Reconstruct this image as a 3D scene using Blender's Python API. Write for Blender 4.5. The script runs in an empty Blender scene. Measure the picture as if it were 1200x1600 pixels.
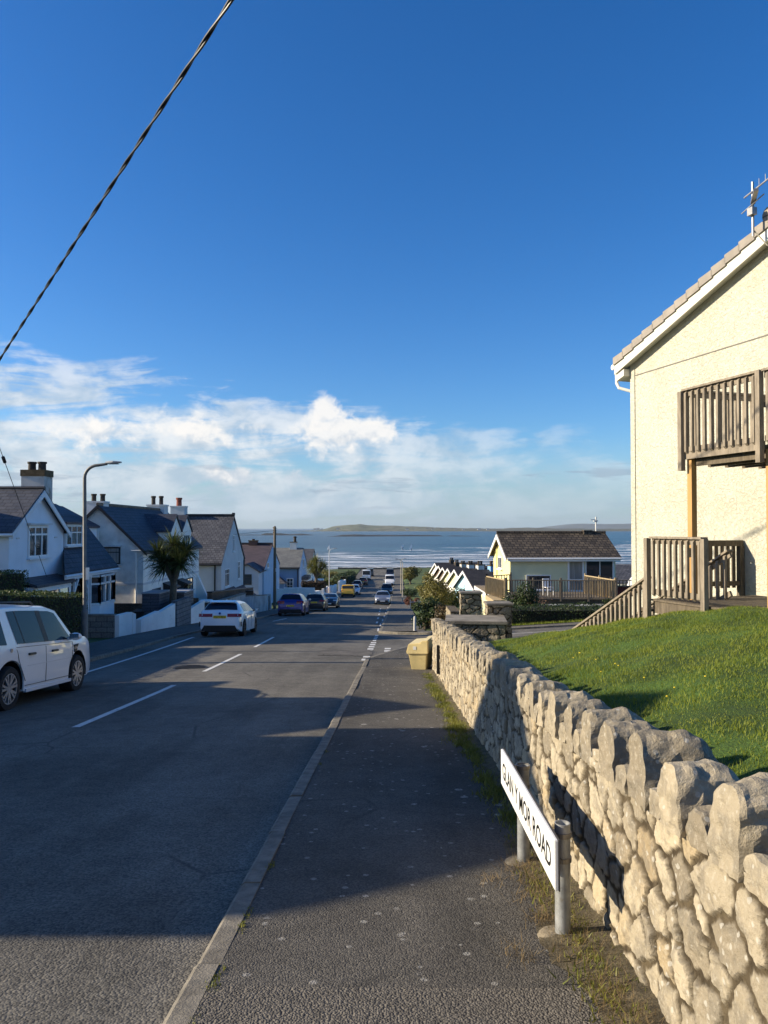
import bpy, bmesh, math, random
import numpy as np
from mathutils import Vector, Matrix, noise
R = math.radians
random.seed(7)
rng = np.random.default_rng(11)
scene = bpy.context.scene
COL = scene.collection

# ---------------------------------------------------------------- camera
cam_d = bpy.data.cameras.new("Camera")
cam = bpy.data.objects.new("Camera", cam_d)
COL.objects.link(cam)
cam_d.sensor_fit = 'VERTICAL'
cam_d.sensor_height = 36.0
cam_d.lens = 1180 / 1600 * 36
cam_d.clip_start = 0.05
cam_d.clip_end = 90000
cam.location = (0, 0, 1.5)
cam.rotation_euler = (R(90 + 1.262), 0, 0)
scene.camera = cam

# ---------------------------------------------------------------- light
SUN_EL = 21.5
TO_SUN = Vector((-1.0, -0.03, 0)).normalized() * math.cos(R(SUN_EL)) + Vector((0, 0, math.sin(R(SUN_EL))))
sun_d = bpy.data.lights.new("Sun", 'SUN')
sun_d.energy = 5.0
sun_d.angle = R(0.5)
sun_d.color = (1.0, 0.86, 0.64)
sun = bpy.data.objects.new("Sun", sun_d)
COL.objects.link(sun)
sun.rotation_euler = (-TO_SUN).to_track_quat('-Z', 'Y').to_euler()
sun.location = (-30, 0, 30)

scene.view_settings.view_transform = 'Standard'
scene.view_settings.look = 'None'
scene.view_settings.exposure = 0.76
scene.view_settings.gamma = 1.0


class NT:
    """small helper to write node trees"""
    def __init__(s, tree):
        s.t = tree
        tree.nodes.clear()

    def n(s, typ, **kw):
        nd = s.t.nodes.new(typ)
        for k, v in kw.items():
            setattr(nd, k, v)
        return nd

    def put(s, sock, v):
        if v is None:
            return
        if isinstance(v, bpy.types.NodeSocket):
            s.t.links.new(v, sock)
        elif isinstance(v, (tuple, list)):
            if len(v) == 3 and sock.type == 'RGBA':
                v = (*v, 1)
            sock.default_value = v
        else:
            sock.default_value = v

    def m(s, op, a, b=None, c=None, clamp=False):
        nd = s.n('ShaderNodeMath', operation=op, use_clamp=clamp)
        for i, v in enumerate((a, b, c)):
            s.put(nd.inputs[i], v)
        return nd.outputs[0]

    def mix(s, f, a, b, mode='MIX'):
        nd = s.n('ShaderNodeMix', data_type='RGBA', blend_type=mode)
        s.put(nd.inputs[0], f); s.put(nd.inputs[6], a); s.put(nd.inputs[7], b)
        return nd.outputs[2]

    def step(s, v, lo, hi):
        nd = s.n('ShaderNodeMapRange', interpolation_type='SMOOTHSTEP')
        s.put(nd.inputs[0], v); s.put(nd.inputs[1], lo); s.put(nd.inputs[2], hi)
        return nd.outputs[0]

    def noise(s, vec, scale, detail=4, rough=0.55, dist=0.0):
        nd = s.n('ShaderNodeTexNoise')
        s.put(nd.inputs['Vector'], vec)
        nd.inputs['Scale'].default_value = scale
        nd.inputs['Detail'].default_value = detail
        nd.inputs['Roughness'].default_value = rough
        nd.inputs['Distortion'].default_value = dist
        return nd.outputs[0]

    def vor(s, vec, scale, feat='F1'):
        nd = s.n('ShaderNodeTexVoronoi', feature=feat)
        s.put(nd.inputs['Vector'], vec)
        nd.inputs['Scale'].default_value = scale
        return nd

    def scalev(s, vec, sc, loc=(0, 0, 0)):
        nd = s.n('ShaderNodeMapping')
        s.put(nd.inputs['Vector'], vec)
        nd.inputs['Scale'].default_value = sc
        nd.inputs['Location'].default_value = loc
        return nd.outputs[0]

    def comb(s, x, y, z):
        nd = s.n('ShaderNodeCombineXYZ')
        for i, v in enumerate((x, y, z)):
            s.put(nd.inputs[i], v)
        return nd.outputs[0]


# ---------------------------------------------------------------- world: clear sky with a low bank of cloud
world = bpy.data.worlds.new("World")
scene.world = world
world.use_nodes = True
W = NT(world.node_tree)
wo = W.n('ShaderNodeOutputWorld')
bg = W.n('ShaderNodeBackground')
W.t.links.new(bg.outputs[0], wo.inputs[0])
bg.inputs[1].default_value = 0.095
sky = W.n('ShaderNodeTexSky', sky_type='NISHITA')
sky.sun_disc = False
sky.sun_elevation = R(SUN_EL)
sky.sun_rotation = math.atan2(TO_SUN.x, TO_SUN.y)
sky.altitude = 20
sky.air_density = 1.0
sky.dust_density = 0.6
sky.ozone_density = 2.2
tc = W.n('ShaderNodeTexCoord')
sep = W.n('ShaderNodeSeparateXYZ')
W.t.links.new(tc.outputs['Generated'], sep.inputs[0])
X, Y, Z = sep.outputs
hor = W.m('SQRT', W.m('ADD', W.m('ADD', W.m('MULTIPLY', X, X), W.m('MULTIPLY', Y, Y)), 1e-4))
el = W.m('DIVIDE', Z, hor)
az = W.m('ARCTAN2', X, Y)
skyc = sky.outputs[0]
hs = W.n('ShaderNodeHueSaturation')
hs.inputs['Saturation'].default_value = 1.36
hs.inputs['Value'].default_value = 1.0
W.put(hs.inputs['Color'], skyc)
tint = W.mix(1.0, hs.outputs[0], (0.62, 0.82, 1.08), 'MULTIPLY')
# streaky veil
p = W.comb(W.m('MULTIPLY', az, 5.0), W.m('MULTIPLY', el, 22.0), 3.1)
warp = W.noise(p, 0.8, 3, 0.5)
p2 = W.comb(W.m('ADD', W.m('MULTIPLY', az, 5.5), W.m('MULTIPLY', warp, 1.6)),
            W.m('ADD', W.m('MULTIPLY', el, 30.0), W.m('MULTIPLY', az, -2.5)), W.m('MULTIPLY', warp, 1.2))
veil = W.noise(p2, 1.0, 8, 0.62, 0.5)
puff = W.noise(W.comb(W.m('MULTIPLY', az, 16.0), W.m('MULTIPLY', el, 26.0), 9.0), 1.0, 8, 0.56, 0.25)
# the bank reaches higher on the left than on the right
top = W.m('MULTIPLY_ADD', az, -0.16, 0.175)
rel = W.m('DIVIDE', el, W.m('MAXIMUM', top, 0.05))
band = W.m('MULTIPLY', W.step(rel, 1.35, 0.55), W.step(el, -0.03, 0.035))
thin = W.m('MULTIPLY', band, W.step(az, 0.30, -0.12))
cov = W.step(W.m('ADD', W.m('MULTIPLY', veil, 0.75), W.m('MULTIPLY', puff, 0.4)), W.m('MULTIPLY_ADD', band, -0.44, 0.86), W.m('MULTIPLY_ADD', band, -0.36, 0.98))
cov = W.m('MULTIPLY', cov, W.m('MULTIPLY_ADD', thin, 0.6, W.m('MULTIPLY', band, 0.4)))
shade = W.step(puff, 0.34, 0.66)
ccol = W.mix(shade, (3.1, 3.8, 4.5), (5.6, 5.75, 5.85))
s1 = W.mix(W.m('MULTIPLY', cov, 0.88), tint, ccol)
# haze band just over the horizon
s1 = W.mix(W.m('MULTIPLY', W.step(el, 0.13, 0.0), 0.66), s1, (2.5, 3.4, 4.3))
# puffy heaps standing in the bank: (az, el, rx, ry)
heap = None
for (a0, e0, rx, ry) in ((-0.062, 0.128, 0.075, 0.040), (-0.078, 0.155, 0.030, 0.032), (-0.015, 0.132, 0.050, 0.025), (-0.115, 0.066, 0.026, 0.018), (-0.25, 0.13, 0.09, 0.03), (-0.36, 0.12, 0.08, 0.03), (-0.20, 0.07, 0.05, 0.02)):
    dx = W.m('DIVIDE', W.m('SUBTRACT', az, a0), rx)
    dy = W.m('DIVIDE', W.m('SUBTRACT', el, e0), ry)
    d = W.m('SUBTRACT', 1.0, W.m('SQRT', W.m('ADD', W.m('MULTIPLY', dx, dx), W.m('MULTIPLY', dy, dy))))
    d = W.m('MULTIPLY', d, 1.0 if a0 > -0.11 else 0.62)
    heap = d if heap is None else W.m('MAXIMUM', heap, d)
hn = W.noise(W.comb(W.m('MULTIPLY', az, 34.0), W.m('MULTIPLY', el, 40.0), 1.7), 1.0, 7, 0.58, 0.3)
hn2 = W.noise(W.comb(W.m('MULTIPLY', az, 34.0), W.m('ADD', W.m('MULTIPLY', el, 40.0), 0.45), 1.7), 1.0, 4, 0.55, 0.3)
hm = W.step(W.m('ADD', heap, W.m('MULTIPLY_ADD', hn, 1.7, -0.98)), -0.06, 0.46)
hl = W.step(W.m('ADD', W.m('MULTIPLY', W.m('SUBTRACT', hn, hn2), 2.2), W.m('MULTIPLY', W.m('SUBTRACT', el, 0.11), 9.0)), -0.55, 0.35)
hcol = W.mix(hl, (3.8, 4.25, 4.8), (6.4, 6.2, 5.95))
s1 = W.mix(W.m('MULTIPLY', hm, 0.9), s1, hcol)
# a few grey scraps low on the right
gr = W.noise(W.comb(W.m('MULTIPLY', az, 9.0), W.m('MULTIPLY', el, 60.0), 5.5), 1.0, 6, 0.55, 0.3)
gm = W.m('MULTIPLY', W.step(gr, 0.56, 0.66), W.m('MULTIPLY', W.step(el, 0.012, 0.04), W.step(el, 0.095, 0.07)))
s1 = W.mix(W.m('MULTIPLY', gm, 0.5), s1, (1.9, 2.45, 3.2))
W.put(bg.inputs[0], s1)


# ---------------------------------------------------------------- materials
MATS = {}


def mat(name, color, rough=0.8, var=0.12, vscale=3.0, bump=0.0, bscale=40.0, metal=0.0, spec=0.4, coat=0.0, dirt=None, uvmode=False, stretch=None):
    if name in MATS:
        return MATS[name]
    m = bpy.data.materials.new(name)
    m.use_nodes = True
    T = NT(m.node_tree)
    out = T.n('ShaderNodeOutputMaterial')
    b = T.n('ShaderNodeBsdfPrincipled')
    T.t.links.new(b.outputs[0], out.inputs[0])
    tcn = T.n('ShaderNodeTexCoord')
    co = tcn.outputs['UV'] if uvmode else tcn.outputs['Object']
    if stretch:
        co = T.scalev(co, stretch)
    c = None
    if var > 0:
        nz = T.noise(co, vscale, 6, 0.6)
        f = T.step(nz, 0.3, 0.7)
        lo = tuple(x * (1 - var) for x in color)
        hi = tuple(min(1, x * (1 + var)) for x in color)
        c = T.mix(f, lo, hi)
    else:
        c = (*color, 1)
    if dirt:
        nz2 = T.noise(co, dirt[1], 7, 0.65, 0.4)
        c = T.mix(T.m('MULTIPLY', T.step(nz2, dirt[2], dirt[2] + 0.15), dirt[3]), c, dirt[0])
    T.put(b.inputs['Base Color'], c)
    b.inputs['Roughness'].default_value = rough
    b.inputs['Metallic'].default_value = metal
    b.inputs['Specular IOR Level'].default_value = spec
    b.inputs['Coat Weight'].default_value = coat
    if bump > 0:
        bn = T.n('ShaderNodeBump')
        bn.inputs['Strength'].default_value = 1.0
        bn.inputs['Distance'].default_value = bump
        T.put(bn.inputs['Height'], T.noise(co, bscale, 5, 0.6))
        T.t.links.new(bn.outputs[0], b.inputs['Normal'])
    MATS[name] = m
    return m


def mat_tiles(name, c1, c2, tw, th, gap=0.012, rough=0.65, bump=0.012, moss=None, mort=None):
    """slates / tiles / blocks on metre UVs"""
    if name in MATS:
        return MATS[name]
    m = bpy.data.materials.new(name)
    m.use_nodes = True
    T = NT(m.node_tree)
    out = T.n('ShaderNodeOutputMaterial')
    b = T.n('ShaderNodeBsdfPrincipled')
    T.t.links.new(b.outputs[0], out.inputs[0])
    co = T.n('ShaderNodeTexCoord').outputs['UV']
    br = T.n('ShaderNodeTexBrick')
    br.offset = 0.5
    T.put(br.inputs['Vector'], co)
    br.inputs['Scale'].default_value = 1.0
    br.inputs['Brick Width'].default_value = tw
    br.inputs['Row Height'].default_value = th
    br.inputs['Mortar Size'].default_value = gap
    br.inputs['Mortar Smooth'].default_value = 0.2
    br.inputs['Bias'].default_value = 0.0
    T.put(br.inputs['Color1'], c1); T.put(br.inputs['Color2'], c2)
    T.put(br.inputs['Mortar'], mort or tuple(x * 0.45 for x in c1))
    nz = T.noise(co, 0.7, 6, 0.6)
    c = T.mix(1.0, br.outputs[0], T.mix(T.step(nz, 0.25, 0.75), (0.72, 0.72, 0.74), (1.2, 1.18, 1.15)), 'MULTIPLY')
    nf = T.noise(co, 16, 4, 0.6)
    c = T.mix(1.0, c, T.mix(T.step(nf, 0.3, 0.7), (0.8, 0.8, 0.8), (1.18, 1.18, 1.18)), 'MULTIPLY')
    if moss:
        nm = T.noise(co, moss[1], 7, 0.68)
        c = T.mix(T.m('MULTIPLY', T.step(nm, moss[2], moss[2] + 0.12), 0.75), c, moss[0])
    T.put(b.inputs['Base Color'], c)
    b.inputs['Roughness'].default_value = rough
    b.inputs['Specular IOR Level'].default_value = 0.35
    # each course leans out a little towards its lower edge
    sp = T.n('ShaderNodeSeparateXYZ'); T.put(sp.inputs[0], co)
    fr = T.m('FRACT', T.m('DIVIDE', sp.outputs[1], th))
    h = T.m('ADD', T.m('MULTIPLY', T.m('SUBTRACT', 1.0, fr), 0.7), T.m('ADD', T.m('MULTIPLY', br.outputs[1], -0.8), T.m('MULTIPLY', nf, 0.25)))
    bn = T.n('ShaderNodeBump')
    bn.inputs['Distance'].default_value = bump
    T.put(bn.inputs['Height'], h)
    T.t.links.new(bn.outputs[0], b.inputs['Normal'])
    MATS[name] = m
    return m


def mat_glass(name, color=(0.02, 0.025, 0.03), rough=0.04):
    m = mat(name, color, rough, 0.0, spec=0.9)
    return m


def mat_leaf(name, c1, c2, trans=0.25, scale=2.5, rough=0.5):
    if name in MATS:
        return MATS[name]
    m = bpy.data.materials.new(name)
    m.use_nodes = True
    T = NT(m.node_tree)
    out = T.n('ShaderNodeOutputMaterial')
    b = T.n('ShaderNodeBsdfPrincipled')
    co = T.n('ShaderNodeTexCoord').outputs['Object']
    f = T.step(T.noise(co, scale, 5, 0.65), 0.3, 0.7)
    rnd = T.n('ShaderNodeAttribute', attribute_name='tone')
    f2 = T.m('MULTIPLY_ADD', rnd.outputs['Fac'], 0.55, T.m('MULTIPLY', f, 0.6), clamp=True)
    c = T.mix(f2, c1, c2)
    T.put(b.inputs['Base Color'], c)
    b.inputs['Roughness'].default_value = rough
    b.inputs['Specular IOR Level'].default_value = 0.3
    tr = T.n('ShaderNodeBsdfTranslucent')
    T.put(tr.inputs[0], c)
    mx = T.n('ShaderNodeMixShader')
    mx.inputs[0].default_value = trans
    T.t.links.new(b.outputs[0], mx.inputs[1]); T.t.links.new(tr.outputs[0], mx.inputs[2])
    T.t.links.new(mx.outputs[0], out.inputs[0])
    MATS[name] = m
    return m


# ---------------------------------------------------------------- mesh helpers
class MB:
    """collects shapes; build() links them as ONE mesh object. Coordinates are local to the parent."""
    def __init__(s):
        s.v = []; s.f = []

    def add(s, vs, fs):
        o = len(s.v)
        s.v += [tuple(map(float, p)) for p in vs]
        s.f += [tuple(i + o for i in f) for f in fs]
        return s

    def box(s, x0, x1, y0, y1, z0, z1):
        if x0 > x1: x0, x1 = x1, x0
        if y0 > y1: y0, y1 = y1, y0
        if z0 > z1: z0, z1 = z1, z0
        vs = [(x, y, z) for x in (x0, x1) for y in (y0, y1) for z in (z0, z1)]
        return s.add(vs, [(0, 1, 3, 2), (4, 6, 7, 5), (0, 4, 5, 1), (2, 3, 7, 6), (0, 2, 6, 4), (1, 5, 7, 3)])

    def obox(s, c, r, n, u, sr, sn, su):
        """box centred at c with axes r, n, u and full sizes"""
        c, r, n, u = map(Vector, (c, r, n, u))
        vs = [c + r * (a * sr / 2) + n * (b * sn / 2) + u * (d * su / 2) for a in (-1, 1) for b in (-1, 1) for d in (-1, 1)]
        return s.add(vs, [(0, 1, 3, 2), (4, 6, 7, 5), (0, 4, 5, 1), (2, 3, 7, 6), (0, 2, 6, 4), (1, 5, 7, 3)])

    def bar(s, p0, p1, w, h, up=(0, 0, 1)):
        p0, p1 = Vector(p0), Vector(p1)
        d = (p1 - p0)
        L = d.length
        d.normalize()
        sd = d.cross(Vector(up))
        if sd.length < 1e-4:
            sd = Vector((1, 0, 0))
        sd.normalize()
        u = sd.cross(d).normalized()
        return s.obox((p0 + p1) / 2, d, sd, u, L, w, h)

    def prism(s, poly, ext):
        """polygon (3D points, planar) extruded by vector ext"""
        n = len(poly)
        e = Vector(ext)
        vs = [Vector(p) for p in poly] + [Vector(p) + e for p in poly]
        fs = [tuple(range(n))[::-1], tuple(range(n, 2 * n))]
        fs += [(i, (i + 1) % n, n + (i + 1) % n, n + i) for i in range(n)]
        return s.add(vs, fs)

    def cyl(s, p0, p1, r0, r1=None, n=12, cap=True):
        r1 = r0 if r1 is None else r1
        p0, p1 = Vector(p0), Vector(p1)
        d = (p1 - p0).normalized()
        a = d.orthogonal().normalized()
        b = d.cross(a)
        vs = []
        for p, r in ((p0, r0), (p1, r1)):
            for i in range(n):
                t = 2 * math.pi * i / n
                vs.append(p + a * (r * math.cos(t)) + b * (r * math.sin(t)))
        fs = [(i, (i + 1) % n, n + (i + 1) % n, n + i) for i in range(n)]
        if cap:
            fs += [tuple(range(n))[::-1], tuple(range(n, 2 * n))]
        return s.add(vs, fs)

    def tube(s, pts, rads, n=8):
        pts = [Vector(p) for p in pts]
        if not hasattr(rads, '__len__'):
            rads = [rads] * len(pts)
        vs = []; fs = []
        a = None
        for i, p in enumerate(pts):
            d = (pts[min(i + 1, len(pts) - 1)] - pts[max(i - 1, 0)]).normalized()
            a = d.orthogonal().normalized() if a is None else (a - d * a.dot(d)).normalized()
            b = d.cross(a)
            for k in range(n):
                t = 2 * math.pi * k / n
                vs.append(p + a * (rads[i] * math.cos(t)) + b * (rads[i] * math.sin(t)))
        for i in range(len(pts) - 1):
            for k in range(n):
                fs.append((i * n + k, i * n + (k + 1) % n, (i + 1) * n + (k + 1) % n, (i + 1) * n + k))
        fs += [tuple(range(n))[::-1], tuple(range((len(pts) - 1) * n, len(pts) * n))]
        return s.add(vs, fs)

    def lathe(s, prof, c, axis=(0, 0, 1), n=24):
        """prof: (radius, height along axis)"""
        ax = Vector(axis).normalized(); c = Vector(c)
        a = ax.orthogonal().normalized(); b = ax.cross(a)
        vs = []; fs = []
        for (r, h) in prof:
            for k in range(n):
                t = 2 * math.pi * k / n
                vs.append(c + ax * h + a * (r * math.cos(t)) + b * (r * math.sin(t)))
        for i in range(len(prof) - 1):
            for k in range(n):
                fs.append((i * n + k, i * n + (k + 1) % n, (i + 1) * n + (k + 1) % n, (i + 1) * n + k))
        return s.add(vs, fs)

    def build(s, name, m, parent=None, smooth=None, off=None, bevel=0.0):
        me = bpy.data.meshes.new(name)
        vs = s.v if off is None else [(a - off[0], b - off[1], c - off[2]) for a, b, c in s.v]
        me.from_pydata(vs, [], s.f)
        bm = bmesh.new(); bm.from_mesh(me)
        bmesh.ops.recalc_face_normals(bm, faces=bm.faces)
        if bevel > 0:
            bmesh.ops.bevel(bm, geom=[e for e in bm.edges if e.calc_face_angle(0) > 0.6], offset=bevel, segments=2, affect='EDGES', clamp_overlap=True)
        uvl = bm.loops.layers.uv.new('UVMap')
        for f in bm.faces:
            n = f.normal
            if abs(n.z) > 0.98:
                t = Vector((1, 0, 0)); b = Vector((0, 1, 0))
            else:
                t = Vector((0, 0, 1)).cross(n).normalized(); b = n.cross(t)
            for l in f.loops:
                l[uvl].uv = (l.vert.co.dot(t), l.vert.co.dot(b))
        if smooth is not None:
            for f in bm.faces:
                f.smooth = True
            for e in bm.edges:
                if len(e.link_faces) == 2 and e.calc_face_angle(0) > R(smooth):
                    e.smooth = False
        bm.to_mesh(me); bm.free()
        me.materials.append(m)
        o = bpy.data.objects.new(name, me)
        COL.objects.link(o)
        if parent is not None:
            o.parent = parent
        return o


def np_mesh(name, verts, faces, m, parent=None, tone=None, smooth=False):
    """verts (n,3), faces (k, 3 or 4) arrays"""
    verts = np.asarray(verts, dtype=np.float32); faces = np.asarray(faces, dtype=np.int32)
    me = bpy.data.meshes.new(name)
    k, c = faces.shape
    me.vertices.add(len(verts)); me.vertices.foreach_set('co', verts.ravel())
    me.loops.add(k * c); me.loops.foreach_set('vertex_index', faces.ravel())
    me.polygons.add(k)
    me.polygons.foreach_set('loop_start', np.arange(0, k * c, c, dtype=np.int32))
    me.polygons.foreach_set('use_smooth', np.full(k, smooth, dtype=bool))
    me.update(calc_edges=True)
    if tone is not None:
        at = me.attributes.new('tone', 'FLOAT', 'POINT')
        at.data.foreach_set('value', np.asarray(tone, dtype=np.float32))
    me.materials.append(m)
    o = bpy.data.objects.new(name, me)
    COL.objects.link(o)
    if parent is not None:
        o.parent = parent
    return o


def tag(o, label=None, cat=None, group=None, kind=None):
    if label: o['label'] = label
    if cat: o['category'] = cat
    if group: o['group'] = group
    if kind: o['kind'] = kind
    return o


def thing(name, label, cat, loc=(0, 0, 0), rz=0.0, group=None):
    o = bpy.data.objects.new(name, None)
    COL.objects.link(o)
    o.location = loc
    o.rotation_euler = (0, 0, rz)
    o.empty_display_size = 0.3
    return tag(o, label, cat, group)


def struct(o):
    o['kind'] = 'structure'
    return o


def copy_tree(o, parent=None):
    c = o.copy()
    COL.objects.link(c)
    c.parent = parent
    for ch in list(o.children):
        copy_tree(ch, c)
    return c


# ---------------------------------------------------------------- levels of the street
_ty = np.array([-60, 0, 12, 25, 53, 85, 115, 150, 185, 219, 250, 400.])
_td = np.array([-5.6, 0, 1.2, 2.42, 4.62, 6.95, 8.5, 9.75, 10.45, 10.75, 10.9, 10.9])
_gy = np.arange(-60, 401, 1.0)
_gd = np.interp(_gy, _ty, _td)
_k = np.ones(15) / 15
_gs = np.convolve(np.pad(_gd, 7, mode='edge'), _k, mode='valid')
_gs = np.where(_gy < 9, _gd, _gs)


def G(y):
    """level of the right-hand pavement"""
    return -np.interp(y, _gy, _gs)


def Gf(y):
    return float(G(y))


def XR(y):
    """right kerb line"""
    return -0.85 + 0.018 * y


_ly = [-60, 0, 20, 30, 40, 55, 80, 115, 219, 400]
_lx = [-8.1, -8.1, -8.15, -8.3, -8.4, -7.95, -6.9, -6.3, -4.7, -2]


def XL(y):
    return np.interp(y, _ly, _lx)

# ---------------------------------------------------------------- ground materials
def mat_asphalt(name, c, spots=0.0, agg=140.0, bump=0.006, worn=0.25, big=0.35):
    m = bpy.data.materials.new(name)
    m.use_nodes = True
    T = NT(m.node_tree)
    out = T.n('ShaderNodeOutputMaterial')
    b = T.n('ShaderNodeBsdfPrincipled')
    T.t.links.new(b.outputs[0], out.inputs[0])
    co = T.n('ShaderNodeTexCoord').outputs['Object']
    n1 = T.noise(co, big, 6, 0.62, 0.3)
    n2 = T.noise(co, 4.0, 6, 0.65)
    v = T.vor(co, agg)
    n3 = T.noise(T.scalev(co, (1.5, 0.07, 1.0)), 1.0, 4, 0.6)
    f = T.m('ADD', T.m('MULTIPLY', T.step(n1, 0.34, 0.66), 0.42), T.m('ADD', T.m('MULTIPLY', T.step(n2, 0.3, 0.7), 0.30), T.m('MULTIPLY', T.step(n3, 0.38, 0.62), 0.28)))
    col = T.mix(f, tuple(x * (1 - worn) for x in c), tuple(x * (1 + worn) for x in c))
    grain = T.n('ShaderNodeSeparateColor'); T.put(grain.inputs[0], v.outputs['Color'])
    col = T.mix(1.0, col, T.mix(grain.outputs[0], (0.62, 0.62, 0.62), (1.45, 1.42, 1.36)), 'MULTIPLY')
    # cracks
    cr = T.vor(T.mix(0.08, co, T.n('ShaderNodeTexNoise').outputs['Color']), 0.55, 'DISTANCE_TO_EDGE')
    crm = T.m('MULTIPLY', T.step(cr.outputs['Distance'], 0.012, 0.002), T.step(n1, 0.48, 0.6))
    col = T.mix(T.m('MULTIPLY', crm, 0.6), col, tuple(x * 0.35 for x in c))
    if spots > 0:
        vs = T.vor(co, 4.2)
        sc = T.n('ShaderNodeSeparateColor'); T.put(sc.inputs[0], vs.outputs['Color'])
        dn = T.m('MULTIPLY_ADD', T.noise(co, 30, 3, 0.6), 0.16, vs.outputs['Distance'])
        sm = T.m('MULTIPLY', T.step(T.m('SUBTRACT', dn, T.m('MULTIPLY', sc.outputs[1], 0.12)), 0.14, 0.10), T.step(sc.outputs[0], 0.30, 0.40))
        vs2 = T.vor(co, 11.0)
        sc2 = T.n('ShaderNodeSeparateColor'); T.put(sc2.inputs[0], vs2.outputs['Color'])
        sm2 = T.m('MULTIPLY', T.step(vs2.outputs['Distance'], 0.22, 0.16), T.step(sc2.outputs[0], 0.55, 0.62))
        sm = T.m('MAXIMUM', sm, T.m('MULTIPLY', sm2, 0.7))
        sm = T.m('MULTIPLY', sm, T.step(T.noise(co, 90, 3, 0.7), 0.35, 0.55))
        col = T.mix(T.m('MULTIPLY', sm, spots), col, (0.36, 0.345, 0.31))
    T.put(b.inputs['Base Color'], col)
    b.inputs['Roughness'].default_value = 0.88
    b.inputs['Specular IOR Level'].default_value = 0.25
    bn = T.n('ShaderNodeBump')
    bn.inputs['Distance'].default_value = bump
    h = T.m('ADD', T.m('SUBTRACT', 1.0, v.outputs['Distance']), T.m('MULTIPLY', n2, 1.5))
    T.put(bn.inputs['Height'], h)
    T.t.links.new(bn.outputs[0], b.inputs['Normal'])
    MATS[name] = m
    return m


M_ROAD = mat_asphalt('road_asphalt', (0.127, 0.119, 0.103), 0.0, 85.0, 0.004, 0.42, 0.4)
M_PAVE = mat_asphalt('pavement_asphalt', (0.084, 0.078, 0.068), 1.0, 120.0, 0.004, 0.42, 0.7)
M_CHIP = mat_asphalt('coarse_chippings', (0.118, 0.108, 0.093), 0.0, 105.0, 0.007, 0.2)
M_PAVEL = mat_asphalt('far_pavement', (0.11, 0.104, 0.094), 0.0, 90.0, 0.004)
M_KERB = mat('kerb_concrete', (0.19, 0.17, 0.135), 0.9, 0.3, 9.0, 0.006, 90.0, dirt=((0.11, 0.105, 0.09), 5.0, 0.5, 0.7))
M_MARK = mat('road_paint', (0.62, 0.61, 0.57), 0.75, 0.12, 8.0, 0.003, 120.0, dirt=((0.16, 0.155, 0.15), 7.0, 0.56, 0.75))
M_GRASS = mat('rough_grass', (0.055, 0.085, 0.02), 0.95, 0.5, 0.35, 0.08, 6.0, dirt=((0.09, 0.075, 0.035), 0.4, 0.55, 0.7))
M_LAWN = mat('lawn_turf', (0.05, 0.095, 0.012), 0.95, 0.4, 1.6, 0.03, 45.0, dirt=((0.10, 0.105, 0.022), 0.8, 0.6, 0.5))
M_BEACH = mat('shore_rock', (0.055, 0.048, 0.036), 0.9, 0.5, 0.12, 0.35, 0.5, dirt=((0.16, 0.15, 0.12), 0.09, 0.6, 0.8))


def sheet(name, xs_of_y, ys, zf, m, nx=6):
    """strip between x0(y) and x1(y)"""
    V = []; F = []
    for y in ys:
        x0, x1 = xs_of_y(y)
        for i in range(nx + 1):
            x = x0 + (x1 - x0) * i / nx
            V.append((x, y, zf(x, y)))
    n = nx + 1
    for j in range(len(ys) - 1):
        for i in range(nx):
            F.append((j * n + i, j * n + i + 1, (j + 1) * n + i + 1, (j + 1) * n + i))
    return struct(np_mesh(name, V, F, m, smooth=True))


def rise(x):
    return 0.06 * np.clip(np.asarray(x) - 1.5, 0, 8)


def roadz(x, y):
    xr, xl = XR(y), XL(y)
    t = (xr - x) / (xr - xl)
    t = float(np.clip(t, 0, 1))
    cf = float(np.interp(y, [-10, 14, 30, 400], [-0.16, -0.16, 0.07, 0.07]))
    return Gf(y) - 0.10 + cf * t + 0.05 * math.sin(math.pi * t)


# terrain: one big sheet, lower under the street and the lawn
gx = np.concatenate([np.linspace(-900, -60, 15)[:-1], np.linspace(-60, -20, 17)[:-1], np.linspace(-20, 20, 81)[:-1], np.linspace(20, 60, 17)[:-1], np.linspace(60, 900, 15)])
gy_ = np.concatenate([np.linspace(-60, 230, 146), np.linspace(233, 300, 24)])
GX, GY = np.meshgrid(gx, gy_)
GZ = G(GY) - 0.03
GZ += np.where(GX > 1.5, rise(GX), 0)
inst = (GX > XL(GY) - 2.05) & (GX < XR(GY) + 2.1)
GZ = np.where(inst, GZ - 0.55, GZ)
GZ = np.where((GX > 0.6) & (GY < 36), GZ - 0.6, GZ)
GZ += np.where(np.abs(GX) > 30, np.sin(GX * .05) * 0.5 + np.sin(GY * .07 + GX * .02) * 0.4, 0)
GZ = np.where(GY > 230, GZ - np.clip((GY - 230) / 40, 0, 1.3) ** 0.8 * 4.2, GZ)
nyy, nxx = GX.shape
idx = np.arange(nyy * nxx).reshape(nyy, nxx)
quads = np.stack([idx[:-1, :-1], idx[:-1, 1:], idx[1:, 1:], idx[1:, :-1]], -1).reshape(-1, 4)
struct(np_mesh('ground', np.stack([GX, GY, GZ], -1).reshape(-1, 3), quads, M_GRASS, smooth=True))

ysr = list(np.arange(-40, 40, 1.0)) + list(np.arange(40, 231, 3.0))
sheet('road', lambda y: (XL(y), XR(y)), ysr, roadz, M_ROAD, 10)


def near_edge(x):
    return float(np.interp(x, [-0.5, -0.15, 0.2, 0.9, 2.5, 6, 14, 40], [20.4, 21.9, 23.3, 25.8, 27.3, 28.0, 28.5, 29]))


def far_edge(x):
    return float(np.interp(x, [-0.3, 0.6, 2.5, 6, 14, 40], [34.5, 33.6, 32.8, 32.8, 33.0, 34.0]))


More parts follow.
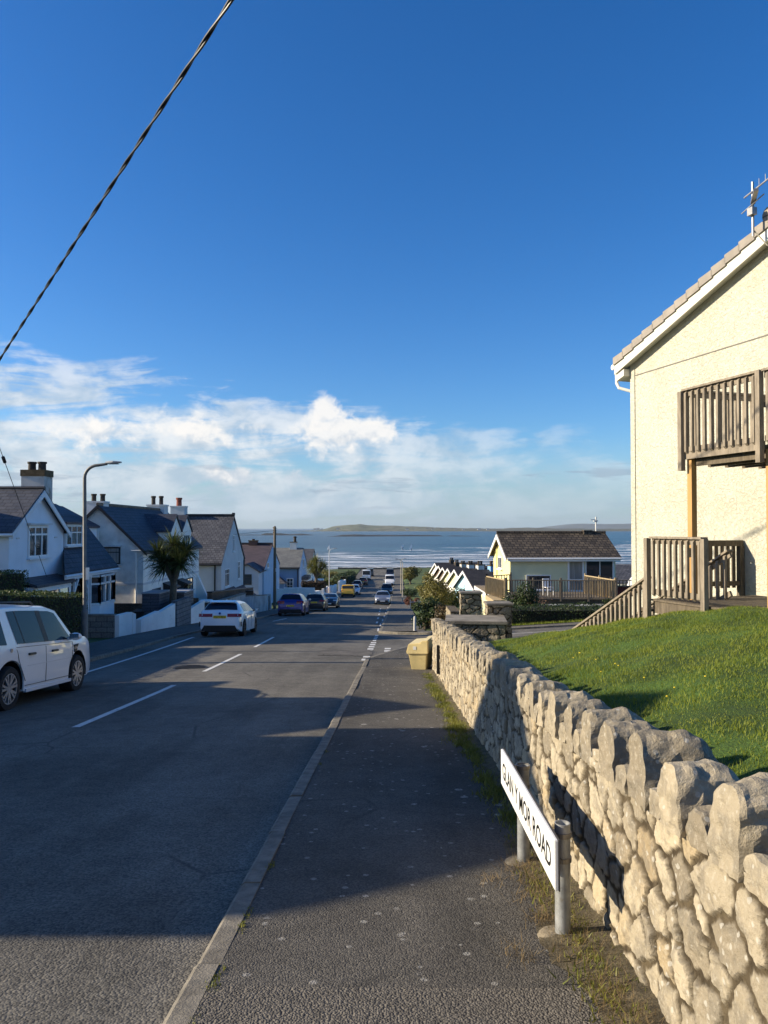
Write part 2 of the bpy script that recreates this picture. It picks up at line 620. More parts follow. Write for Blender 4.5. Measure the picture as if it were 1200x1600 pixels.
def colsheet(name, xs, y0f, y1f, zf, m, ny=8):
    V = []; F = []
    for x in xs:
        a, b = y0f(x), y1f(x)
        for j in range(ny + 1):
            y = a + (b - a) * j / ny
            V.append((x, y, zf(x, y)))
    n = ny + 1
    for i in range(len(xs) - 1):
        for j in range(ny):
            F.append((i * n + j, (i + 1) * n + j, (i + 1) * n + j + 1, i * n + j + 1))
    return struct(np_mesh(name, V, F, m, smooth=True))


xs2 = [-0.5, -0.35, -0.15, 0.2, 0.5, 0.9, 1.5, 2.5, 4, 6, 9, 14, 20, 30, 40]
sz = lambda x, y: Gf(y) - 0.095 + float(rise(x))
colsheet('side_road', xs2, near_edge, far_edge, sz, M_ROAD)
pz = lambda x, y: Gf(y) + float(rise(x))
sheet('pavement', lambda y: (XR(y) + 0.10, 1.25), np.arange(-6, 20.51, 0.5), lambda x, y: Gf(y) + 0.012 * math.sin(y * 1.3 + x * 2) * 0.5, M_PAVE, 6)
sheet('pavement_patch', lambda y: (XR(y) + 0.11, 1.1), np.arange(-6, 3.06, 0.25), lambda x, y: Gf(y) + 0.012 * math.sin(y * 1.3 + x * 2) * 0.5 + 0.006, M_CHIP, 6)
colsheet('corner_pavement', xs2, lambda x: min(20.45, near_edge(x) - .14) if x < 1.6 else 23.6, lambda x: near_edge(x) - 0.13, pz, M_PAVE)
colsheet('side_pavement', xs2[6:], lambda x: far_edge(x) + 0.13, lambda x: far_edge(x) + 1.3, pz, M_PAVEL)
sheet('grass_verge', lambda y: (2.6, 30), np.arange(34.0, 37.1, 1.0), lambda x, y: pz(x, y) + 0.02, M_LAWN, 10)
ysf = list(np.arange(34.6, 60, 1.0)) + list(np.arange(60, 231, 3.0))
sheet('far_pavement', lambda y: (XR(y) + 0.13, XR(y) + 2.1), ysf, lambda x, y: Gf(y), M_PAVEL, 3)
sheet('left_pavement', lambda y: (XL(y) - 2.1, XL(y) - 0.13), ysr, lambda x, y: Gf(y) + float(np.interp(y, [-10, 14, 30, 400], [-0.13, -0.13, 0.05, 0.05])), M_PAVEL, 3)


def kerb(name, pts, side, ztop, w=0.14, dz=0.22):
    """kerb stones along a path; side=+1: the kerb lies to the right of the path"""
    V = []; F = []
    P = [Vector((p[0], p[1], 0)) for p in pts]
    for i, p in enumerate(P):
        d = (P[min(i + 1, len(P) - 1)] - P[max(i - 1, 0)]).normalized()
        nrm = Vector((d.y, -d.x, 0)) * side
        zt = ztop(p.x, p.y)
        for (o, z) in ((0, -dz), (0.0, -0.018), (0.018, 0.0), (w, 0.002), (w, -dz)):
            q = p + nrm * o
            V.append((q.x, q.y, zt + z))
    for i in range(len(P) - 1):
        for k in range(4):
            F.append((i * 5 + k, i * 5 + k + 1, (i + 1) * 5 + k + 1, (i + 1) * 5 + k))
    return struct(np_mesh(name, V, F, M_KERB))


def kerb_stones(name, y0, y1, xf, side, zo, L=0.92):
    y = y0
    m = MB()
    k = 0
    while y < y1:
        yb = min(y + L - 0.012, y1)
        j = random.uniform(-0.006, 0.006); jz = random.uniform(-0.006, 0.006)
        xa, xb = xf(y) + j, xf(yb) + j
        zq = float(np.interp(y, [-10, 14, 30, 400], [-0.18, -0.18, 0.0, 0.0])) if side < 0 else 0.0
        za, zb = Gf(y) + zo + jz + zq, Gf(yb) + zo + jz + zq
        w = (0.105 if name == 'kerb' else 0.14) * side
        m.add([(xa, y, za - .25), (xa, y, za - .015), (xa + .02 * side, y, za), (xa + w, y, za), (xa + w, y, za - .25),
               (xb, yb, zb - .25), (xb, yb, zb - .015), (xb + .02 * side, yb, zb), (xb + w, yb, zb), (xb + w, yb, zb - .25)],
              [(0, 1, 6, 5), (1, 2, 7, 6), (2, 3, 8, 7), (3, 4, 9, 8), (0, 4, 3, 2, 1), (5, 6, 7, 8, 9)])
        y += L
    o = m.build(name, M_KERB)
    return struct(o)


kerb_stones('kerb', -6, 20.4, XR, 1, 0.008)
kerb_stones('far_kerb', 34.6, 222, XR, 1, 0.006, 1.8)
kerb_stones('left_kerb', -6, 222, XL, -1, 0.055, 1.2)
kerb('corner_kerb', [(x, near_edge(x) - 0.0) for x in (-0.46, -0.35, -0.25, -0.15, 0.0, 0.2, 0.5, 0.9, 1.5, 2.5, 4, 6, 10, 14, 40)], 1, lambda x, y: pz(x, y) + 0.006)
kerb('side_kerb', [(x, far_edge(x)) for x in (-0.25, 0.1, 0.6, 1.5, 2.5, 4, 6, 10, 14, 40)], -1, lambda x, y: pz(x, y) + 0.006)

# ---------------------------------------------------------------- road markings
mk = MB()


def dash(x0, y0, x1, y1, w, zf=roadz, lift=0.006):
    n = max(2, int(abs(y1 - y0) / 0.8) + 1)
    d = Vector((x1 - x0, y1 - y0, 0)).normalized()
    s = Vector((d.y, -d.x, 0)) * (w / 2)
    vs = []
    for i in range(n + 1):
        x = x0 + (x1 - x0) * i / n; y = y0 + (y1 - y0) * i / n
        for q in (-1, 1):
            vs.append((x + s.x * q, y + s.y * q, zf(x + s.x * q, y + s.y * q) + lift))
    mk.add(vs, [(2 * i, 2 * i + 1, 2 * i + 3, 2 * i + 2) for i in range(n)])


for k in range(-1, 3):
    y0 = 10.0 + 7.7 * k
    y1 = y0 + 5.0
    dash(-3.88 - 0.018 * y0, y0, -3.88 - 0.018 * y1, y1, 0.11)
dash(-6.95, 12.5, -7.10, 17.5, 0.12); dash(-7.10, 17.5, -7.66, 30.5, 0.12)
dash(-7.3, 36.5, -7.0, 41.0, 0.12); dash(-6.6, 45, -6.3, 49, 0.12)
for k in range(8):                                                   # give-way marks across the side road
    y0 = 20.75 + 1.05 * k
    dash(XR(y0) - 0.05, y0, XR(y0) - 0.05, y0 + 0.62, 0.20)
for k in range(5):
    y0 = 36.5 + 2.2 * k if k > 3 else 29.3 + 1.05 * k
    dash(XR(y0) - 0.05, y0, XR(y0) - 0.05, y0 + 0.6, 0.14)
for k in range(4):
    y0 = 21.9 + 1.05 * k
    dash(0.06 + 0.02 * k, y0, 0.07 + 0.02 * k, y0 + 0.62, 0.20, sz)
for y0 in (44, 50, 57, 63, 69):
    dash(XR(y0) - 0.75 + (69 - y0) * 0.015, y0, XR(y0) - 0.72 + (69 - y0) * 0.015, y0 + 2.4, 0.11)
for y0 in (36, 41, 47, 53, 60, 66, 73):
    dash(XR(y0) - 0.09, y0, XR(y0) - 0.08, y0 + 2.8, 0.08)
dash(5.0, 30.4, 11.0, 30.7, 0.12, sz)
struct(mk.build('road_markings', M_MARK))
# faint sealed trench edge in the near corner of the road
mk = MB()
dash(-2.6, 2.62, -1.42, 2.66, 0.02); dash(-1.43, 2.66, -1.46, 1.0, 0.02)
struct(mk.build('trench_seam', mat('old_seal', (0.15, 0.14, 0.125), 0.9, 0.3, 20)))
# patch of worn setts at the junction mouth
pt = MB()
for r in range(7):
    for c in range(9):
        x = -1.95 + c * 0.17 + (r % 2) * 0.08; y = 22.3 + r * 0.30
        z = roadz(x, y) + 0.003
        pt.box(x, x + 0.15, y, y + 0.27, z - 0.02, z + 0.006)
struct(pt.build('worn_setts', mat('sett', (0.11, 0.10, 0.085), 0.9, 0.3, 2.0)))

# iron drain cover in the road
d = thing('drain_cover', 'round iron drain cover set in the road beside a white dash', 'drain cover', (-4.75, 18.6, roadz(-4.75, 18.6)))
MB().cyl((0, 0, -0.03), (0, 0, 0.010), 0.42, n=28).build('rim', mat('cast_iron', (0.05, 0.048, 0.045), 0.6, 0.3, 6, metal=0.6), d)
g = MB()
for i in range(-4, 5):
    hw = math.sqrt(0.36 ** 2 - (i * 0.08) ** 2)
    g.box(-hw, hw, i * 0.08 - 0.014, i * 0.08 + 0.014, 0.010, 0.018)
g.build('grid', MATS['cast_iron'], d)

# ---------------------------------------------------------------- shore, sea, far land
SEA = -14.0
bx = np.linspace(-500, 500, 201); by = np.linspace(226, 305, 40)
BX, BY = np.meshgrid(bx, by)
BZ = np.interp(BY, [226, 236, 262, 290, 305], [-11.1, -12.1, -13.3, -13.95, -14.6])
for i in range(BZ.shape[0]):
    for j in range(BZ.shape[1]):
        BZ[i, j] += 0.55 * noise.fractal(Vector((BX[i, j] * .06, BY[i, j] * .13, 0)), 1.0, 2.0, 5) * min(1, (BY[i, j] - 226) / 15)
idx = np.arange(BX.size).reshape(BX.shape)
quads = np.stack([idx[:-1, :-1], idx[:-1, 1:], idx[1:, 1:], idx[1:, :-1]], -1).reshape(-1, 4)
struct(np_mesh('beach', np.stack([BX, BY, BZ], -1).reshape(-1, 3), quads, M_BEACH))

m = bpy.data.materials.new('sea_water'); m.use_nodes = True
T = NT(m.node_tree)
out = T.n('ShaderNodeOutputMaterial'); b = T.n('ShaderNodeBsdfPrincipled'); T.t.links.new(b.outputs[0], out.inputs[0])
co = T.n('ShaderNodeTexCoord').outputs['Object']
sp = T.n('ShaderNodeSeparateXYZ'); T.put(sp.inputs[0], co)
SY = sp.outputs[1]; SX = sp.outputs[0]
wob = T.noise(T.scalev(co, (0.006, 0.012, 1)), 1.0, 5, 0.6)
# breakers: long crests parallel to the shore, closer together towards it
ph = T.m('ADD', T.m('MULTIPLY', T.m('LOGARITHM', T.m('MAXIMUM', T.m('SUBTRACT', SY, 215.0), 10.0), math.e), 8.2), T.m('MULTIPLY', wob, 4.2))
saw = T.m('FRACT', ph)
crest = T.m('MULTIPLY', T.step(saw, 0.0, 0.10), T.step(saw, 0.62, 0.16))
brk = T.noise(T.scalev(co, (0.022, 0.03, 1), (3, 1, 0)), 1.0, 6, 0.65)
lace = T.noise(T.scalev(co, (0.12, 0.35, 1)), 1.0, 6, 0.7)
near = T.step(SY, 600.0, 310.0)
near2 = T.step(T.m('MULTIPLY_ADD', SX, -1.1, SY), 620.0, 330.0)
f1 = T.m('MULTIPLY', crest, T.step(T.m('ADD', brk, T.m('MULTIPLY', T.m('MAXIMUM', near, near2), 0.36)), 0.59, 0.74))
wash = T.m('MULTIPLY', T.step(T.m('MULTIPLY_ADD', wob, 130.0, SY), 415.0, 335.0), T.step(lace, 0.37, 0.60))
caps = T.m('MULTIPLY', T.step(T.noise(T.scalev(co, (0.010, 0.055, 1), (7, 2, 0)), 1.0, 6, 0.72), 0.665, 0.70), T.step(SY, 300.0, 420.0))
foam = T.m('MAXIMUM', T.m('MAXIMUM', T.m('MULTIPLY', f1, T.step(lace, 0.30, 0.55)), wash), T.m('MULTIPLY', caps, 0.55), clamp=True)
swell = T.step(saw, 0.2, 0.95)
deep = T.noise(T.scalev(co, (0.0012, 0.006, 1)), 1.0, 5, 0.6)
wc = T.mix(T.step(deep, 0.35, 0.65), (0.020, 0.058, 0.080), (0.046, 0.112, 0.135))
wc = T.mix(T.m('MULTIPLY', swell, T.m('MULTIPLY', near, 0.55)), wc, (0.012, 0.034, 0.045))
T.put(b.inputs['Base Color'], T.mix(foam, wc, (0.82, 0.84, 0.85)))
T.put(b.inputs['Roughness'], T.m('MULTIPLY_ADD', foam, 0.5, 0.30))
b.inputs['Specular IOR Level'].default_value = 0.45
h = T.m('ADD', T.m('MULTIPLY', T.noise(T.scalev(co, (0.05, 0.16, 1)), 1.0, 6, 0.65), 1.6), T.m('MULTIPLY', crest, 0.6))
bn = T.n('ShaderNodeBump'); bn.inputs['Distance'].default_value = 1.6; bn.inputs['Strength'].default_value = 1.0
T.put(bn.inputs['Height'], h); T.t.links.new(bn.outputs[0], b.inputs['Normal'])
ss = [250, 300, 350, 420, 520, 700, 1000, 2000, 5000, 12000, 30000, 70000]
V = []; F = []
for y in ss:
    for x in (-1.0, 1.0):
        V.append((x * (y * 1.5 + 600), y, SEA))
for i in range(len(ss) - 1):
    F.append((2 * i, 2 * i + 1, 2 * i + 3, 2 * i + 2))
struct(np_mesh('sea', V, F, m))

M_FAR = bpy.data.materials.new('far_fields'); M_FAR.use_nodes = True
T = NT(M_FAR.node_tree)
out = T.n('ShaderNodeOutputMaterial'); b = T.n('ShaderNodeBsdfPrincipled'); T.t.links.new(b.outputs[0], out.inputs[0])
co = T.n('ShaderNodeTexCoord').outputs['Object']
vo = T.vor(T.scalev(co, (0.006, 0.0035, 0.02)), 1.0)
c = T.mix(vo.outputs['Color'], (0.095, 0.118, 0.07), (0.175, 0.172, 0.112))
hd = T.noise(T.scalev(co, (0.02, 0.02, 0.08)), 1.0, 6, 0.7)
c = T.mix(T.step(hd, 0.5, 0.58), c, (0.05, 0.065, 0.035))
sp = T.n('ShaderNodeSeparateXYZ'); T.put(sp.inputs[0], co)
c = T.mix(T.m('MULTIPLY', T.step(sp.outputs[0], -100.0, 700.0), 0.75), c, (0.07, 0.075, 0.055))
T.put(b.inputs['Base Color'], c); b.inputs['Roughness'].default_value = 1.0


def far_land(name, y0, depth, prof, m, rough=2.0, n=220, seed=0):
    """prof: (x, height above sea)"""
    px = [a for a, _ in prof]; ph_ = [h for _, h in prof]
    xs = np.linspace(px[0], px[-1], n)
    hs_ = np.interp(xs, px, ph_)
    V = []; F = []
    ny = 9
    for j in range(ny):
        t = j / (ny - 1)
        prof_y = math.sin(min(1.0, t * 1.6) * math.pi / 2) if t < 0.7 else max(0.0, (1 - t) / 0.3)
        for i, x in enumerate(xs):
            w = noise.fractal(Vector((x * .012 + seed, j * .7, seed)), 1.0, 2.0, 4)
            z = SEA - 0.5 + max(0.0, hs_[i] * prof_y + w * rough * min(1, hs_[i] / 8) * prof_y)
            V.append((x, y0 + depth * t + 60 * noise.noise(Vector((x * .004, seed, 0))), z))
    for j in range(ny - 1):
        for i in range(n - 1):
            F.append((j * n + i, j * n + i + 1, (j + 1) * n + i + 1, (j + 1) * n + i))
    return struct(np_mesh(name, V, F, m, smooth=True))


def fx(px, y):
    return (px - 600) / 1180 * y


YF = 4300
k = YF / 1180
H = lambda v: 15.5 + (826 - v) * k * 0.95
far_land('headland', YF, 900, [(fx(440, YF), 0), (fx(470, YF), 3), (fx(497, YF), 14), (fx(510, YF), H(822)), (fx(528, YF), H(820)), (fx(540, YF), H(818.5)), (fx(558, YF), H(817.6)), (fx(572, YF), H(819.8)), (fx(600, YF), H(820.3)), (fx(625, YF), H(820.6)), (fx(660, YF), H(822)), (fx(700, YF), H(824)), (fx(740, YF), H(825)), (fx(800, YF), H(826)), (fx(850, YF), H(823.6)), (fx(900, YF), H(826)), (fx(960, YF), H(826)), (fx(1100, YF), H(826)), (fx(1400, YF), H(825))], M_FAR, 3.0)
M_HILL = mat('hazy_hills', (0.10, 0.125, 0.13), 1.0, 0.2, 0.002)  # bluish distance haze put into the base colour
YH = 9000
far_land('far_hills', YH, 2500, [(fx(860, YH), 0), (fx(915, YH), 60), (fx(935, YH), 78), (fx(960, YH), 86), (fx(1000, YH), 80), (fx(1100, YH), 90), (fx(1500, YH), 60)], M_HILL, 4.0, seed=4)
M_ISLE = mat('wet_rock', (0.035, 0.038, 0.036), 0.85, 0.4, 0.03)
YI = 1750
far_land('rock_islet', YI, 60, [(fx(340, YI), 0), (fx(352, YI), 1.5), (fx(385, YI), 2), (fx(404, YI), 1.5), (fx(412, YI), 5.5), (fx(435, YI), 5.2), (fx(450, YI), 2.8), (fx(470, YI), 4.6), (fx(484, YI), 1.6), (fx(492, YI), 0)], M_ISLE, 2.0, 120, 7)
YI = 1500
far_land('rock_reef', YI, 60, [(fx(504, YI), 0), (fx(520, YI), 1.2), (fx(535, YI), 3.6), (fx(552, YI), 4.0), (fx(575, YI), 2.8), (fx(600, YI), 3.0), (fx(640, YI), 3.1), (fx(690, YI), 2.6), (fx(698, YI), 0.6), (fx(712, YI), 2.0), (fx(740, YI), 1.2), (fx(768, YI), 0)], M_ISLE, 1.6, 160, 12)

# scattered white cottages on the headland
cot = None
spots_c = [(492, 1.0), (497, 1.1), (503, .9), (528, 1.2), (536, 1.0), (551, .9), (636, 1.0), (646, .9), (668, 1.1), (676, .9), (690, 1.0), (712, 1.0), (724, .9), (748, 1.1), (762, 1.0)]
for i, (px, s) in enumerate(spots_c):
    y = YF + 130 + 40 * (i % 3)
    o = None
    if cot is None:
        mm = MB().box(-8, 8, -4, 4, -6, 5)
        w = thing('cottage', 'white cottage on the far headland shore', 'cottage', (0, 0, 0))
        mm.build('wall', mat('far_white', (0.75, 0.74, 0.70), 0.9, 0.0), w)
        MB().prism([(-8.3, -4.5, 5), (-8.3, 4.5, 5), (-8.3, 0, 9)], (16.6, 0, 0)).build('roof', mat('far_slate', (0.10, 0.10, 0.11), 0.9, 0.0), w)
        cot = w; o = w
    else:
        o = copy_tree(cot)
    o['group'] = 'white cottages on the far headland'
    o.location = (fx(px, y), y, SEA + 4 + 4 * s)
    o.scale = (s, s, s)

# low sea wall where the street ends
sw = MB()
for k in range(24):
    x0 = -14 + k * 1.5
    sw.box(x0, x0 + 1.47, 229.6, 230.3, -11.4, -10.25 - 0.05 * (k % 3))
tag(sw.build('sea_wall', mat('sea_wall_concrete', (0.12, 0.11, 0.095), 0.9, 0.3, 1.0)), 'low dark sea wall across the foot of the street', 'sea wall')

# ---------------------------------------------------------------- rubble stone walls
def mat_stone(name, tint=(1, 1, 1)):
    if name in MATS:
        return MATS[name]
    m = bpy.data.materials.new(name); m.use_nodes = True
    T = NT(m.node_tree)
    out = T.n('ShaderNodeOutputMaterial'); b = T.n('ShaderNodeBsdfPrincipled'); T.t.links.new(b.outputs[0], out.inputs[0])
    at = T.n('ShaderNodeAttribute', attribute_name='stone')       # r: tone of the stone, g: mortar, b: warmth
    sc = T.n('ShaderNodeSeparateColor'); T.put(sc.inputs[0], at.outputs['Color'])
    co = T.n('ShaderNodeTexCoord').outputs['Object']
    n1 = T.noise(co, 9.0, 7, 0.68, 0.4)
    n2 = T.noise(co, 45.0, 5, 0.65)
    t = lambda c: tuple(a * q for a, q in zip(c, tint))
    c = T.mix(sc.outputs[0], t((0.235, 0.20, 0.145)), t((0.50, 0.43, 0.31)))
    c = T.mix(T.m('MULTIPLY', T.step(sc.outputs[2], 0.72, 0.95), 0.5), c, t((0.46, 0.34, 0.18)))
    c = T.mix(T.m('MULTIPLY', T.step(n1, 0.44, 0.62), 0.6), c, t((0.19, 0.17, 0.135)))
    c = T.mix(T.m('MULTIPLY', T.step(n2, 0.5, 0.7), 0.35), c, t((0.58, 0.53, 0.43)))
    mo = T.mix(T.step(n1, 0.35, 0.65), t((0.045, 0.034, 0.021)), t((0.115, 0.090, 0.056)))
    c = T.mix(sc.outputs[1], c, mo)
    lich = T.vor(co, 26.0)
    ls = T.n('ShaderNodeSeparateColor'); T.put(ls.inputs[0], lich.outputs['Color'])
    lm = T.m('MULTIPLY', T.step(T.m('MULTIPLY_ADD', n2, 0.25, lich.outputs['Distance']), 0.42, 0.34), T.step(ls.outputs[0], 0.74, 0.8))
    c = T.mix(T.m('MULTIPLY', lm, 0.55), c, (0.56, 0.54, 0.48))
    T.put(b.inputs['Base Color'], c)
    b.inputs['Roughness'].default_value = 0.93
    b.inputs['Specular IOR Level'].default_value = 0.2
    bn = T.n('ShaderNodeBump'); bn.inputs['Distance'].default_value = 0.010
    T.put(bn.inputs['Height'], T.m('ADD', T.noise(co, 32, 6, 0.72), T.m('MULTIPLY', T.noise(co, 130, 4, 0.7), 0.5)))
    T.t.links.new(bn.outputs[0], b.inputs['Normal'])
    MATS[name] = m
    return m


def rubble(S, T_, cw, ch, seed, depth=0.035, mortar=0.012):
    """relief and colour of rubble masonry at arrays of (along, up); returns offset, rgb"""
    r = np.random.default_rng(seed)
    s0, s1, t0, t1 = S.min() - cw, S.max() + cw, T_.min() - ch, T_.max() + ch
    ns, nt = int((s1 - s0) / cw) + 1, int((t1 - t0) / ch) + 1
    cs, ct = np.meshgrid(np.arange(ns), np.arange(nt), indexing='ij')
    ps = s0 + (cs + 0.5 + 0.5 * (ct % 2) + r.uniform(-.38, .38, cs.shape)) * cw
    pt_ = t0 + (ct + 0.5 + r.uniform(-.38, .38, cs.shape)) * ch
    P = np.stack([ps.ravel(), pt_.ravel()], 1)
    n = len(P)
    an = cw / ch
    wt_ = r.uniform(0, (0.62 * cw) ** 2, n)
    tone = r.uniform(0, 1, n); warm = r.uniform(0, 1, n)
    ti = r.uniform(-.09, .09, (n, 2)); tj = r.uniform(-.28, .28, (n, 2)); tk = r.uniform(-.28, .28, (n, 2)); cj = r.uniform(.004, .02, n); bulge = r.uniform(-.006, .009, n)
    s = S.ravel(); t = T_.ravel()
    # wander so that the joints are not straight
    ws = s + 0.006 * np.sin(t * 41 + s * 17) + 0.005 * np.sin(t * 97 - s * 63 + 1)
    wt = t + 0.006 * np.sin(s * 37 + 2) + 0.005 * np.sin(s * 91 + t * 57)
    off = np.zeros(len(s)); rgb = np.zeros((len(s), 4)); rgb[:, 3] = 1
    CH = 20000
    order = np.argsort(s)
    for a in range(0, len(s), CH):
        ix = order[a:a + CH]
        q = np.stack([ws[ix], wt[ix]], 1)
        sel = np.where((P[:, 0] > q[:, 0].min() - 3 * cw) & (P[:, 0] < q[:, 0].max() + 3 * cw))[0]
        Q = P[sel]
        d = (q[:, None, 0] - Q[None, :, 0]) ** 2 + ((q[:, None, 1] - Q[None, :, 1]) * an) ** 2 - wt_[sel][None, :]
        o = np.argpartition(d, 4, axis=1)[:, :4]
        dd = np.take_along_axis(d, o, 1)
        oo = np.argsort(dd, 1)
        o = np.take_along_axis(o, oo, 1)
        i1 = sel[o[:, 0]]
        e = np.full(len(ix), 9.0)
        for kk in (1, 2, 3):
            i2 = sel[o[:, kk]]
            w = P[i2] - P[i1]; w[:, 1] *= an
            L = np.hypot(w[:, 0], w[:, 1]) + 1e-9
            dq = q - P[i1]; dq[:, 1] *= an
            e = np.minimum(e, np.abs((L * L + wt_[i1] - wt_[i2]) / (2 * L) - (dq * w).sum(1) / L) / np.sqrt(an))
        k_ = np.clip((e - mortar) / 0.007, 0, 1)
        prof = 0.75 * k_ + 0.25 * np.sqrt(np.clip(1 - (1 - k_) ** 2, 0, 1))
        rel = q - P[i1]
        pl = np.minimum((rel * ti[i1]).sum(1), np.minimum((rel * tj[i1]).sum(1) + cj[i1], (rel * tk[i1]).sum(1) + cj[i1] * 1.4))
        off[ix] = prof * np.maximum(0.004, depth + bulge[i1] + np.clip(pl, -.022, .02))
        rgb[ix, 0] = tone[i1]; rgb[ix, 1] = 1 - np.clip((e - mortar * 0.95) / 0.006, 0, 1); rgb[ix, 2] = warm[i1]
    return off.reshape(S.shape), rgb.reshape(S.shape + (4,))


def rubble_face(name, p0, p1, n, zb, zt, ds, dz, cw, ch, seed, m, parent, offset=(0, 0, 0), depth=0.035, snodes=None, mortar=0.012):
    """face from p0 to p1 (xy), outward normal n, between zb(s) and zt(s)"""
    p0 = np.array(p0, float); p1 = np.array(p1, float)
    L = np.hypot(*(p1 - p0)); d = (p1 - p0) / L
    s = np.linspace(0, L, max(2, int(L / ds) + 1)) if snodes is None else snodes
    B = np.array([zb(a) for a in s]); Tt = np.array([zt(a) for a in s])
    hmax = (Tt - B).max()
    nt = max(2, int(hmax / dz) + 1)
    f = np.linspace(0, 1, nt)
    S, Fr = np.meshgrid(s, f, indexing='ij')
    Zz = B[:, None] + (Tt - B)[:, None] * Fr
    off, rgb = rubble(S, Zz - B.min(), cw, ch, seed, depth, mortar)
    fine = np.array([noise.fractal(Vector((a * 26, b * 26, seed)), 0.7, 2.1, 3) for a, b in zip(S.ravel(), Zz.ravel())]).reshape(S.shape) * 0.0055
    off = off + fine * (1 - rgb[..., 1] * 0.4)
    Xx = p0[0] + d[0] * S + n[0] * off - offset[0]
    Yy = p0[1] + d[1] * S + n[1] * off - offset[1]
    V = np.stack([Xx, Yy, Zz - offset[2]], -1).reshape(-1, 3)
    idx = np.arange(S.size).reshape(S.shape)
    q = np.stack([idx[:-1, :-1], idx[1:, :-1], idx[1:, 1:], idx[:-1, 1:]], -1).reshape(-1, 4)
    o = np_mesh(name, V, q, m, parent, smooth=False)
    a = o.data.attributes.new('stone', 'FLOAT_COLOR', 'POINT')
    a.data.foreach_set('color', rgb.reshape(-1).astype(np.float32))
    return o


def join_into(o, others):
    """merge the meshes of others into o (same material)"""
    bm = bmesh.new(); bm.from_mesh(o.data)
    for q in others:
        bm.from_mesh(q.data)
    bm.to_mesh(o.data); bm.free()
    for q in others:
        me = q.data
        bpy.data.objects.remove(q)
        bpy.data.meshes.remove(me)


def flat_stone(mb, m, parent, name, tone=0.25):
    o = mb.build(name, m, parent)
    a = o.data.attributes.new('stone', 'FLOAT_COLOR', 'POINT')
    a.data.foreach_set('color', np.tile(np.array([tone, 0.9, 0.3, 1], np.float32), len(o.data.vertices)))
    return o


M_STONE = mat_stone('limestone_rubble')
M_STONE2 = mat_stone('grey_rubble', (0.72, 0.72, 0.74))

WX = lambda y: 1.0 + 0.006 * y            # face of the garden wall before the stones stand proud
WEND = 17.1
wall_h = lambda y: 0.765 + 0.0135 * max(0, y - 4)


def stone_block(w, d, h, seed, n=7):
    """one rough coping stone: x from 0 to d (front at x=0), y centred, z from 0"""
    pts = {}
    V = []; F = []
    def vid(i, j, k):
        key = (i, j, k)
        if key not in pts:
            u, v, t = i / n * 2 - 1, j / n * 2 - 1, k / n
            # round the top and the ends
            p = Vector((u, v, 0))
            rr = 1.0
            top = max(0.0, (t - 0.45) / 0.55)
            sh = 1 - 0.13 * top ** 2.6
            x = u * (1 - 0.10 * top ** 3 * (1 if u > 0 else 0.1))
            y = v * sh * (1 - (0.14 * abs(u) ** 3 if u > 0 else 0.0))
            z = t * (1 - 0.19 * abs(v) ** 2.6 - 0.30 * max(0, u) ** 2.2 - 0.05 * max(0, -u) ** 5)
            q = Vector(((x + 1) / 2 * d, y * w / 2, z * h))
            vd = noise.voronoi(q * 7.0 + Vector((seed * 3.1, seed * 1.7, seed)))[0]
            nv = noise.noise_vector(q * 5.0 + Vector((seed * 3.1, seed * 1.7, seed)))
            nv2 = noise.noise_vector(q * 21 + Vector((seed, seed * 2.7, 5)))
            outw = Vector((u, v, (t - .4) * 1.6)).normalized()
            fr = 0.45 if u < -0.9 else 1.0
            q = q + nv * 0.017 * fr + nv2 * 0.012 + outw * (0.024 * (0.5 - vd[0])) * fr * min(1, w / .2)
            pts[key] = len(V)
            V.append((q.x, q.y, q.z))
        return pts[key]
    for a in range(n):
        for b in range(n):
            F.append((vid(a, b, n), vid(a + 1, b, n), vid(a + 1, b + 1, n), vid(a, b + 1, n)))
            F.append((vid(0, a, b), vid(0, a, b + 1), vid(0, a + 1, b + 1), vid(0, a + 1, b)))
            F.append((vid(n, a, b), vid(n, a + 1, b), vid(n, a + 1, b + 1), vid(n, a, b + 1)))
            F.append((vid(a, 0, b), vid(a + 1, 0, b), vid(a + 1, 0, b + 1), vid(a, 0, b + 1)))
            F.append((vid(a, n, b), vid(a, n, b + 1), vid(a + 1, n, b + 1), vid(a + 1, n, b)))
    return V, F


gw = thing('stone_wall', 'long rubble stone garden wall with jagged upright coping beside the pavement', 'stone wall', (1.2, 8, Gf(8)))
off0 = (1.2, 8, Gf(8))
sn = [0.0]
while sn[-1] < WEND + 1.5:
    y = sn[-1] - 1.5
    sn.append(sn[-1] + (0.02 if y < 1.2 else 0.0035 * max(1.6, y)))
sn[-1] = WEND + 1.5
body = rubble_face('masonry', (WX(-1.5), -1.5), (WX(WEND), WEND), (-1, 0), lambda s: Gf(s - 1.5) - 0.06, lambda s: Gf(s - 1.5) + wall_h(s - 1.5), 0.02, 0.0085, 0.19, 0.15, 5, M_STONE, gw, off0, 0.013, np.array(sn), 0.0125)
bk = MB()
for i in range(23):
    y0, y1 = -1.5 + i * 0.8, min(-1.5 + (i + 1) * 0.8, WEND)
    if y1 <= y0: break
    za, zb = Gf(y0), Gf(y1)
    ha, hb = wall_h(y0), wall_h(y1)
    x0a, x0b = WX(y0) - .004, WX(y1) - .004
    bk.add([(x0a, y0, za + ha), (x0a + .28, y0, za + ha), (x0a + .28, y0, za - .5), (x0b, y1, zb + hb), (x0b + .28, y1, zb + hb), (x0b + .28, y1, zb - .5)], [(0, 1, 4, 3), (1, 2, 5, 4)])
bk.add([(WX(WEND), WEND, Gf(WEND) - .3), (WX(WEND) + .28, WEND, Gf(WEND) - .3), (WX(WEND) + .28, WEND, Gf(WEND) + wall_h(WEND)), (WX(WEND), WEND, Gf(WEND) + wall_h(WEND))], [(0, 1, 2, 3)])
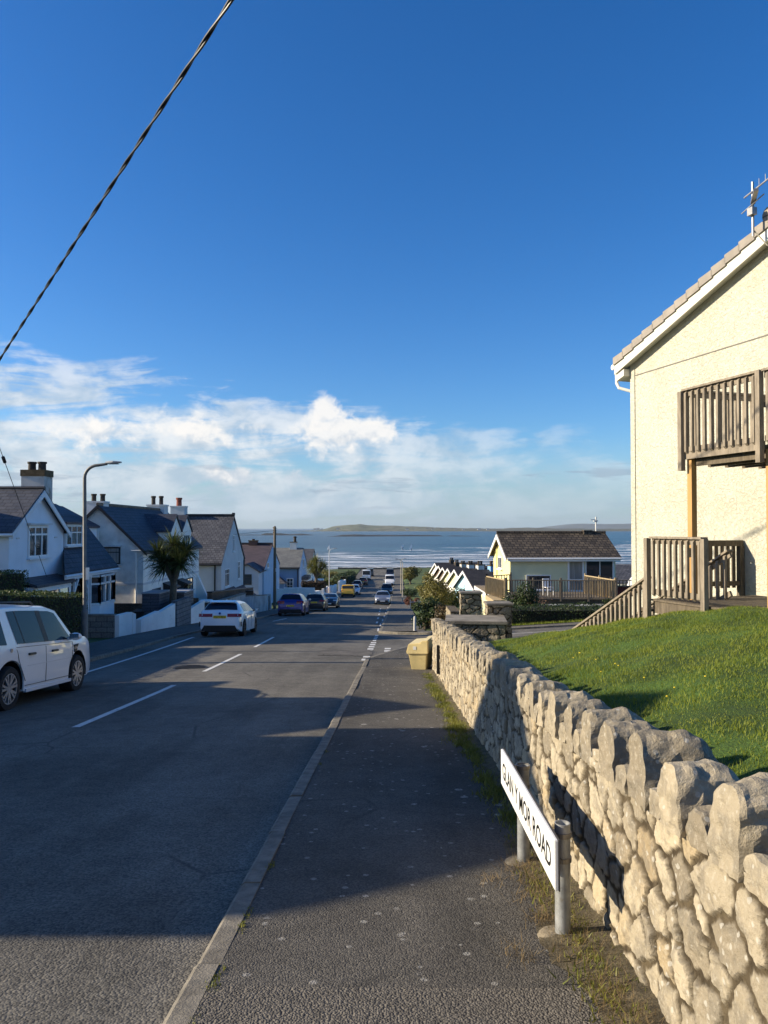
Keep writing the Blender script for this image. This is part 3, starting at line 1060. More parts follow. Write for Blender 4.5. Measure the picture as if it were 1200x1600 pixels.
o = flat_stone(bk, M_STONE, None, 'core')
o.data.transform(Matrix.Translation((-off0[0], -off0[1], -off0[2])))
join_into(body, [o])
CV = []; CF = []; CC = []
y = -1.45; k = 0
while y < WEND - 0.05:
    tall = (k % 2 == 0) if y < 6.5 else random.random() > 0.25
    w = random.uniform(0.17, 0.235) if tall else random.uniform(0.11, 0.19)
    h = random.uniform(0.195, 0.265) if tall else random.uniform(0.06, 0.105)
    if y > 4.5: w *= 0.8; h *= 0.88
    if y > 8: w *= 0.8
    V, F = stone_block(w * 0.98, random.uniform(0.25, 0.33), h + 0.04, k * 1.37 + 3, 18 if y < 4 else (12 if y < 8 else 7))
    yc = y + w / 2
    o0 = len(CV)
    lean = random.uniform(-.10, .10); xj = random.uniform(-.018, .014)
    for (a, b, c) in V:
        CV.append((WX(yc) - 0.030 + xj + a - off0[0], yc + b + c * lean - off0[1], Gf(yc + b) + wall_h(yc) - 0.04 + c - off0[2]))
    tn = random.uniform(0.0, 0.7); wm = random.uniform(0, 0.85)
    CC += [(tn, 0.0, wm, 1)] * len(V)
    CF += [tuple(i + o0 for i in f) for f in F]
    y += w + random.uniform(0.004, 0.022)
    k += 1
cp = np_mesh('coping', CV, CF, M_STONE, gw, smooth=False)
a = cp.data.attributes.new('stone', 'FLOAT_COLOR', 'POINT')
a.data.foreach_set('color', np.array(CC, np.float32).ravel())
sl = MB(); sl.box(-.012, .05, -.05, .05, -.27, .27)  # thin dark upright strip on the wall face
o = sl.build('dark_strip', mat('strip_black', (0.012, 0.012, 0.013), 0.6, 0.2, 20), gw)
o.location = (WX(14.6) - 0.06 - off0[0], 14.6 - off0[1], Gf(14.6) + 0.42 - off0[2])


def stone_box(name, label, cat, x0, x1, y0, y1, zb, zt, m, seed, cell=(0.2, 0.15), cap=0.0, group=None, ds=0.02, rz=0.0):
    cx, cy = (x0 + x1) / 2, (y0 + y1) / 2
    t = thing(name, label, cat, (cx, cy, zb), rz, group)
    hx, hy = (x1 - x0) / 2, (y1 - y0) / 2
    h = zt - zb - cap
    parts = []
    for (a, b, n, sd) in (((-hx, hy), (-hx, -hy), (-1, 0), 1), ((-hx, -hy), (hx, -hy), (0, -1), 2), ((hx, -hy), (hx, hy), (1, 0), 3), ((hx, hy), (-hx, hy), (0, 1), 4)):
        parts.append(rubble_face('masonry', a, b, n, lambda s: -0.1, lambda s: h, ds, ds, cell[0], cell[1], seed * 7 + sd, m, t, depth=0.02, mortar=0.009))
    tp = MB().box(-hx - .015, hx + .015, -hy - .015, hy + .015, h - 0.03, h - 0.001)
    parts.append(flat_stone(tp, m, t, 'masonry', 0.3))
    join_into(parts[0], parts[1:])
    if cap > 0:
        MB().box(-hx - .05, hx + .05, -hy - .05, hy + .05, h, h + cap).build('cap', mat('cement_cap', (0.20, 0.18, 0.15), 0.9, 0.35, 2.5, 0.01, 30), t, bevel=0.012)
    return t


stone_box('planter_wall', 'low rubble stone return wall with a flat cement cap at the end of the garden wall', 'stone wall', 1.40, 2.62, 16.05, 17.2, -1.75, -0.46, M_STONE2, 3, (0.26, 0.22), 0.07, ds=0.018, rz=-0.10)
p1 = stone_box('gate_pier', 'square stone gate pier in front, joined to the cement capped wall', 'gate pier', 2.38, 2.90, 17.25, 17.77, -1.9, -0.20, M_STONE2, 4, (0.26, 0.14), 0.05, 'stone gate piers at the corner', ds=0.018)
p2 = stone_box('gate_pier', 'darker square stone gate pier behind, with a pale letter slot in its face', 'gate pier', 2.02, 2.52, 19.7, 20.2, -2.2, -0.15, M_STONE2, 5, (0.26, 0.13), 0.05, 'stone gate piers at the corner', ds=0.018)
MB().box(0.0, .14, -.275, -.262, 1.36, 1.42).build('letter_slot', mat('pale_metal', (0.45, 0.45, 0.44), 0.5, 0.1), p2)
MB().box(-.06, .12, -.275, -.262, 1.12, 1.17).build('name_plate', MATS['pale_metal'], p2)
stone_box('low_wall', 'low sunlit stone wall running up to the rear gate pier', 'stone wall', 1.80, 2.02, 20.22, 21.8, -2.4, -0.72, M_STONE, 6, (0.2, 0.16), 0.0, ds=0.025)

# ---------------------------------------------------------------- lawn bank in front of the cream house
_lxs = np.array([1.2, 3.0, 5.0, 8.0, 20.0])
_lys = np.array([-3, 0, 4, 8, 11, 14, 18, 24.0])
_lz = np.array([[.55, .26, -.06, -.34, -.62, -.72, -1.3, -2.3],
                [.86, .64, .40, .21, .02, -.46, -1.15, -2.25],
                [1.0, .80, .62, .50, .41, -.12, -1.0, -2.2],
                [1.0, .82, .62, .44, .29, .05, -.8, -2.0],
                [1.0, .82, .62, .44, .32, .15, -.7, -1.9]])


def lawn_z(x, y):
    """bicubic-ish interpolation of the levels"""
    x = np.asarray(x, float); y = np.asarray(y, float)
    def sm(v, g):
        i = np.clip(np.searchsorted(g, v) - 1, 0, len(g) - 2)
        f = np.clip((v - g[i]) / (g[i + 1] - g[i]), 0, 1)
        return i, f
    i, f = sm(x, _lxs); j, g = sm(y, _lys)
    z = (_lz[i, j] * (1 - f) + _lz[i + 1, j] * f) * (1 - g) + (_lz[i, j + 1] * (1 - f) + _lz[i + 1, j + 1] * f) * g
    return z


def lawn_s(x, y):
    z = 0
    for dx, dy in ((0, 0), (.5, 0), (-.5, 0), (0, .9), (0, -.9), (.4, .6), (-.4, -.6), (.4, -.6), (-.4, .6)):
        z = z + lawn_z(np.clip(x + dx, 1.2, 20), np.clip(y + dy, -3, 24)) / 9
    return z + 0.02 * np.sin(x * 3.1 + y * 1.7) + 0.015 * np.sin(x * 5.3 - y * 4.1)


lx_ = np.concatenate([np.arange(1.21, 7, 0.15), np.arange(7, 20.1, 0.6)]); ly_ = np.arange(-3, 24.01, 0.2)
LX, LY = np.meshgrid(lx_, ly_)
LZ = lawn_s(LX, LY)
idx = np.arange(LX.size).reshape(LX.shape)
quads = np.stack([idx[:-1, :-1], idx[:-1, 1:], idx[1:, 1:], idx[1:, :-1]], -1).reshape(-1, 4)
struct(np_mesh('lawn', np.stack([LX, LY, LZ], -1).reshape(-1, 3), quads, M_LAWN, smooth=True))


def blades(name, xs, ys, zs, h, w, m, lean=0.5, parent=None, patch=None):
    n = len(xs)
    a = rng.uniform(0, 2 * np.pi, n)
    hh = h * rng.uniform(0.45, 1.25, n) * (1.0 if patch is None else patch)
    ww = w * rng.uniform(0.7, 1.3, n)
    tx, ty = np.cos(a) * ww, np.sin(a) * ww
    l = rng.uniform(0, lean, n) * hh; b = rng.uniform(0, 2 * np.pi, n)
    ox, oy = np.cos(b) * l, np.sin(b) * l
    V = np.empty((n, 3, 3))
    V[:, 0] = np.stack([xs - tx, ys - ty, zs - .004], 1)
    V[:, 1] = np.stack([xs + tx, ys + ty, zs - .004], 1)
    V[:, 2] = np.stack([xs + ox, ys + oy, zs + hh], 1)
    F = np.arange(3 * n).reshape(n, 3)
    tone = np.repeat(rng.uniform(0, 1, n), 3)
    return np_mesh(name, V.reshape(-1, 3), F, m, parent, tone=tone)


M_BLADE = mat_leaf('grass_blade', (0.085, 0.14, 0.012), (0.27, 0.30, 0.036), 0.35, 0.9, 0.55)
n = 190000
yy = 2.0 + 12.5 * rng.uniform(0, 1, n) ** 1.35
xx = rng.uniform(1.28, 7.5, n)
ok = (xx / yy < 0.62) & ~((xx > 4.1) & (yy > 10.9 + (xx - 4.5) * -.3) & (xx + .31 / .95 * yy > 8.3))
xx, yy = xx[ok], yy[ok]
hh = 0.045
tag(blades('grass', xx, yy, lawn_s(xx, yy), 0.030, 0.0032, M_BLADE, 1.0, None, np.array([1.0 + 1.1 * noise.noise(Vector((a * 1.7, b * 1.7, 0))) + .5 * noise.noise(Vector((a * 6, b * 6, 3))) for a, b in zip(xx, yy)]).clip(.25, 2.2)), 'short green lawn grass on the bank behind the stone wall', 'grass', kind='stuff')
n = 20000
yy = rng.uniform(33.9, 37.2, n); xx = rng.uniform(2.6, 16, n)
tag(blades('grass', xx, yy, np.array([pz(a, b) for a, b in zip(xx, yy)]) + .02, 0.10, 0.012, M_BLADE, 0.6), 'mown grass verge in front of the clipped hedge', 'grass', kind='stuff')
# dandelion flowers dotted over the lawn
M_DAND = mat('dandelion_yellow', (0.75, 0.55, 0.03), 0.7, 0.1)
dl = None
for (u, v) in ((905, 1025), (960, 1040), (965, 1043), (1040, 1092), (938, 1052), (1005, 1062), (895, 1030), (1052, 1078), (930, 1033), (1100, 1060)):
    dx, dz_ = (u - 600) / 1180, (826 - v) / 1180
    yq = 3.0
    while yq < 14 and 1.5 + dz_ * yq > float(lawn_s(np.array(dx * yq), np.array(yq))):
        yq += 0.02
    x_, z_ = dx * yq, float(lawn_s(np.array(dx * yq), np.array(yq)))
    if dl is None:
        dl = thing('dandelion', 'small yellow dandelion flower in the lawn', 'flower', (x_, yq, z_), group='dandelions in the lawn')
        MB().lathe([(0.0, .036), (.010, .040), (.016, .045), (.011, .051), (0.0, .053)], (0, 0, 0), n=10).build('bloom', M_DAND, dl, 40)
        MB().cyl((0, 0, 0), (0, 0, .04), .0022, n=5).build('stem', M_BLADE, dl)
    else:
        c_ = copy_tree(dl); c_.location = (x_, yq, z_ - .012); c_.scale = (.7, .7, .8)

# weeds and dry grass along the foot of the wall
M_WEED = mat_leaf('wall_weed', (0.07, 0.10, 0.015), (0.26, 0.25, 0.05), 0.25, 3.0)
M_DRY = mat_leaf('dry_grass', (0.10, 0.075, 0.035), (0.30, 0.21, 0.10), 0.2, 5.0, 0.8)
cl = []
for i in range(260):
    y = 2.2 + 13.8 * random.random() ** 1.2
    dens = 1.0 if 7.5 < y < 13 else 0.5
    if random.random() > dens: continue
    cl.append((WX(y) - 0.09 - abs(random.gauss(0, 0.07)), y, random.uniform(.03, .09)))
xs_ = []; ys_ = []
for (a, b, c) in cl:
    k = random.randint(40, 90)
    xs_ += list(a + rng.normal(0, c * .8, k)); ys_ += list(b + rng.normal(0, c * 1.6, k))
xs_ = np.minimum(np.array(xs_), 0.985 + 0.006 * np.array(ys_)); ys_ = np.array(ys_)
tag(blades('weeds', xs_, ys_, G(ys_) + 0.0, 0.045, 0.005, M_WEED, 1.2), 'yellowish green weeds growing along the foot of the stone wall', 'weeds', kind='stuff')
xs_ = []; ys_ = []
for i in range(95):
    y = 1.6 + 3.2 * random.random()
    x = WX(y) - 0.06 - abs(random.gauss(0, 0.09)) - (0.10 if 3.0 < y < 4.5 and random.random() < .5 else 0)
    k = random.randint(30, 70)
    xs_ += list(x + rng.normal(0, .04, k)); ys_ += list(y + rng.normal(0, .06, k))
xs_ = np.minimum(np.array(xs_), 0.985); ys_ = np.array(ys_)
tag(blades('dry_grass', xs_, ys_, G(ys_) + 0.004, 0.052, 0.0015, M_DRY, 2.4), 'brown dried grass around the posts of the street sign', 'dry grass', kind='stuff')
xs_ = []; ys_ = []
for i in range(11):
    y = random.choice([random.uniform(2.3, 3.6), random.uniform(3.0, 9.0)])
    k = random.randint(14, 40)
    xs_ += list(XR(y) + .125 + rng.normal(0, .012, k)); ys_ += list(y + rng.normal(0, .035, k))
xs_ = np.array(xs_); ys_ = np.array(ys_)
tag(blades('moss', xs_, ys_, G(ys_) + 0.006, 0.011, 0.004, M_WEED, 1.5), 'green moss tufts in the joint behind the kerb stones', 'moss', kind='stuff')
# strip of soil and moss between pavement and wall
V = []; F = []
ysm = np.arange(1.0, 16.6, 0.06)
for y in ysm:
    w = 0.10 + 0.10 * noise.noise(Vector((0, y * 1.6, 0))) + (0.16 if 2.0 < y < 4.8 else 0.02) + 0.05 * noise.noise(Vector((3, y * 7, 0)))
    w = max(w, 0.04)
    for q in range(4):
        x = WX(y) + .02 - (w + .03) * (1 - q / 3)
        V.append((x, y, Gf(y) + (0.003 if q == 0 else 0.010 + 0.03 * q / 3 + 0.02 * noise.noise(Vector((x * 20, y * 20, 0))))))
for i in range(len(ysm) - 1):
    for q in range(3):
        F.append((i * 4 + q, i * 4 + q + 1, i * 4 + q + 5, i * 4 + q + 4))
struct(np_mesh('soil', V, F, mat('gritty_soil', (0.10, 0.082, 0.05), 1.0, 0.4, 14.0, 0.012, 70, dirt=((0.13, 0.13, 0.03), 4.0, 0.56, 0.8)), smooth=True))


# ---------------------------------------------------------------- lettering
def text_mesh(name, s, m, parent, h, width=None, loc=(0, 0, 0), rot=(0, 0, 0), depth=0.001, weight=0.0, spacing=1.0):
    cu = bpy.data.curves.new(name, 'FONT')
    cu.body = s
    cu.align_x = 'CENTER'; cu.align_y = 'CENTER'
    cu.size = 1.0
    cu.extrude = 0.5
    cu.offset = weight
    cu.resolution_u = 3
    cu.space_character = spacing; cu.space_word = 1.0 + (spacing - 1) * 1.5
    o = bpy.data.objects.new(name, cu)
    COL.objects.link(o)
    bpy.context.view_layer.update()
    me = bpy.data.meshes.new_from_object(o.evaluated_get(bpy.context.evaluated_depsgraph_get()))
    bpy.data.objects.remove(o)
    co_ = np.empty(len(me.vertices) * 3); me.vertices.foreach_get('co', co_); co_ = co_.reshape(-1, 3)
    lo, hi = co_.min(0), co_.max(0)
    co_ -= (lo + hi) / 2
    sy = h / (hi[1] - lo[1]); sx = sy if width is None else width / (hi[0] - lo[0])
    co_ *= np.array([sx, sy, depth])
    me.vertices.foreach_set('co', co_.ravel()); me.update()
    me.name = name
    me.materials.clear(); me.materials.append(m)
    t = bpy.data.objects.new(name, me); COL.objects.link(t)
    t.parent = parent; t.location = loc; t.rotation_euler = rot
    return t


# ---------------------------------------------------------------- street name sign
y0, y1 = 3.22, 4.70
sx_ = 0.73
zc0, zc1 = 0.075, 0.035          # plate centre height at near and far end (the plate is almost level)
sg = thing('street_sign', 'white street name plate on two grey posts in front of the stone wall', 'street sign', (0.79, 3.96, Gf(3.96)))
M_PL = mat('sign_white', (0.80, 0.80, 0.78), 0.35, 0.05, 3.0, dirt=((0.55, 0.52, 0.45), 9.0, 0.66, 0.4))
M_BLK = mat('sign_black', (0.012, 0.012, 0.012), 0.45, 0.0)
M_GALV = mat('galvanised', (0.36, 0.37, 0.37), 0.5, 0.25, 12.0, 0.002, 60, metal=0.5, dirt=((0.20, 0.17, 0.12), 14.0, 0.58, 0.6))
tilt = math.atan2(zc0 - zc1, y1 - y0)
pl = MB().box(-.008, .008, -.735, .735, -.105, .105).build('plate', M_PL, sg, bevel=0.003)
pl.location = (sx_ - 0.79, 0, 0.055 - Gf(3.96)); pl.rotation_euler = (-tilt, 0, 0)
MB().box(.0085, .014, -.737, .737, -.107, .107).build('backing', mat('sign_back', (0.06, 0.055, 0.05), 0.7, 0.3, 9), pl)
text_mesh('lettering', 'GLAN Y MOR ROAD', M_BLK, pl, 0.098, 1.33, (-.0088, 0.0, 0.0), (R(90), 0, R(-90)), 0.0012, 0.010, 1.0)
for (yp, zt, zb) in ((3.46, 0.165, Gf(3.46)), (4.43, 0.12, Gf(4.43))):
    ly = yp - 3.96
    zo = -Gf(3.96)
    p = MB()
    p.lathe([(.0, -.1), (.035, -.1), (.035, zt - zb), (.030, zt - zb), (.030, zt - zb - .03), (0, zt - zb - .03)], (0.02, ly, zb + zo), n=20)
    po = p.build('post', M_GALV, sg, 40)
    for q in (-.055, .055):
        c = MB().lathe([(.036, -.011), (.0405, -.011), (.0405, .011), (.036, .011)], (0.02, ly, 0.06 + zo + q), n=20)
        c.box(-.030, -.018, ly - .012, ly + .012, 0.06 + zo + q - .011, 0.06 + zo + q + .011)
        c.build('clip', mat('steel_clip', (0.30, 0.28, 0.25), 0.45, 0.2, 20, metal=0.7), po)
    f = MB().lathe([(.0, .022), (.055, .018), (.085, .008), (.11, -.02)], (0.0, ly, zb + zo), n=18)
    f.build('footing', mat('footing_concrete', (0.21, 0.175, 0.12), 0.95, 0.3, 14, 0.008, 60), sg, 60)

# ---------------------------------------------------------------- grit bin
gb = thing('grit_bin', 'yellow plastic grit bin standing against the end of the stone wall', 'grit bin', (0.86, 17.55, Gf(17.55)), R(-14))
gb.scale = (.96, .96, .96)
M_GRIT = mat('grit_yellow', (0.68, 0.56, 0.27), 0.55, 0.12, 3.0, 0.003, 25, dirt=((0.52, 0.42, 0.20), 5.0, 0.55, 0.6))
M_GRIT2 = mat('grit_lid_yellow', (0.72, 0.59, 0.29), 0.5, 0.10, 2.5, 0.003, 20)
bd = MB()
def frust(mb, x0, x1, y0, y1, z0, X0, X1, Y0, Y1, Z):
    mb.add([(x0, y0, z0), (x1, y0, z0), (x1, y1, z0), (x0, y1, z0), (X0, Y0, Z), (X1, Y0, Z), (X1, Y1, Z), (X0, Y1, Z)], [(3, 2, 1, 0), (4, 5, 6, 7), (0, 1, 5, 4), (1, 2, 6, 5), (2, 3, 7, 6), (3, 0, 4, 7)])
frust(bd, -.16, .19, -.36, .36, 0, -.23, .22, -.44, .44, 0.43)
bd.build('body', M_GRIT, gb, bevel=0.02)
ld = MB()
prof = [(-.25, .39), (-.27, .43), (-.22, .63), (.06, .66), (.10, .71), (.25, .73), (.25, .41)]
ld.prism([(a, -.46, b) for a, b in prof], (0, .92, 0))
lo = ld.build('lid', M_GRIT2, gb, bevel=0.014)
MB().box(-.10, -.03, -.466, -.4605, .50, .58).build('label', mat('label_white', (0.7, 0.7, 0.66), 0.6, 0.0), lo)
MB().box(-.285, -.262, -.10, .10, .50, .54).build('handle', M_GRIT, lo)

# ---------------------------------------------------------------- building materials
M_WB = mat('render_shade_white', (0.74, 0.78, 0.83), 0.9, 0.05, 1.2, 0.004, 60, dirt=((0.42, 0.42, 0.40), 1.6, 0.66, 0.35))  # white render with the blue of open shade put into its colour
M_WH = mat('render_white', (0.86, 0.83, 0.765), 0.9, 0.06, 1.0, 0.006, 80, dirt=((0.45, 0.44, 0.40), 1.3, 0.62, 0.35))
M_PEB = mat('pebbledash', (0.80, 0.76, 0.69), 0.95, 0.16, 1.4, 0.014, 55, dirt=((0.33, 0.32, 0.29), 0.8, 0.55, 0.55))
M_GRY = mat('render_grey', (0.63, 0.62, 0.61), 0.9, 0.06, 1.0, 0.004, 60)
M_WSHADE = mat('render_white_shade', (0.60, 0.58, 0.62), 0.9, 0.05, 1.0, 0.004, 60)  # mauve shade of a white wall put into the colour
M_BLUE = mat('render_blue', (0.16, 0.28, 0.47), 0.9, 0.06, 1.0, 0.004, 60)
M_PALEB = mat('render_paleblue', (0.42, 0.53, 0.66), 0.9, 0.05, 1.0, 0.004, 60)
M_SKYB = mat('render_sky', (0.44, 0.66, 0.80), 0.9, 0.05, 1.0, 0.004, 60)
M_YEL = mat('render_yellow', (0.78, 0.72, 0.36), 0.9, 0.05, 1.0, 0.005, 60)
M_PYEL = mat('render_pale_yellow', (0.76, 0.72, 0.44), 0.9, 0.05, 1.0, 0.005, 60)
M_UPVC = mat('white_plastic', (0.78, 0.78, 0.77), 0.4, 0.03, 2.0)
M_DKFR = mat('dark_frame', (0.035, 0.028, 0.025), 0.5, 0.1)
M_TIMW = mat('painted_timber', (0.74, 0.75, 0.76), 0.6, 0.06, 4.0)
M_DRIP = mat('black_gutter', (0.02, 0.02, 0.022), 0.5, 0.0)
M_GL = mat_glass('window_glass', (0.028, 0.034, 0.042), 0.03)
M_GLB = mat('blind_reflection_glass', (0.28, 0.27, 0.25), 0.08, 0.25, 2.0, spec=0.8, stretch=(9, 9, .3))  # pale blinds; also a door reflection put into the colour
M_SLA = mat_tiles('slate_blue', (0.05, 0.055, 0.07), (0.085, 0.088, 0.10), 0.34, 0.24, 0.016, 0.6, 0.02, moss=((0.11, 0.09, 0.05), 1.1, 0.62))
M_SLB = mat_tiles('slate_navy', (0.038, 0.044, 0.062), (0.062, 0.068, 0.088), 0.32, 0.24, 0.014, 0.6, 0.018)
M_SLG = mat_tiles('slate_grey', (0.068, 0.070, 0.08), (0.125, 0.125, 0.135), 0.32, 0.28, 0.025, 0.65, 0.03)
M_SLP = mat_tiles('slate_purple', (0.075, 0.056, 0.064), (0.115, 0.085, 0.094), 0.32, 0.28, 0.025, 0.65, 0.025)
M_SLE = mat_tiles('slate_weathered', (0.15, 0.155, 0.15), (0.20, 0.20, 0.185), 0.32, 0.22, 0.010, 0.7, 0.012)
M_TILB = mat_tiles('brown_tile', (0.045, 0.036, 0.026), (0.12, 0.095, 0.065), 0.33, 0.30, 0.03, 0.75, 0.05, moss=((0.20, 0.15, 0.09), 2.2, 0.62))
M_TILG = mat_tiles('grey_tile', (0.24, 0.20, 0.165), (0.30, 0.25, 0.20), 0.33, 0.33, 0.010, 0.8, 0.02)
M_TILD = mat_tiles('dark_tile', (0.05, 0.045, 0.043), (0.075, 0.065, 0.06), 0.33, 0.30, 0.014, 0.7, 0.02)
M_POT = mat('sooty_pot', (0.05, 0.042, 0.036), 0.9, 0.3, 5)
M_POTR = mat('red_pot', (0.20, 0.06, 0.04), 0.9, 0.2, 5)
M_STK = mat('stack_render', (0.52, 0.51, 0.48), 0.95, 0.12, 1.5, 0.006, 40, dirt=((0.22, 0.15, 0.07), 1.6, 0.5, 0.7))
M_STKW = mat('stack_white', (0.66, 0.67, 0.66), 0.95, 0.08, 1.5, 0.006, 40, dirt=((0.32, 0.30, 0.26), 2.0, 0.58, 0.6))
M_STKB = mat('stack_cap', (0.12, 0.085, 0.045), 0.95, 0.35, 4, 0.01, 30)


def gable(mb, x0, x1, y0, y1, zb, ze, zr, axis='x', ym=None):
    """walls of a block with a ridge along axis"""
    if axis == 'x':
        c = (y0 + y1) / 2 if ym is None else ym
        mb.prism([(x0, y0, zb), (x0, y1, zb), (x0, y1, ze), (x0, c, zr), (x0, y0, ze)], (x1 - x0, 0, 0))
    else:
        c = (x0 + x1) / 2 if ym is None else ym
        mb.prism([(x0, y0, zb), (x1, y0, zb), (x1, y0, ze), (c, y0, zr), (x0, y0, ze)], (0, y1 - y0, 0))
    return mb


def roof(mb, x0, x1, y0, y1, ze, zr, axis='x', ov=0.25, og=0.2, th=0.10, lift=0.012, og2=None):
    """two slabs; ov: overhang at the eaves, og/og2: at the gables"""
    og2 = og if og2 is None else og2
    if axis == 'x':
        c = (y0 + y1) / 2; half = (y1 - y0) / 2
    else:
        c = (x0 + x1) / 2; half = (x1 - x0) / 2
    sl = (zr - ze) / half
    for s in (-1, 1):
        a = (c, zr + lift); b = (c + s * (half + ov), ze - sl * ov + lift)
        nl = math.hypot(1, sl)
        t = th * nl
        P = [(a[0], a[1]), (b[0], b[1]), (b[0], b[1] + t), (a[0], a[1] + t)]
        if axis == 'x':
            mb.prism([(x0 - og, p[0], p[1]) for p in P], (x1 - x0 + og + og2, 0, 0))
        else:
            mb.prism([(p[0], y0 - og, p[1]) for p in P], (0, y1 - y0 + og + og2, 0))
    return mb


def ridge_cap(mb, p0, p1, r=0.09):
    return mb.cyl(p0, p1, r, n=8)


def window(root, c, r, n, w, h, cols=2, rows=1, m=None, glass=None, fr=0.07, mull=0.05, sill=True, rowz=None, name='window', head=False):
    """framed window centred at c on a wall with outward normal n and rightward r (local coordinates)"""
    m = m or M_UPVC; glass = glass or M_GL
    c, r, n = Vector(c), Vector(r).normalized(), Vector(n).normalized()
    u = Vector((0, 0, 1))
    f = MB()
    d = 0.07
    cc = c + n * (d / 2 - 0.02)
    for s in (-1, 1):
        f.obox(cc + r * (s * (w / 2 - fr / 2)), r, n, u, fr, d, h)
        f.obox(cc + u * (s * (h / 2 - fr / 2)), r, n, u, w - 2 * fr, d, fr)
    for i in range(1, cols):
        f.obox(cc + r * (-w / 2 + w * i / cols), r, n, u, mull, d * .9, h - 2 * fr)
    zs = [-h / 2 + h * i / rows for i in range(1, rows)] if rowz is None else [h / 2 - h * q for q in rowz]
    for z in zs:
        for i in range(cols):
            a = -w / 2 + w * i / cols + (fr if i == 0 else mull / 2); b = -w / 2 + w * (i + 1) / cols - (fr if i == cols - 1 else mull / 2)
            f.obox(cc + r * ((a + b) / 2) + u * z, r, n, u, b - a, d * .85, mull)
    o = f.build(name, m, root)
    g = MB().obox(c + n * 0.006, r, n, u, w - fr * 1.4, 0.02, h - fr * 1.4)
    g.build('pane', glass, o)
    if sill:
        MB().obox(c - u * (h / 2 + 0.035) + n * 0.06, r, n, u, w + 0.14, 0.16, 0.065).build('sill', M_TIMW if m != M_DKFR else M_STKW, o)
    if head:
        MB().obox(c + u * (h / 2 + 0.06) + n * 0.08, r, n, u, w + 0.2, 0.2, 0.07).build('hood', M_STKW, o)
    return o


def pots(mb, spots, z, h=0.4, r=0.12):
    for (x, y) in spots:
        mb.lathe([(r * .95, 0), (r * .9, h * .75), (r * 1.12, h * .8), (r * 1.12, h), (r * .75, h), (r * .75, h * .6), (0, h * .6)], (x, y, z), n=12)


def chimney(root, x0, x1, y0, y1, zb, zt, m, potm, spots, cap=None, ph=0.4, pr=0.12, ch=.10, co=.05):
    s = MB().box(x0, x1, y0, y1, zb, zt + .099 - ch).build('chimney', m, root)
    MB().box(x0 - co, x1 + co, y0 - co, y1 + co, zt + .10 - ch, zt + .10).build('cap', cap or M_STKB, s)
    for sp_ in spots:
        p = MB(); pots(p, [sp_], zt + .10, ph, pr)
        p.build('chimney_pot', potm, s, 40)
    return s


def bargeboards(root, x, yl, yr, yc, ze, zr, ov=0.25, h=0.22, th=0.05, m=None, name='bargeboard'):
    """on a gable facing +/-x at plane x"""
    half = (yr - yl) / 2; sl = (zr - ze) / half
    mb = MB()
    for s in (-1, 1):
        b = (yc + s * (half + ov), ze - sl * ov)
        mb.prism([(x, yc, zr + .03), (x, b[0], b[1] + .03), (x, b[0], b[1] + .03 - h), (x, yc, zr + .03 - h * 1.25)], (th, 0, 0))
    return mb.build(name, m or M_TIMW, root)


def house(name, label, cat, loc, rz=0.0, group=None):
    return thing(name, label, cat, loc, rz, group)


def rel(t):
    return lambda x, y, z: (x - t.location.x, y - t.location.y, z - t.location.z)


XP = (0, 1, 0); NX = (1, 0, 0)      # wall facing +x: right is +y ... windows are symmetric
NY = (0, -1, 0); RX = (1, 0, 0)

# ======================================================= left side of the street
# --- house A: shade-tinted white house with steep gable and catslide wing
ox, oy, oz = -14.0, 30.6, Gf(30.6) + 0.05
A = house('catslide_house', 'white house tinted with the blue of shade, with a white bargeboard gable and navy catslide slate roof behind the hedge', 'house', (ox, oy, oz))
O = (ox, oy, oz)
yl, yr, ze, zr = 28.2, 33.0, 1.42, 3.02
gable(MB(), -24, -14.0, yl, yr, oz - .6, ze, zr, 'x').build('wall', M_WB, A, off=O)
rf = roof(MB(), -24, -14.0, yl, yr, ze, zr, 'x', 0.22, 0.0, 0.09, og2=0.22).build('roof', M_SLA, A, off=O)
rc = MB(); ridge_cap(rc, (-24, 30.6, zr + .12), (-13.75, 30.6, zr + .12), .08); rc.build('ridge_tiles', M_DRIP, rf, off=O)
o = bargeboards(A, -13.80, yl, yr, 30.6, ze, zr, 0.22, 0.20); o.location = (-ox, -oy, -oz)
gt = MB().cyl((-24, yl - .26, ze - .16), (-13.7, yl - .26, ze - .16), .06, n=8); gt.cyl((-14.5, yl - .1, ze - .2), (-14.5, yl - .06, oz), .045, n=8)
gt.build('gutter', M_UPVC, A, off=O)
window(A, (0.0, -0.05, 0.98 - oz), XP, NX, 1.75, 1.30, 3, 1, rowz=(0.28,), head=True, fr=0.10, mull=.075)
MB().box(-14.0, -13.98, 28.75, 29.0, 1.1, 1.16).build('air_brick', M_GRY, A, off=O)
MB().box(-14.0, -13.98, 32.1, 32.35, 1.1, 1.16).build('air_brick', M_GRY, A, off=O)
chimney(A, -15.25, -14.28, 31.7, 32.5, 1.2, 3.88, M_STK, M_POT, [(-14.98 , 32.1), (-14.55, 32.1)], ph=.36, pr=.17, ch=.27, co=.03).location = (-ox, -oy, -oz)
MB().cyl((-17.5, 30.6, 3.1), (-17.5, 30.6, 3.75), .02, n=6).build('aerial', M_DRIP, A, off=O)
# main roof of the neighbour half rises behind
gable(MB(), -22, -17.2, 26.0, 30.0, oz, 2.2, 3.7, 'x').build('rear_wall', M_WB, A, off=O)
roof(MB(), -22, -17.2, 26.0, 30.0, 2.2, 3.55, 'x', 0.2, 0.1).build('rear_roof', M_SLA, A, off=O)
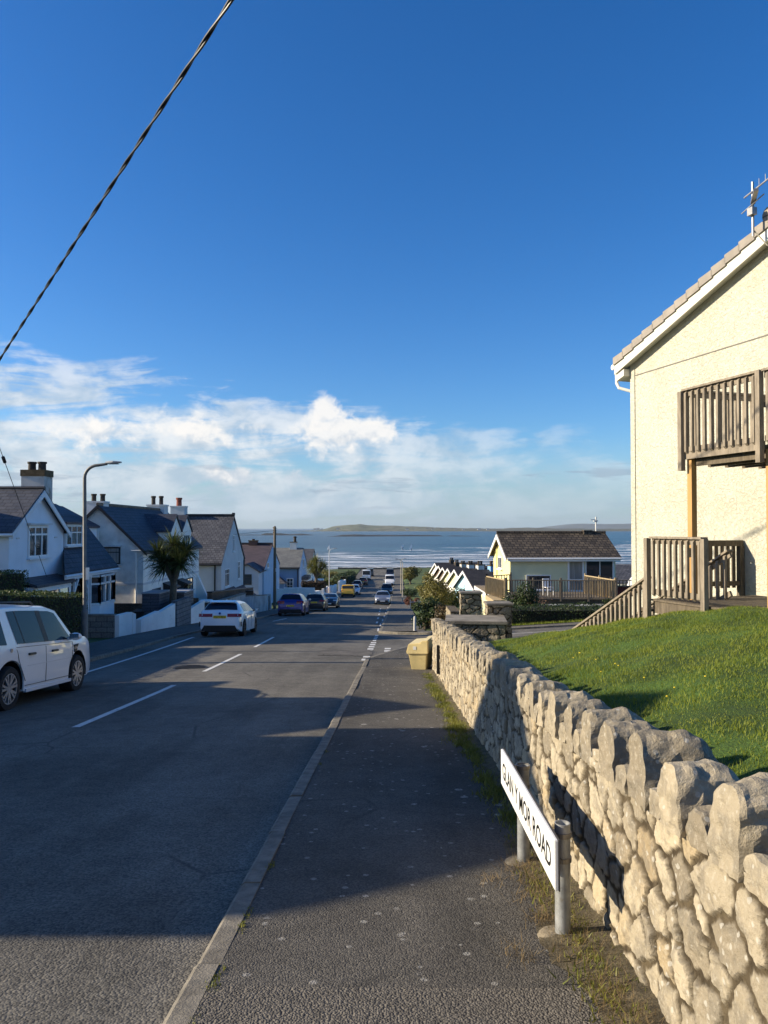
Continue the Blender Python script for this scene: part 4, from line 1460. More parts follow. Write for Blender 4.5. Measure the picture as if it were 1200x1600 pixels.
# catslide wing, ridge along y
gable(MB(), -18.6, -14.5, 33.0, 37.5, oz - .6, .55, 2.5, 'y', -16.4).build('wing_wall', M_WB, A, off=O)
cs = MB()
cs.prism([(-16.4, 32.98, 2.62), (-15.25, 32.98, 2.05), (-13.25, 32.98, -.46), (-13.25, 32.98, -.36), (-15.25, 32.98, 2.17), (-16.4, 32.98, 2.74)], (0, 4.75, 0))
cs.prism([(-16.4, 32.98, 2.62), (-18.9, 32.98, 0.9), (-18.9, 32.98, 1.02), (-16.4, 32.98, 2.74)], (0, 4.75, 0))
cs.prism([(-13.25, 31.4, -.46), (-13.25, 32.979, -.46), (-13.98, 32.979, .456)], (0.0, 0.0, .10))
cr_ = cs.build('catslide_roof', M_SLB, A, off=O)
MB().prism([(-14.35, 37.5, .80), (-15.25, 37.5, 1.9), (-14.6, 37.5, -.5), (-13.45, 37.5, -.5)], (0, -.1, 0)).build('verge_wall', M_WB, A, off=O)
fs = MB().box(-13.27, -13.22, 31.4, 37.7, -.62, -.44); fs.cyl((-13.2, 31.35, -.5), (-13.2, 37.75, -.5), .055, n=8)
fs.build('fascia', M_TIMW, A, off=O)
# rear purple roof with its own ridge
rp = MB(); gable(rp, -19.4, -15.6, 36.0, 41.0, oz, 1.6, 2.55, 'y'); rp.build('back_wall', M_WB, A, off=O)
roof(MB(), -19.4, -15.6, 36.0, 41.0, 1.6, 2.6, 'y', .15, .1).build('back_roof', M_SLP, A, off=O)
# flat-topped dormer
dm = MB().box(-15.2, -14.05, 33.25, 35.15, 0.65, 1.70).build('dormer', M_WB, A, off=O)
MB().box(-15.3, -13.9, 33.15, 35.25, 1.702, 1.80).build('dormer_roof', M_SLP, dm, off=O)
o = window(A, (-14.05, 34.2, 1.20), XP, NX, 1.75, 0.92, 3, 1, rowz=(0.36,)); o.location = (-ox, -oy, -oz)
# lean-to porch and timber posts
lp = MB().box(-14.0, -13.35, 28.9, 32.3, oz - .6, -.75).build('porch', M_TIMW, A, off=O)
MB().prism([(-13.2, 28.8, -.78), (-14.0, 28.8, -.52), (-14.0, 28.8, -.42), (-13.2, 28.8, -.68)], (0, 3.6, 0)).build('porch_roof', M_SLA, lp, off=O)
o = window(A, (-13.35, 30.6, -1.35), XP, NX, 2.9, 0.9, 3, 1, sill=False); o.location = (-ox, -oy, -oz)
ps = MB()
for y in (32.5, 34.0, 34.25):
    ps.box(-13.36, -13.26, y - .05, y + .05, oz - .6, -.62)
for (y, s) in ((32.5, 1), (34.0, -1)):
    ps.bar((-13.31, y, -1.25), (-13.31, y + s * .45, -.66), .07, .07, up=(1, 0, 0))
ps.box(-13.38, -13.24, 32.4, 34.3, -.66, -.54)
ps.build('porch_post', M_TIMW, A, off=O)
MB().box(-14.32, -14.28, 32.9, 34.1, oz, -.75).build('porch_door', M_DKFR, A, off=O)
# canted bay with white windows
by = MB()
pb = [(-14.3, 34.4), (-13.75, 34.4), (-13.15, 35.0), (-13.15, 36.9), (-13.75, 37.4), (-14.3, 37.4)]
by.prism([(a, b, oz - .6) for a, b in pb], (0, 0, -2.0 - oz + .6))
bay = by.build('bay', M_WB, A, off=O)
gl = MB(); gl.prism([(a - .05 if a > -14 else a, b, -2.0) for a, b in pb], (0, 0, 1.35)); gl.build('bay_glass', M_GL, bay, off=O)
fr_ = MB()
for (a, b) in ((0, 1), (1, 2), (2, 3), (3, 4), (4, 5)):
    p, q = Vector((*pb[a], 0)), Vector((*pb[b], 0))
    for z in (-1.97, -1.05, -.70):
        fr_.bar(p + Vector((0, 0, z)), q + Vector((0, 0, z)), .09, .08)
    nn = 3 if a == 2 else 1
    for k in range(nn + 1):
        e = p.lerp(q, k / nn)
        fr_.box(e.x - .045, e.x + .045, e.y - .045, e.y + .045, -2.0, -.66)
fr_.build('bay_frame', M_UPVC, bay, off=O)
MB().prism([(a + .06, b, -2.06) for a, b in pb], (0, 0, .07)).build('bay_sill', M_TIMW, bay, off=O)

# --- house B: pebbledashed house, gable end to the camera, two wall dormers on the street side
ox, oy, oz = -13.4, 48.0, Gf(46) + 0.05
B = house('pebbledash_house', 'white pebbledashed house with navy slate roof and two pointed wall dormers beside the palm', 'house', (ox, oy, oz)); O = (ox, oy, oz)
xl, xr_, y0, y1, ze, zr = -18.3, -13.4, 42.0, 54.6, 0.30, 2.70
gable(MB(), xl, xr_, y0, y1, oz - .6, ze, zr, 'y').build('wall', M_PEB, B, off=O)
MB().box(xr_ - .005, xr_ + .03, y0, y1, -1.52, ze - .02).build('street_wall', M_WH, B, off=O)
MB().box(xr_ - .005, xr_ + .03, y0 + .01, y1, oz - .6, -1.64).build('lower_wall', M_WH, B, off=O)
MB().box(xl, xr_ + .05, y0 - .04, y1, -1.64, -1.52).build('string_course', M_GRY, B, off=O)
rf = roof(MB(), xl, xr_, y0, y1, ze, zr, 'y', 0.25, 0.22, 0.10).build('roof', M_SLB, B, off=O)
rc = MB(); ridge_cap(rc, (-15.85, y0 - .2, zr + .15), (-15.85, y1 + .2, zr + .15), .10); rc.build('ridge_tiles', mat('ridge_tile', (0.20, 0.15, 0.10), 0.9, 0.25, 3), rf, off=O)
vb = MB()
for s in (-1, 1):
    vb.prism([(-15.85, y0 - .26, zr + .12), (-15.85 + s * 2.75, y0 - .26, ze - .18), (-15.85 + s * 2.75, y0 - .26, ze - .32), (-15.85, y0 - .26, zr - .06)], (0, .05, 0))
vb.build('verge_board', M_DRIP, B, off=O)
o = window(B, (-15.2, y0, 0.0), RX, NY, 1.1, 0.95, 1, 1, m=M_DKFR, glass=M_GLB, rowz=(0.3,), head=True); o.location = (-ox, -oy, -oz)
pp = MB(); pp.cyl((-15.9, y0 - .06, 0.2), (-15.9, y0 - .06, 1.4), .09, n=8); pp.cyl((-13.75, y0 - .06, ze - .1), (-13.75, y0 - .06, oz), .05, n=8); pp.cyl((-14.0, y0 - .14, ze - .02), (-13.4, y0 - .14, ze - .02), .04, n=6)
pp.build('downpipe', M_WH, B, off=O)
for yc in (48.5, 51.15):
    d_ = MB(); gable(d_, -15.9, xr_ + .02, yc - 1.28, yc + 1.28, -.4, 1.35, 2.33, 'x'); wd = d_.build('wall_dormer', M_WH, B, off=O)
    roof(MB(), -15.9, xr_ + .02, yc - 1.28, yc + 1.28, 1.35, 2.33, 'x', 0.12, 0, 0.08, og2=.10).build('dormer_roof', M_SLB, wd, off=O)
    o = window(B, (xr_ + .02, yc, 0.45), XP, NX, 1.3, 1.2, 2, 1, m=mat('green_frame', (0.05, 0.10, 0.10), 0.5, 0.0), rowz=(0.3,)); o.location = (-ox, -oy, -oz)
for (yc, w, zc, h) in ((44.4, 1.6, -2.5, 1.0), (51.7, 2.2, -2.45, 1.15)):
    o = window(B, (xr_ + .03, yc, zc), XP, NX, w, h, 3, 1, m=M_DKFR, rowz=(0.3,)); o.location = (-ox, -oy, -oz)
cn = MB()
for yc in (46.4, 49.5):
    cn.prism([(xr_, yc - .7, -1.75), (xr_ + .75, yc - .7, -2.05), (xr_ + .75, yc - .7, -2.13), (xr_, yc - .7, -1.86)], (0, 1.4, 0))
    for s in (-.6, .5):
        cn.prism([(xr_, yc + s, -1.88), (xr_ + .6, yc + s, -2.1), (xr_, yc + s, -2.75)], (0, .1, 0))
cn.build('door_canopy', M_DKFR, B, off=O)
MB().prism([(xr_, 53.9, -1.6), (xr_ + 1.1, 53.9, oz), (xr_, 53.9, oz)], (0, .4, 0)).build('buttress', M_WH, B, off=O)
chimney(B, -16.75, -15.75, 42.4, 43.2, 2.0, 2.95, M_STKW, M_POT, [(-16.45, 42.8), (-15.95, 42.8)], cap=M_STKW, ph=.42, pr=.14).location = (-ox, -oy, -oz)
chimney(B, -16.7, -15.5, 53.2, 54.2, 2.0, 3.1, M_STKW, M_POT, [(-16.4, 53.7), (-15.85, 53.7)], cap=M_STKW, ph=.62, pr=.15).location = (-ox, -oy, -oz)

# --- house C: grey house, big slate slope to the camera, gable to the street
ox, oy, oz = -13.0, 65.2, Gf(65) + 0.05
Ch = house('grey_gable_house', 'tall pale grey gabled house with a large grey slate roof facing up the hill', 'house', (ox, oy, oz)); O = (ox, oy, oz)
y0, y1, ze, zr = 60.4, 70.0, -1.15, 2.45
gable(MB(), -22.5, -13.0, y0, y1, oz - .6, ze, zr, 'x').build('wall', M_GRY, Ch, off=O)
rf = roof(MB(), -22.5, -13.0, y0, y1, ze, zr, 'x', 0.3, 0.0, 0.12, og2=.10).build('roof', M_SLG, Ch, off=O)
rc = MB(); ridge_cap(rc, (-22.5, 65.2, zr + .2), (-12.9, 65.2, zr + .2), .12); rc.box(-13.1, -12.88, 65.05, 65.35, zr + .2, zr + .42); rc.build('ridge_tiles', M_DRIP, rf, off=O)
g = MB().cyl((-22.5, y0 - .36, ze - .22), (-12.9, y0 - .36, ze - .22), .07, n=8)
MB().cyl((-13.5, y0 - .05, ze - .25), (-13.5, y0 - .05, oz), .06, n=8).build('downpipe', M_DRIP, Ch, off=O)
MB().cyl((-12.93, y1 - .1, ze - .2), (-12.93, y1 - .1, oz), .06, n=8).build('downpipe', M_DRIP, Ch, off=O)
g.build('gutter', M_DRIP, Ch, off=O)
for (yc, zc, w, h, c) in ((65.2, 0.25, .75, 1.45, 2), (62.6, -2.55, 1.8, 1.5, 3), (67.6, -2.2, 1.1, 1.6, 2)):
    o = window(Ch, (-13.0, yc, zc), XP, NX, w, h, c, 1, rowz=(0.28,), fr=.09); o.location = (-ox, -oy, -oz)
pc = MB(); pc.prism([(-13, 61.2, -3.6), (-11.6, 61.2, -4.55), (-11.6, 61.2, -4.43), (-13, 61.2, -3.46)], (0, 4.2, 0)); pc.prism([(-13, 66.6, -3.8), (-11.7, 66.6, -4.7), (-11.7, 66.6, -4.58), (-13, 66.6, -3.66)], (0, 3.0, 0))
pch = pc.build('porch_roof', mat_tiles('porch_tile', (0.085, 0.045, 0.04), (0.11, 0.06, 0.05), .3, .25, .012), Ch, off=O)
MB().box(-13, -11.75, 61.5, 65.1, oz - .6, -4.62).build('porch', M_WH, pch, off=O)
chimney(Ch, -18.3, -17.1, 64.7, 65.7, 2.2, 3.35, M_STKW, M_POTR, [(-17.7, 65.2)], cap=M_STKW, ph=.72, pr=.24).location = (-ox, -oy, -oz)

# --- house D: purple slate house with small gable to the camera
ox, oy, oz = -13.0, 88.0, Gf(86) + 0.05
D = house('purple_roof_house', 'white house with purple slate roof and a small brown window gable behind the pole', 'house', (ox, oy, oz)); O = (ox, oy, oz)
y0, y1, ze, zr = 82.0, 94.0, -2.9, -.45
gable(MB(), -21, -13.0, y0, y1, oz - .6, ze, zr, 'x').build('wall', M_PALEB, D, off=O)  # white wall, the blue of its shade put into the colour
rf = roof(MB(), -21, -13.0, y0, y1, ze, zr, 'x', 0.25, 0, 0.12, og2=.06).build('roof', M_SLP, D, off=O)
MB().cyl((-21, 88, zr + .2), (-12.95, 88, zr + .2), .13, n=8).build('ridge_tiles', M_DRIP, rf, off=O)
gbl = MB(); gable(gbl, -15.6, -13.2, 79.6, 83.5, oz - .6, -3.05, -2.3, 'y'); fg = gbl.build('front_gable', M_WSHADE, D, off=O)  # white gable, its mauve shade put into the render colour
roof(MB(), -15.6, -13.2, 79.6, 83.5, -3.05, -2.3, 'y', .2, .18, .12).build('gable_roof', M_SLB, fg, off=O)
o = window(D, (-14.55, 79.6, -3.85), RX, NY, 1.25, 1.1, 1, 1, m=M_DKFR, rowz=(.3,), fr=.09, sill=False); o.location = (-ox, -oy, -oz)
o = window(D, (-13.0, 84.5, -2.6), XP, NX, 1.6, .6, 2, 1); o.location = (-ox, -oy, -oz)
MB().cyl((-13.13, 83.0, -3.1), (-13.13, 83.0, oz), .05, n=6).build('downpipe', M_DRIP, D, off=O)
chimney(D, -15.7, -14.7, 87.6, 88.4, -.5, 0.05, mat('dark_brick', (0.10, 0.06, 0.05), .9, .2, 3), M_POT, [(-15.2, 88)], ph=.15, pr=.18).location = (-ox, -oy, -oz)

# --- house E: blue house, and F behind it
ox, oy, oz = -12.0, 112.0, Gf(110) + 0.05
E = house('blue_house', 'deep blue rendered house with weathered grey slate roof and hipped porch', 'house', (ox, oy, oz)); O = (ox, oy, oz)
y0, y1, ze, zr = 107.0, 117.0, -3.95, -1.5
gable(MB(), -21, -12.0, y0, y1, oz - .6, ze, zr, 'x').build('wall', M_BLUE, E, off=O)
MB().prism([(-11.985, y0, oz - .6), (-11.985, y1, oz - .6), (-11.985, y1, ze), (-11.985, 112, zr), (-11.985, y0, ze)], (.03, 0, 0)).build('street_wall', M_PALEB, E, off=O)
rf = roof(MB(), -21, -12.0, y0, y1, ze, zr, 'x', 0.3, 0, .14, og2=.1).build('roof', M_SLE, E, off=O)
g = MB().cyl((-21, y0 - .36, ze - .16), (-11.9, y0 - .36, ze - .16), .08, n=8); g.cyl((-12.2, y0 - .06, ze - .2), (-12.2, y0 - .06, oz), .07, n=6); g.build('gutter', M_DRIP, E, off=O)
po = MB().box(-17.0, -13.9, 104.9, 107, oz - .6, -6.1).build('porch', M_BLUE, E, off=O)
MB().add([(-17.2, 104.7, -6.1), (-13.6, 104.7, -6.1), (-13.6, 107, -6.1), (-17.2, 107, -6.1), (-17.2, 107, -4.7), (-15.6, 107, -4.6)], [(0, 1, 5, 4), (1, 2, 5), (0, 4, 3), (2, 3, 4, 5), (3, 2, 1, 0)]).build('porch_roof', M_SLG, po, off=O)
o = window(E, (-16.2, 104.9, -6.9), RX, NY, .9, 1.1, 2, 2); o.location = (-ox, -oy, -oz)
MB().box(-15.3, -14.5, 104.86, 104.9, oz, -6.3).build('door', M_PALEB, po, off=O)
o = window(E, (-13.3, y0, -6.3), RX, NY, 0.95, 1.6, 2, 3, fr=.1); o.location = (-ox, -oy, -oz)
o = window(E, (-11.95, 112.0, -3.6), XP, NX, 1.8, 1.3, 2, 1, fr=.1); o.location = (-ox, -oy, -oz)
bb = MB().prism([(-12, 109.8, oz), (-11.2, 110.4, oz), (-11.2, 113.6, oz), (-12, 114.2, oz)], (0, 0, 2.2)).build('bay', M_UPVC, E, off=O)
MB().prism([(-12, 109.5, -5.95), (-11.0, 110.2, -5.95), (-11.0, 113.8, -5.95), (-12, 114.5, -5.95)], (0, 0, .5)).build('bay_roof', M_SLG, bb, off=O)
o = window(E, (-11.2, 112, -6.9), XP, NX, 2.8, 1.3, 3, 1, sill=False); o.location = (-ox, -oy, -oz)
chimney(E, -13.9, -12.9, 111.5, 112.5, -1.6, -.55, M_STKW, M_POT, [(-13.2, 112)], ph=.8, pr=.22).location = (-ox, -oy, -oz)
ox, oy, oz = -11.6, 130.0, Gf(128) + 0.05
F_ = house('white_gable_house', 'white house with dark slate roof farthest down the left side, behind the blue house', 'house', (ox, oy, oz)); O = (ox, oy, oz)
gable(MB(), -20, -12.0, 124, 134, oz - .6, -4.6, -2.1, 'x').build('wall', M_WH, F_, off=O)
roof(MB(), -20, -12.0, 124, 134, -4.6, -2.1, 'x', .3, 0, .14, og2=.12).build('roof', M_SLG, F_, off=O)
o = window(F_, (-12.0, 129, -4.6), XP, NX, 1.6, 1.4, 2, 1, fr=.1); o.location = (-ox, -oy, -oz)
o = window(F_, (-12.0, 127, -7.4), XP, NX, 2.0, 1.4, 2, 1, fr=.1); o.location = (-ox, -oy, -oz)
MB().box(-12.0, -10.6, 130.5, 133.5, oz - .5, -7.3).build('porch', M_WH, F_, off=O)

# --- house G, just outside the frame on the left: it casts the shadow over the near road
ox, oy, oz = -13.0, 7.0, Gf(8) + .05
Gh = house('white_house', 'white house on the left just outside the picture, shading the near road', 'house', (ox, oy, oz)); O = (ox, oy, oz)
wl = MB(); gable(wl, -22, -13.0, 3.45, 8.65, oz - 1, 4.50, 6.12, 'x'); wl.build('wall', M_WH, Gh, off=O)
w2 = MB(); gable(w2, -22, -13.0, 8.66, 12.6, oz - 1.5, 3.3, 4.2, 'x'); w2.box(-22, -13.0, 12.61, 15.2, oz - 1.5, 2.15); w2.build('wing_wall', M_WH, Gh, off=O)
roof(MB(), -22, -13.0, 3.45, 8.65, 4.50, 6.09, 'x', .15, .1, .06).build('roof', M_SLB, Gh, off=O)
roof(MB(), -22, -13.0, 8.66, 12.6, 3.3, 4.2, 'x', .02, .0, .06, og2=.12).build('wing_roof', M_SLB, Gh, off=O)
MB().box(-22, -12.9, 12.62, 15.3, 2.152, 2.23).build('flat_roof', M_DRIP, Gh, off=O)
o = window(Gh, (-13.0, 10.6, 1.2), XP, NX, 1.6, 1.2, 2, 1); o.location = (-ox, -oy, -oz)
o = window(Gh, (-13.0, 5.95, 3.2), XP, NX, 1.8, 1.3, 3, 1); o.location = (-ox, -oy, -oz)
o = window(Gh, (-13.0, 5.95, 0.7), XP, NX, 2.2, 1.4, 3, 1); o.location = (-ox, -oy, -oz)

# ======================================================= right side
# --- cream house with balcony
dT = Vector((.31, -.95, 0)).normalized()        # along the gable wall, towards the camera
dN = Vector((-dT.y * -1, 0, 0))
nW = Vector((-.95, -.31, 0)).normalized()       # out of the gable wall
rzW = math.atan2(dT.y, dT.x)                    # local x along the wall, local y points away from the street
CW = (5.26, 16.0)
Cr = house('cream_house', 'tall cream stucco house with a timber balcony and grey tiled gable above the lawn', 'house', (CW[0], CW[1], 0.0), rzW)
# local frame: x = t along wall, y = into the house (+y = rot90(dT)) ; check direction
yin = Vector((-math.sin(rzW), math.cos(rzW), 0))
SG = 1 if yin.dot(-nW) > 0 else -1              # +1: local +y is into the house
m = bpy.data.materials.new('cream_stucco'); m.use_nodes = True
T = NT(m.node_tree)
out = T.n('ShaderNodeOutputMaterial'); b = T.n('ShaderNodeBsdfPrincipled'); T.t.links.new(b.outputs[0], out.inputs[0])
co = T.n('ShaderNodeTexCoord').outputs['Object']
n1 = T.noise(co, 0.8, 5, 0.6); n2 = T.noise(T.scalev(co, (15, 15, 20)), 1.0, 4, 0.55, 1.2); n3 = T.noise(T.scalev(co, (30, 30, 22)), 1.0, 4, 0.6, 0.8)
strk = T.noise(T.scalev(co, (5, 5, .35)), 1.0, 6, .7)
cc = T.mix(T.step(n1, .3, .7), (0.55, 0.528, 0.425), (0.61, 0.59, 0.49))
T.put(b.inputs['Base Color'], T.mix(T.m('MULTIPLY', T.step(strk, .52, .72), .30), cc, (0.42, 0.40, 0.32)))
b.inputs['Roughness'].default_value = .9; b.inputs['Specular IOR Level'].default_value = .2
bn = T.n('ShaderNodeBump'); bn.inputs['Distance'].default_value = .013
ridge = T.m('SUBTRACT', 1.0, T.m('ABSOLUTE', T.m('MULTIPLY_ADD', n2, 4.0, -2.0)))
T.put(bn.inputs['Height'], T.m('ADD', T.m('MULTIPLY', T.step(ridge, 0.2, 1.0), .9), T.m('MULTIPLY', n3, .5))); T.t.links.new(bn.outputs[0], b.inputs['Normal'])
M_CREAM = m
M_FASC = mat('cream_fascia', (0.68, 0.65, 0.56), 0.5, 0.03, 2.0)
HW = 3.95                                        # half width of the gable
ze, zr = 5.05, 6.38
w = MB(); w.prism([(0, 0, -2.2), (2 * HW, 0, -2.2), (2 * HW, 0, ze - .02), (HW, 0, zr - .02), (0, 0, ze - .02)], (0, SG * 9, 0))
wl = w.build('wall', M_CREAM, Cr)
MB().box(-.012, .13, -.018 * SG, .1 * SG, -2.2, ze - .05).build('corner_bead', M_CREAM, wl)
MB().box(0.13, 2 * HW, -.012 * SG, 0.02 * SG, 4.72, 4.738).build('movement_joint', mat('joint_grey', (0.18, .17, .15), .8, 0), wl)
sl = (zr - ze) / HW
rf = MB()
og = 0.20
ovE = 0.30
for s in (-1, 1):
    P = [(HW, zr + .10), (HW + s * (HW + ovE), ze - sl * ovE + .10), (HW + s * (HW + ovE), ze - sl * ovE + .20), (HW, zr + .20)]
    rf.prism([(a, -og * SG, b) for a, b in P], (0, SG * (9 + 2 * og), 0))
rfo = rf.build('roof', M_TILG, Cr)
# verge tiles, stepped
vt = MB()
nst = 13
for s in (-1, 1):
    for i in range(nst):
        a0 = i / nst; a1 = (i + 1.06) / nst
        xa = HW + s * (HW + ovE) * (1 - a0); za = ze - sl * ovE + (zr - ze + sl * ovE) * a0 + .17
        xb = HW + s * (HW + ovE) * (1 - a1); zb = ze - sl * ovE + (zr - ze + sl * ovE) * a1 + .17
        P = [(xa, za - .10), (xb, zb - .13), (xb, zb + .015), (xa, za + .062)]
        vt.prism([(p_, -(og + .045) * SG, q_) for p_, q_ in P], (0, SG * .32, 0))
vto = vt.build('verge_tiles', mat('verge_tile', (0.29, 0.26, 0.225), 0.85, 0.14, 3.0, 0.003, 60), rfo)
MB().cyl((HW, -(og + .05) * SG, zr + .23), (HW, (9 + og) * SG, zr + .23), .13, n=12).build('ridge_tiles', M_TILG, rfo)
# barge boards and soffit
bb = MB(); un = MB()
for s in (-1, 1):
    P = [(HW, zr + .085), (HW + s * (HW + ovE), ze - sl * ovE + .085), (HW + s * (HW + ovE), ze - sl * ovE - .13), (HW, zr - .15)]
    bb.prism([(a, -(og + .012) * SG, b) for a, b in P], (0, .028 * SG, 0))
    P = [(HW, zr - .05), (HW + s * (HW + ovE), ze - sl * ovE - .05), (HW + s * (HW + ovE), ze - sl * ovE - .08), (HW, zr - .08)]
    un.prism([(a, -(og - .02) * SG, b) for a, b in P], (0, (og - .022) * SG, 0))
bb.build('bargeboard', M_FASC, Cr)
un.build('soffit', M_FASC, Cr)
for s in (-1, 1):
    bx_ = MB()
    x_ = HW + s * (HW + ovE)
    bx_.prism([(x_ - s * .02, -(og - .03) * SG, ze - sl * ovE - .13), (x_ - s * (ovE - .02), -(og - .03) * SG, ze - .16), (x_ - s * (ovE - .02), -(og - .03) * SG, ze - .30), (x_ - s * .02, -(og - .03) * SG, ze - sl * ovE - .27)], (0, (9 + og) * SG, 0))
    bx_.build('eaves_box', M_FASC, Cr)
gt = MB()
gt.cyl((-ovE - .05, -(og + .02) * SG, ze - sl * ovE + .04), (-ovE - .05, 9 * SG, ze - sl * ovE + .04), .06, n=10)
gt.tube([(-ovE - .05, -.12 * SG, ze - sl * ovE), (-ovE - .04, -.12 * SG, ze - sl * ovE - .30), (-ovE + .04, -.12 * SG, ze - .52), (-.06, .05 * SG, ze - .62), (-.06, .12 * SG, ze - .75), (-.06, .12 * SG, -1.5)], .034, 8)
gt.build('gutter', mat('white_gutter', (0.74, 0.72, 0.66), .4, .03), Cr)
# aerial and cable on the gable
ae = MB()
ax = HW - .15
ae.cyl((ax, -.42 * SG, zr - .1), (ax, -.42 * SG, zr + .80), .022, n=8)
ae.bar((ax - .16, -.44 * SG, zr + .60), (ax + .9, -.55 * SG, zr + .72), .02, .02)
ae.bar((ax - .22, -.44 * SG, zr + .36), (ax + .3, -.48 * SG, zr + .47), .014, .014)
for k in range(6):
    q = .1 + k * .13
    ae.bar((ax + q + .12, -.50 * SG, zr + .64 + q * .11), (ax + q + .12, -.50 * SG, zr + .74 + q * .11), .008, .008)
ae.box(ax - .04, ax + .07, -.50 * SG, -.40 * SG, zr + .24, zr + .36)
ae.bar((ax + .02, -.44 * SG, zr + .44), (ax + .26, -.6 * SG, zr + .54), .07, .05)
ae.build('aerial', mat('aerial_metal', (0.30, 0.29, 0.28), .4, .2, 8, metal=.7), Cr)
cb = MB()
cb.tube([(ax, -.40 * SG, zr + .0), (ax + .18, -.30 * SG, zr - .3), (ax + .24, -.03 * SG, zr - .45), (ax + .24, -.03 * SG, zr - .8), (ax + .05, -.02 * SG, zr - .95), (ax - .03, -.02 * SG, zr - 1.1), (ax - .03, -.02 * SG, 2.9)], .010, 6)
cb.tube([(ax + .1, -.02 * SG, 2.7), (ax + .1, -.02 * SG, .4)], .008, 6)
cb.build('cable', mat('old_cable', (0.30, .28, .22), .7, .1), Cr)
# balcony: everything in the local frame. front plane 1.68 m out
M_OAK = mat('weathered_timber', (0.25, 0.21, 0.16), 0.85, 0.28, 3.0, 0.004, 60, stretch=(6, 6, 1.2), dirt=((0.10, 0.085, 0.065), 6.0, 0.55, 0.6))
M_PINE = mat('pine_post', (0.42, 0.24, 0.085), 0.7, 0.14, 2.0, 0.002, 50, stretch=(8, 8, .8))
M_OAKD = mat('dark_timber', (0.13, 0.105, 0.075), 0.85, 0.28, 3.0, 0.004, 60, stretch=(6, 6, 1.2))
OUT = -SG


def Lw(x, y):
    """world xy to local (t, out)"""
    v = Vector((x - CW[0], y - CW[1], 0))
    return v.dot(dT), v.dot(nW)


tb1, ob = Lw(4.80, 12.0)
tb2, _ = Lw(5.27, 10.5)
ob = 1.68
zf = 2.66                                       # balcony floor
bal = MB()
bal.box(tb1 - .02, tb2 + 2.6, OUT * .05, OUT * (ob - .02), zf - .03, zf + .01)
for k in range(5):
    q = .2 + k * .34
    bal.box(tb1, tb2 + 2.6, OUT * (q - .025), OUT * (q + .025), zf - .17, zf - .031)
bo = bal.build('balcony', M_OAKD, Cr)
MB().box(tb1 - .06, tb2 + .02, OUT * (ob - .02), OUT * (ob + .02), zf - .06, zf + .06).build('fascia', M_OAK, bo)


def railing(root, p0, p1, ztop, zbot, nbal, m, post0=None, post1=None, bw=.042, handle=True, out=None, name='railing', botdrop=0.0):
    """uprights fixed to the outside of top and bottom rails; p = (x, y) local"""
    p0 = Vector((*p0, 0)); p1 = Vector((*p1, 0))
    d = (p1 - p0).normalized(); nn = Vector((d.y, -d.x, 0))
    if out is not None and nn.dot(Vector(out)) < 0: nn = -nn
    r = MB()
    zt = (lambda f: ztop[0] + (ztop[1] - ztop[0]) * f) if hasattr(ztop, '__len__') else (lambda f: ztop)
    zb = (lambda f: zbot[0] + (zbot[1] - zbot[0]) * f) if hasattr(zbot, '__len__') else (lambda f: zbot)
    U = Vector((0, 0, 1))
    r.bar(p0 + U * (zt(0) - .06), p1 + U * (zt(1) - .06), .04, .085)
    r.bar(p0 + U * (zb(0) + .06), p1 + U * (zb(1) + .06), .04, .085)
    if handle:
        r.bar(p0 + nn * .012 + U * zt(0), p1 + nn * .012 + U * zt(1), .125, .032)
    for i in range(nbal):
        f = (i + .5) / nbal
        c = p0.lerp(p1, f) + nn * (.02 + bw / 2)
        a, b_ = zb(f) - .01, zt(f) - .02
        x_, y_ = d * (bw / 2), nn * (bw / 2)
        vs = [c - x_ - y_ + U * a, c + x_ - y_ + U * a, c + x_ + y_ + U * (a + .035), c - x_ + y_ + U * (a + .035),
              c - x_ - y_ + U * b_, c + x_ - y_ + U * b_, c + x_ + y_ + U * (b_ - .035), c - x_ + y_ + U * (b_ - .035)]
        r.add(vs, [(3, 2, 1, 0), (4, 5, 6, 7), (0, 1, 5, 4), (1, 2, 6, 5), (2, 3, 7, 6), (3, 0, 4, 7)])
    return r.build(name, m, root)


railing(bo, (tb1, OUT * ob), (tb2 - .05, OUT * ob), zf + 1.04, zf + .03, 11, M_OAK, out=(0, OUT, 0))
railing(bo, (tb1, OUT * ob), (tb1, OUT * .06), zf + 1.04, zf + .03, 10, M_OAK, out=(-1, 0, 0))
railing(bo, (tb2 + .05, OUT * ob), (tb2 + 2.4, OUT * (ob + .0)), zf + 1.04, zf + .03, 14, M_OAK, out=(0, OUT, 0))
railing(bo, (tb1 + .02, OUT * .10), (tb2 + 2.4, OUT * .10), zf + .95, zf + .03, 1, M_OAKD, handle=False, out=(0, OUT, 0), name='wall_rail')
for (t_, zt) in ((tb1 - .02, zf + 1.02), (tb2, zf + 1.05)):
    q = MB().box(t_ - .04, t_ + .04, OUT * (ob + .02), OUT * (ob + .10), zf - .24, zt)
    q.build('newel', M_OAK, bo)
MB().box(tb2 + 2.4, tb2 + 2.48, OUT * (ob + .02), OUT * (ob + .10), zf - .24, zf + 1.05).build('newel', M_OAK, bo)
railing(bo, (tb2 + 2.44, OUT * ob), (tb2 + 2.44, OUT * .06), zf + 1.04, zf + .03, 10, M_OAK, out=(1, 0, 0))
for t_ in (tb1 + .06, tb2 + .07):
    MB().box(t_ - .05, t_ + .05, OUT * (ob - .12), OUT * (ob - .022), .1, zf - .05).build('post', M_PINE, bo)
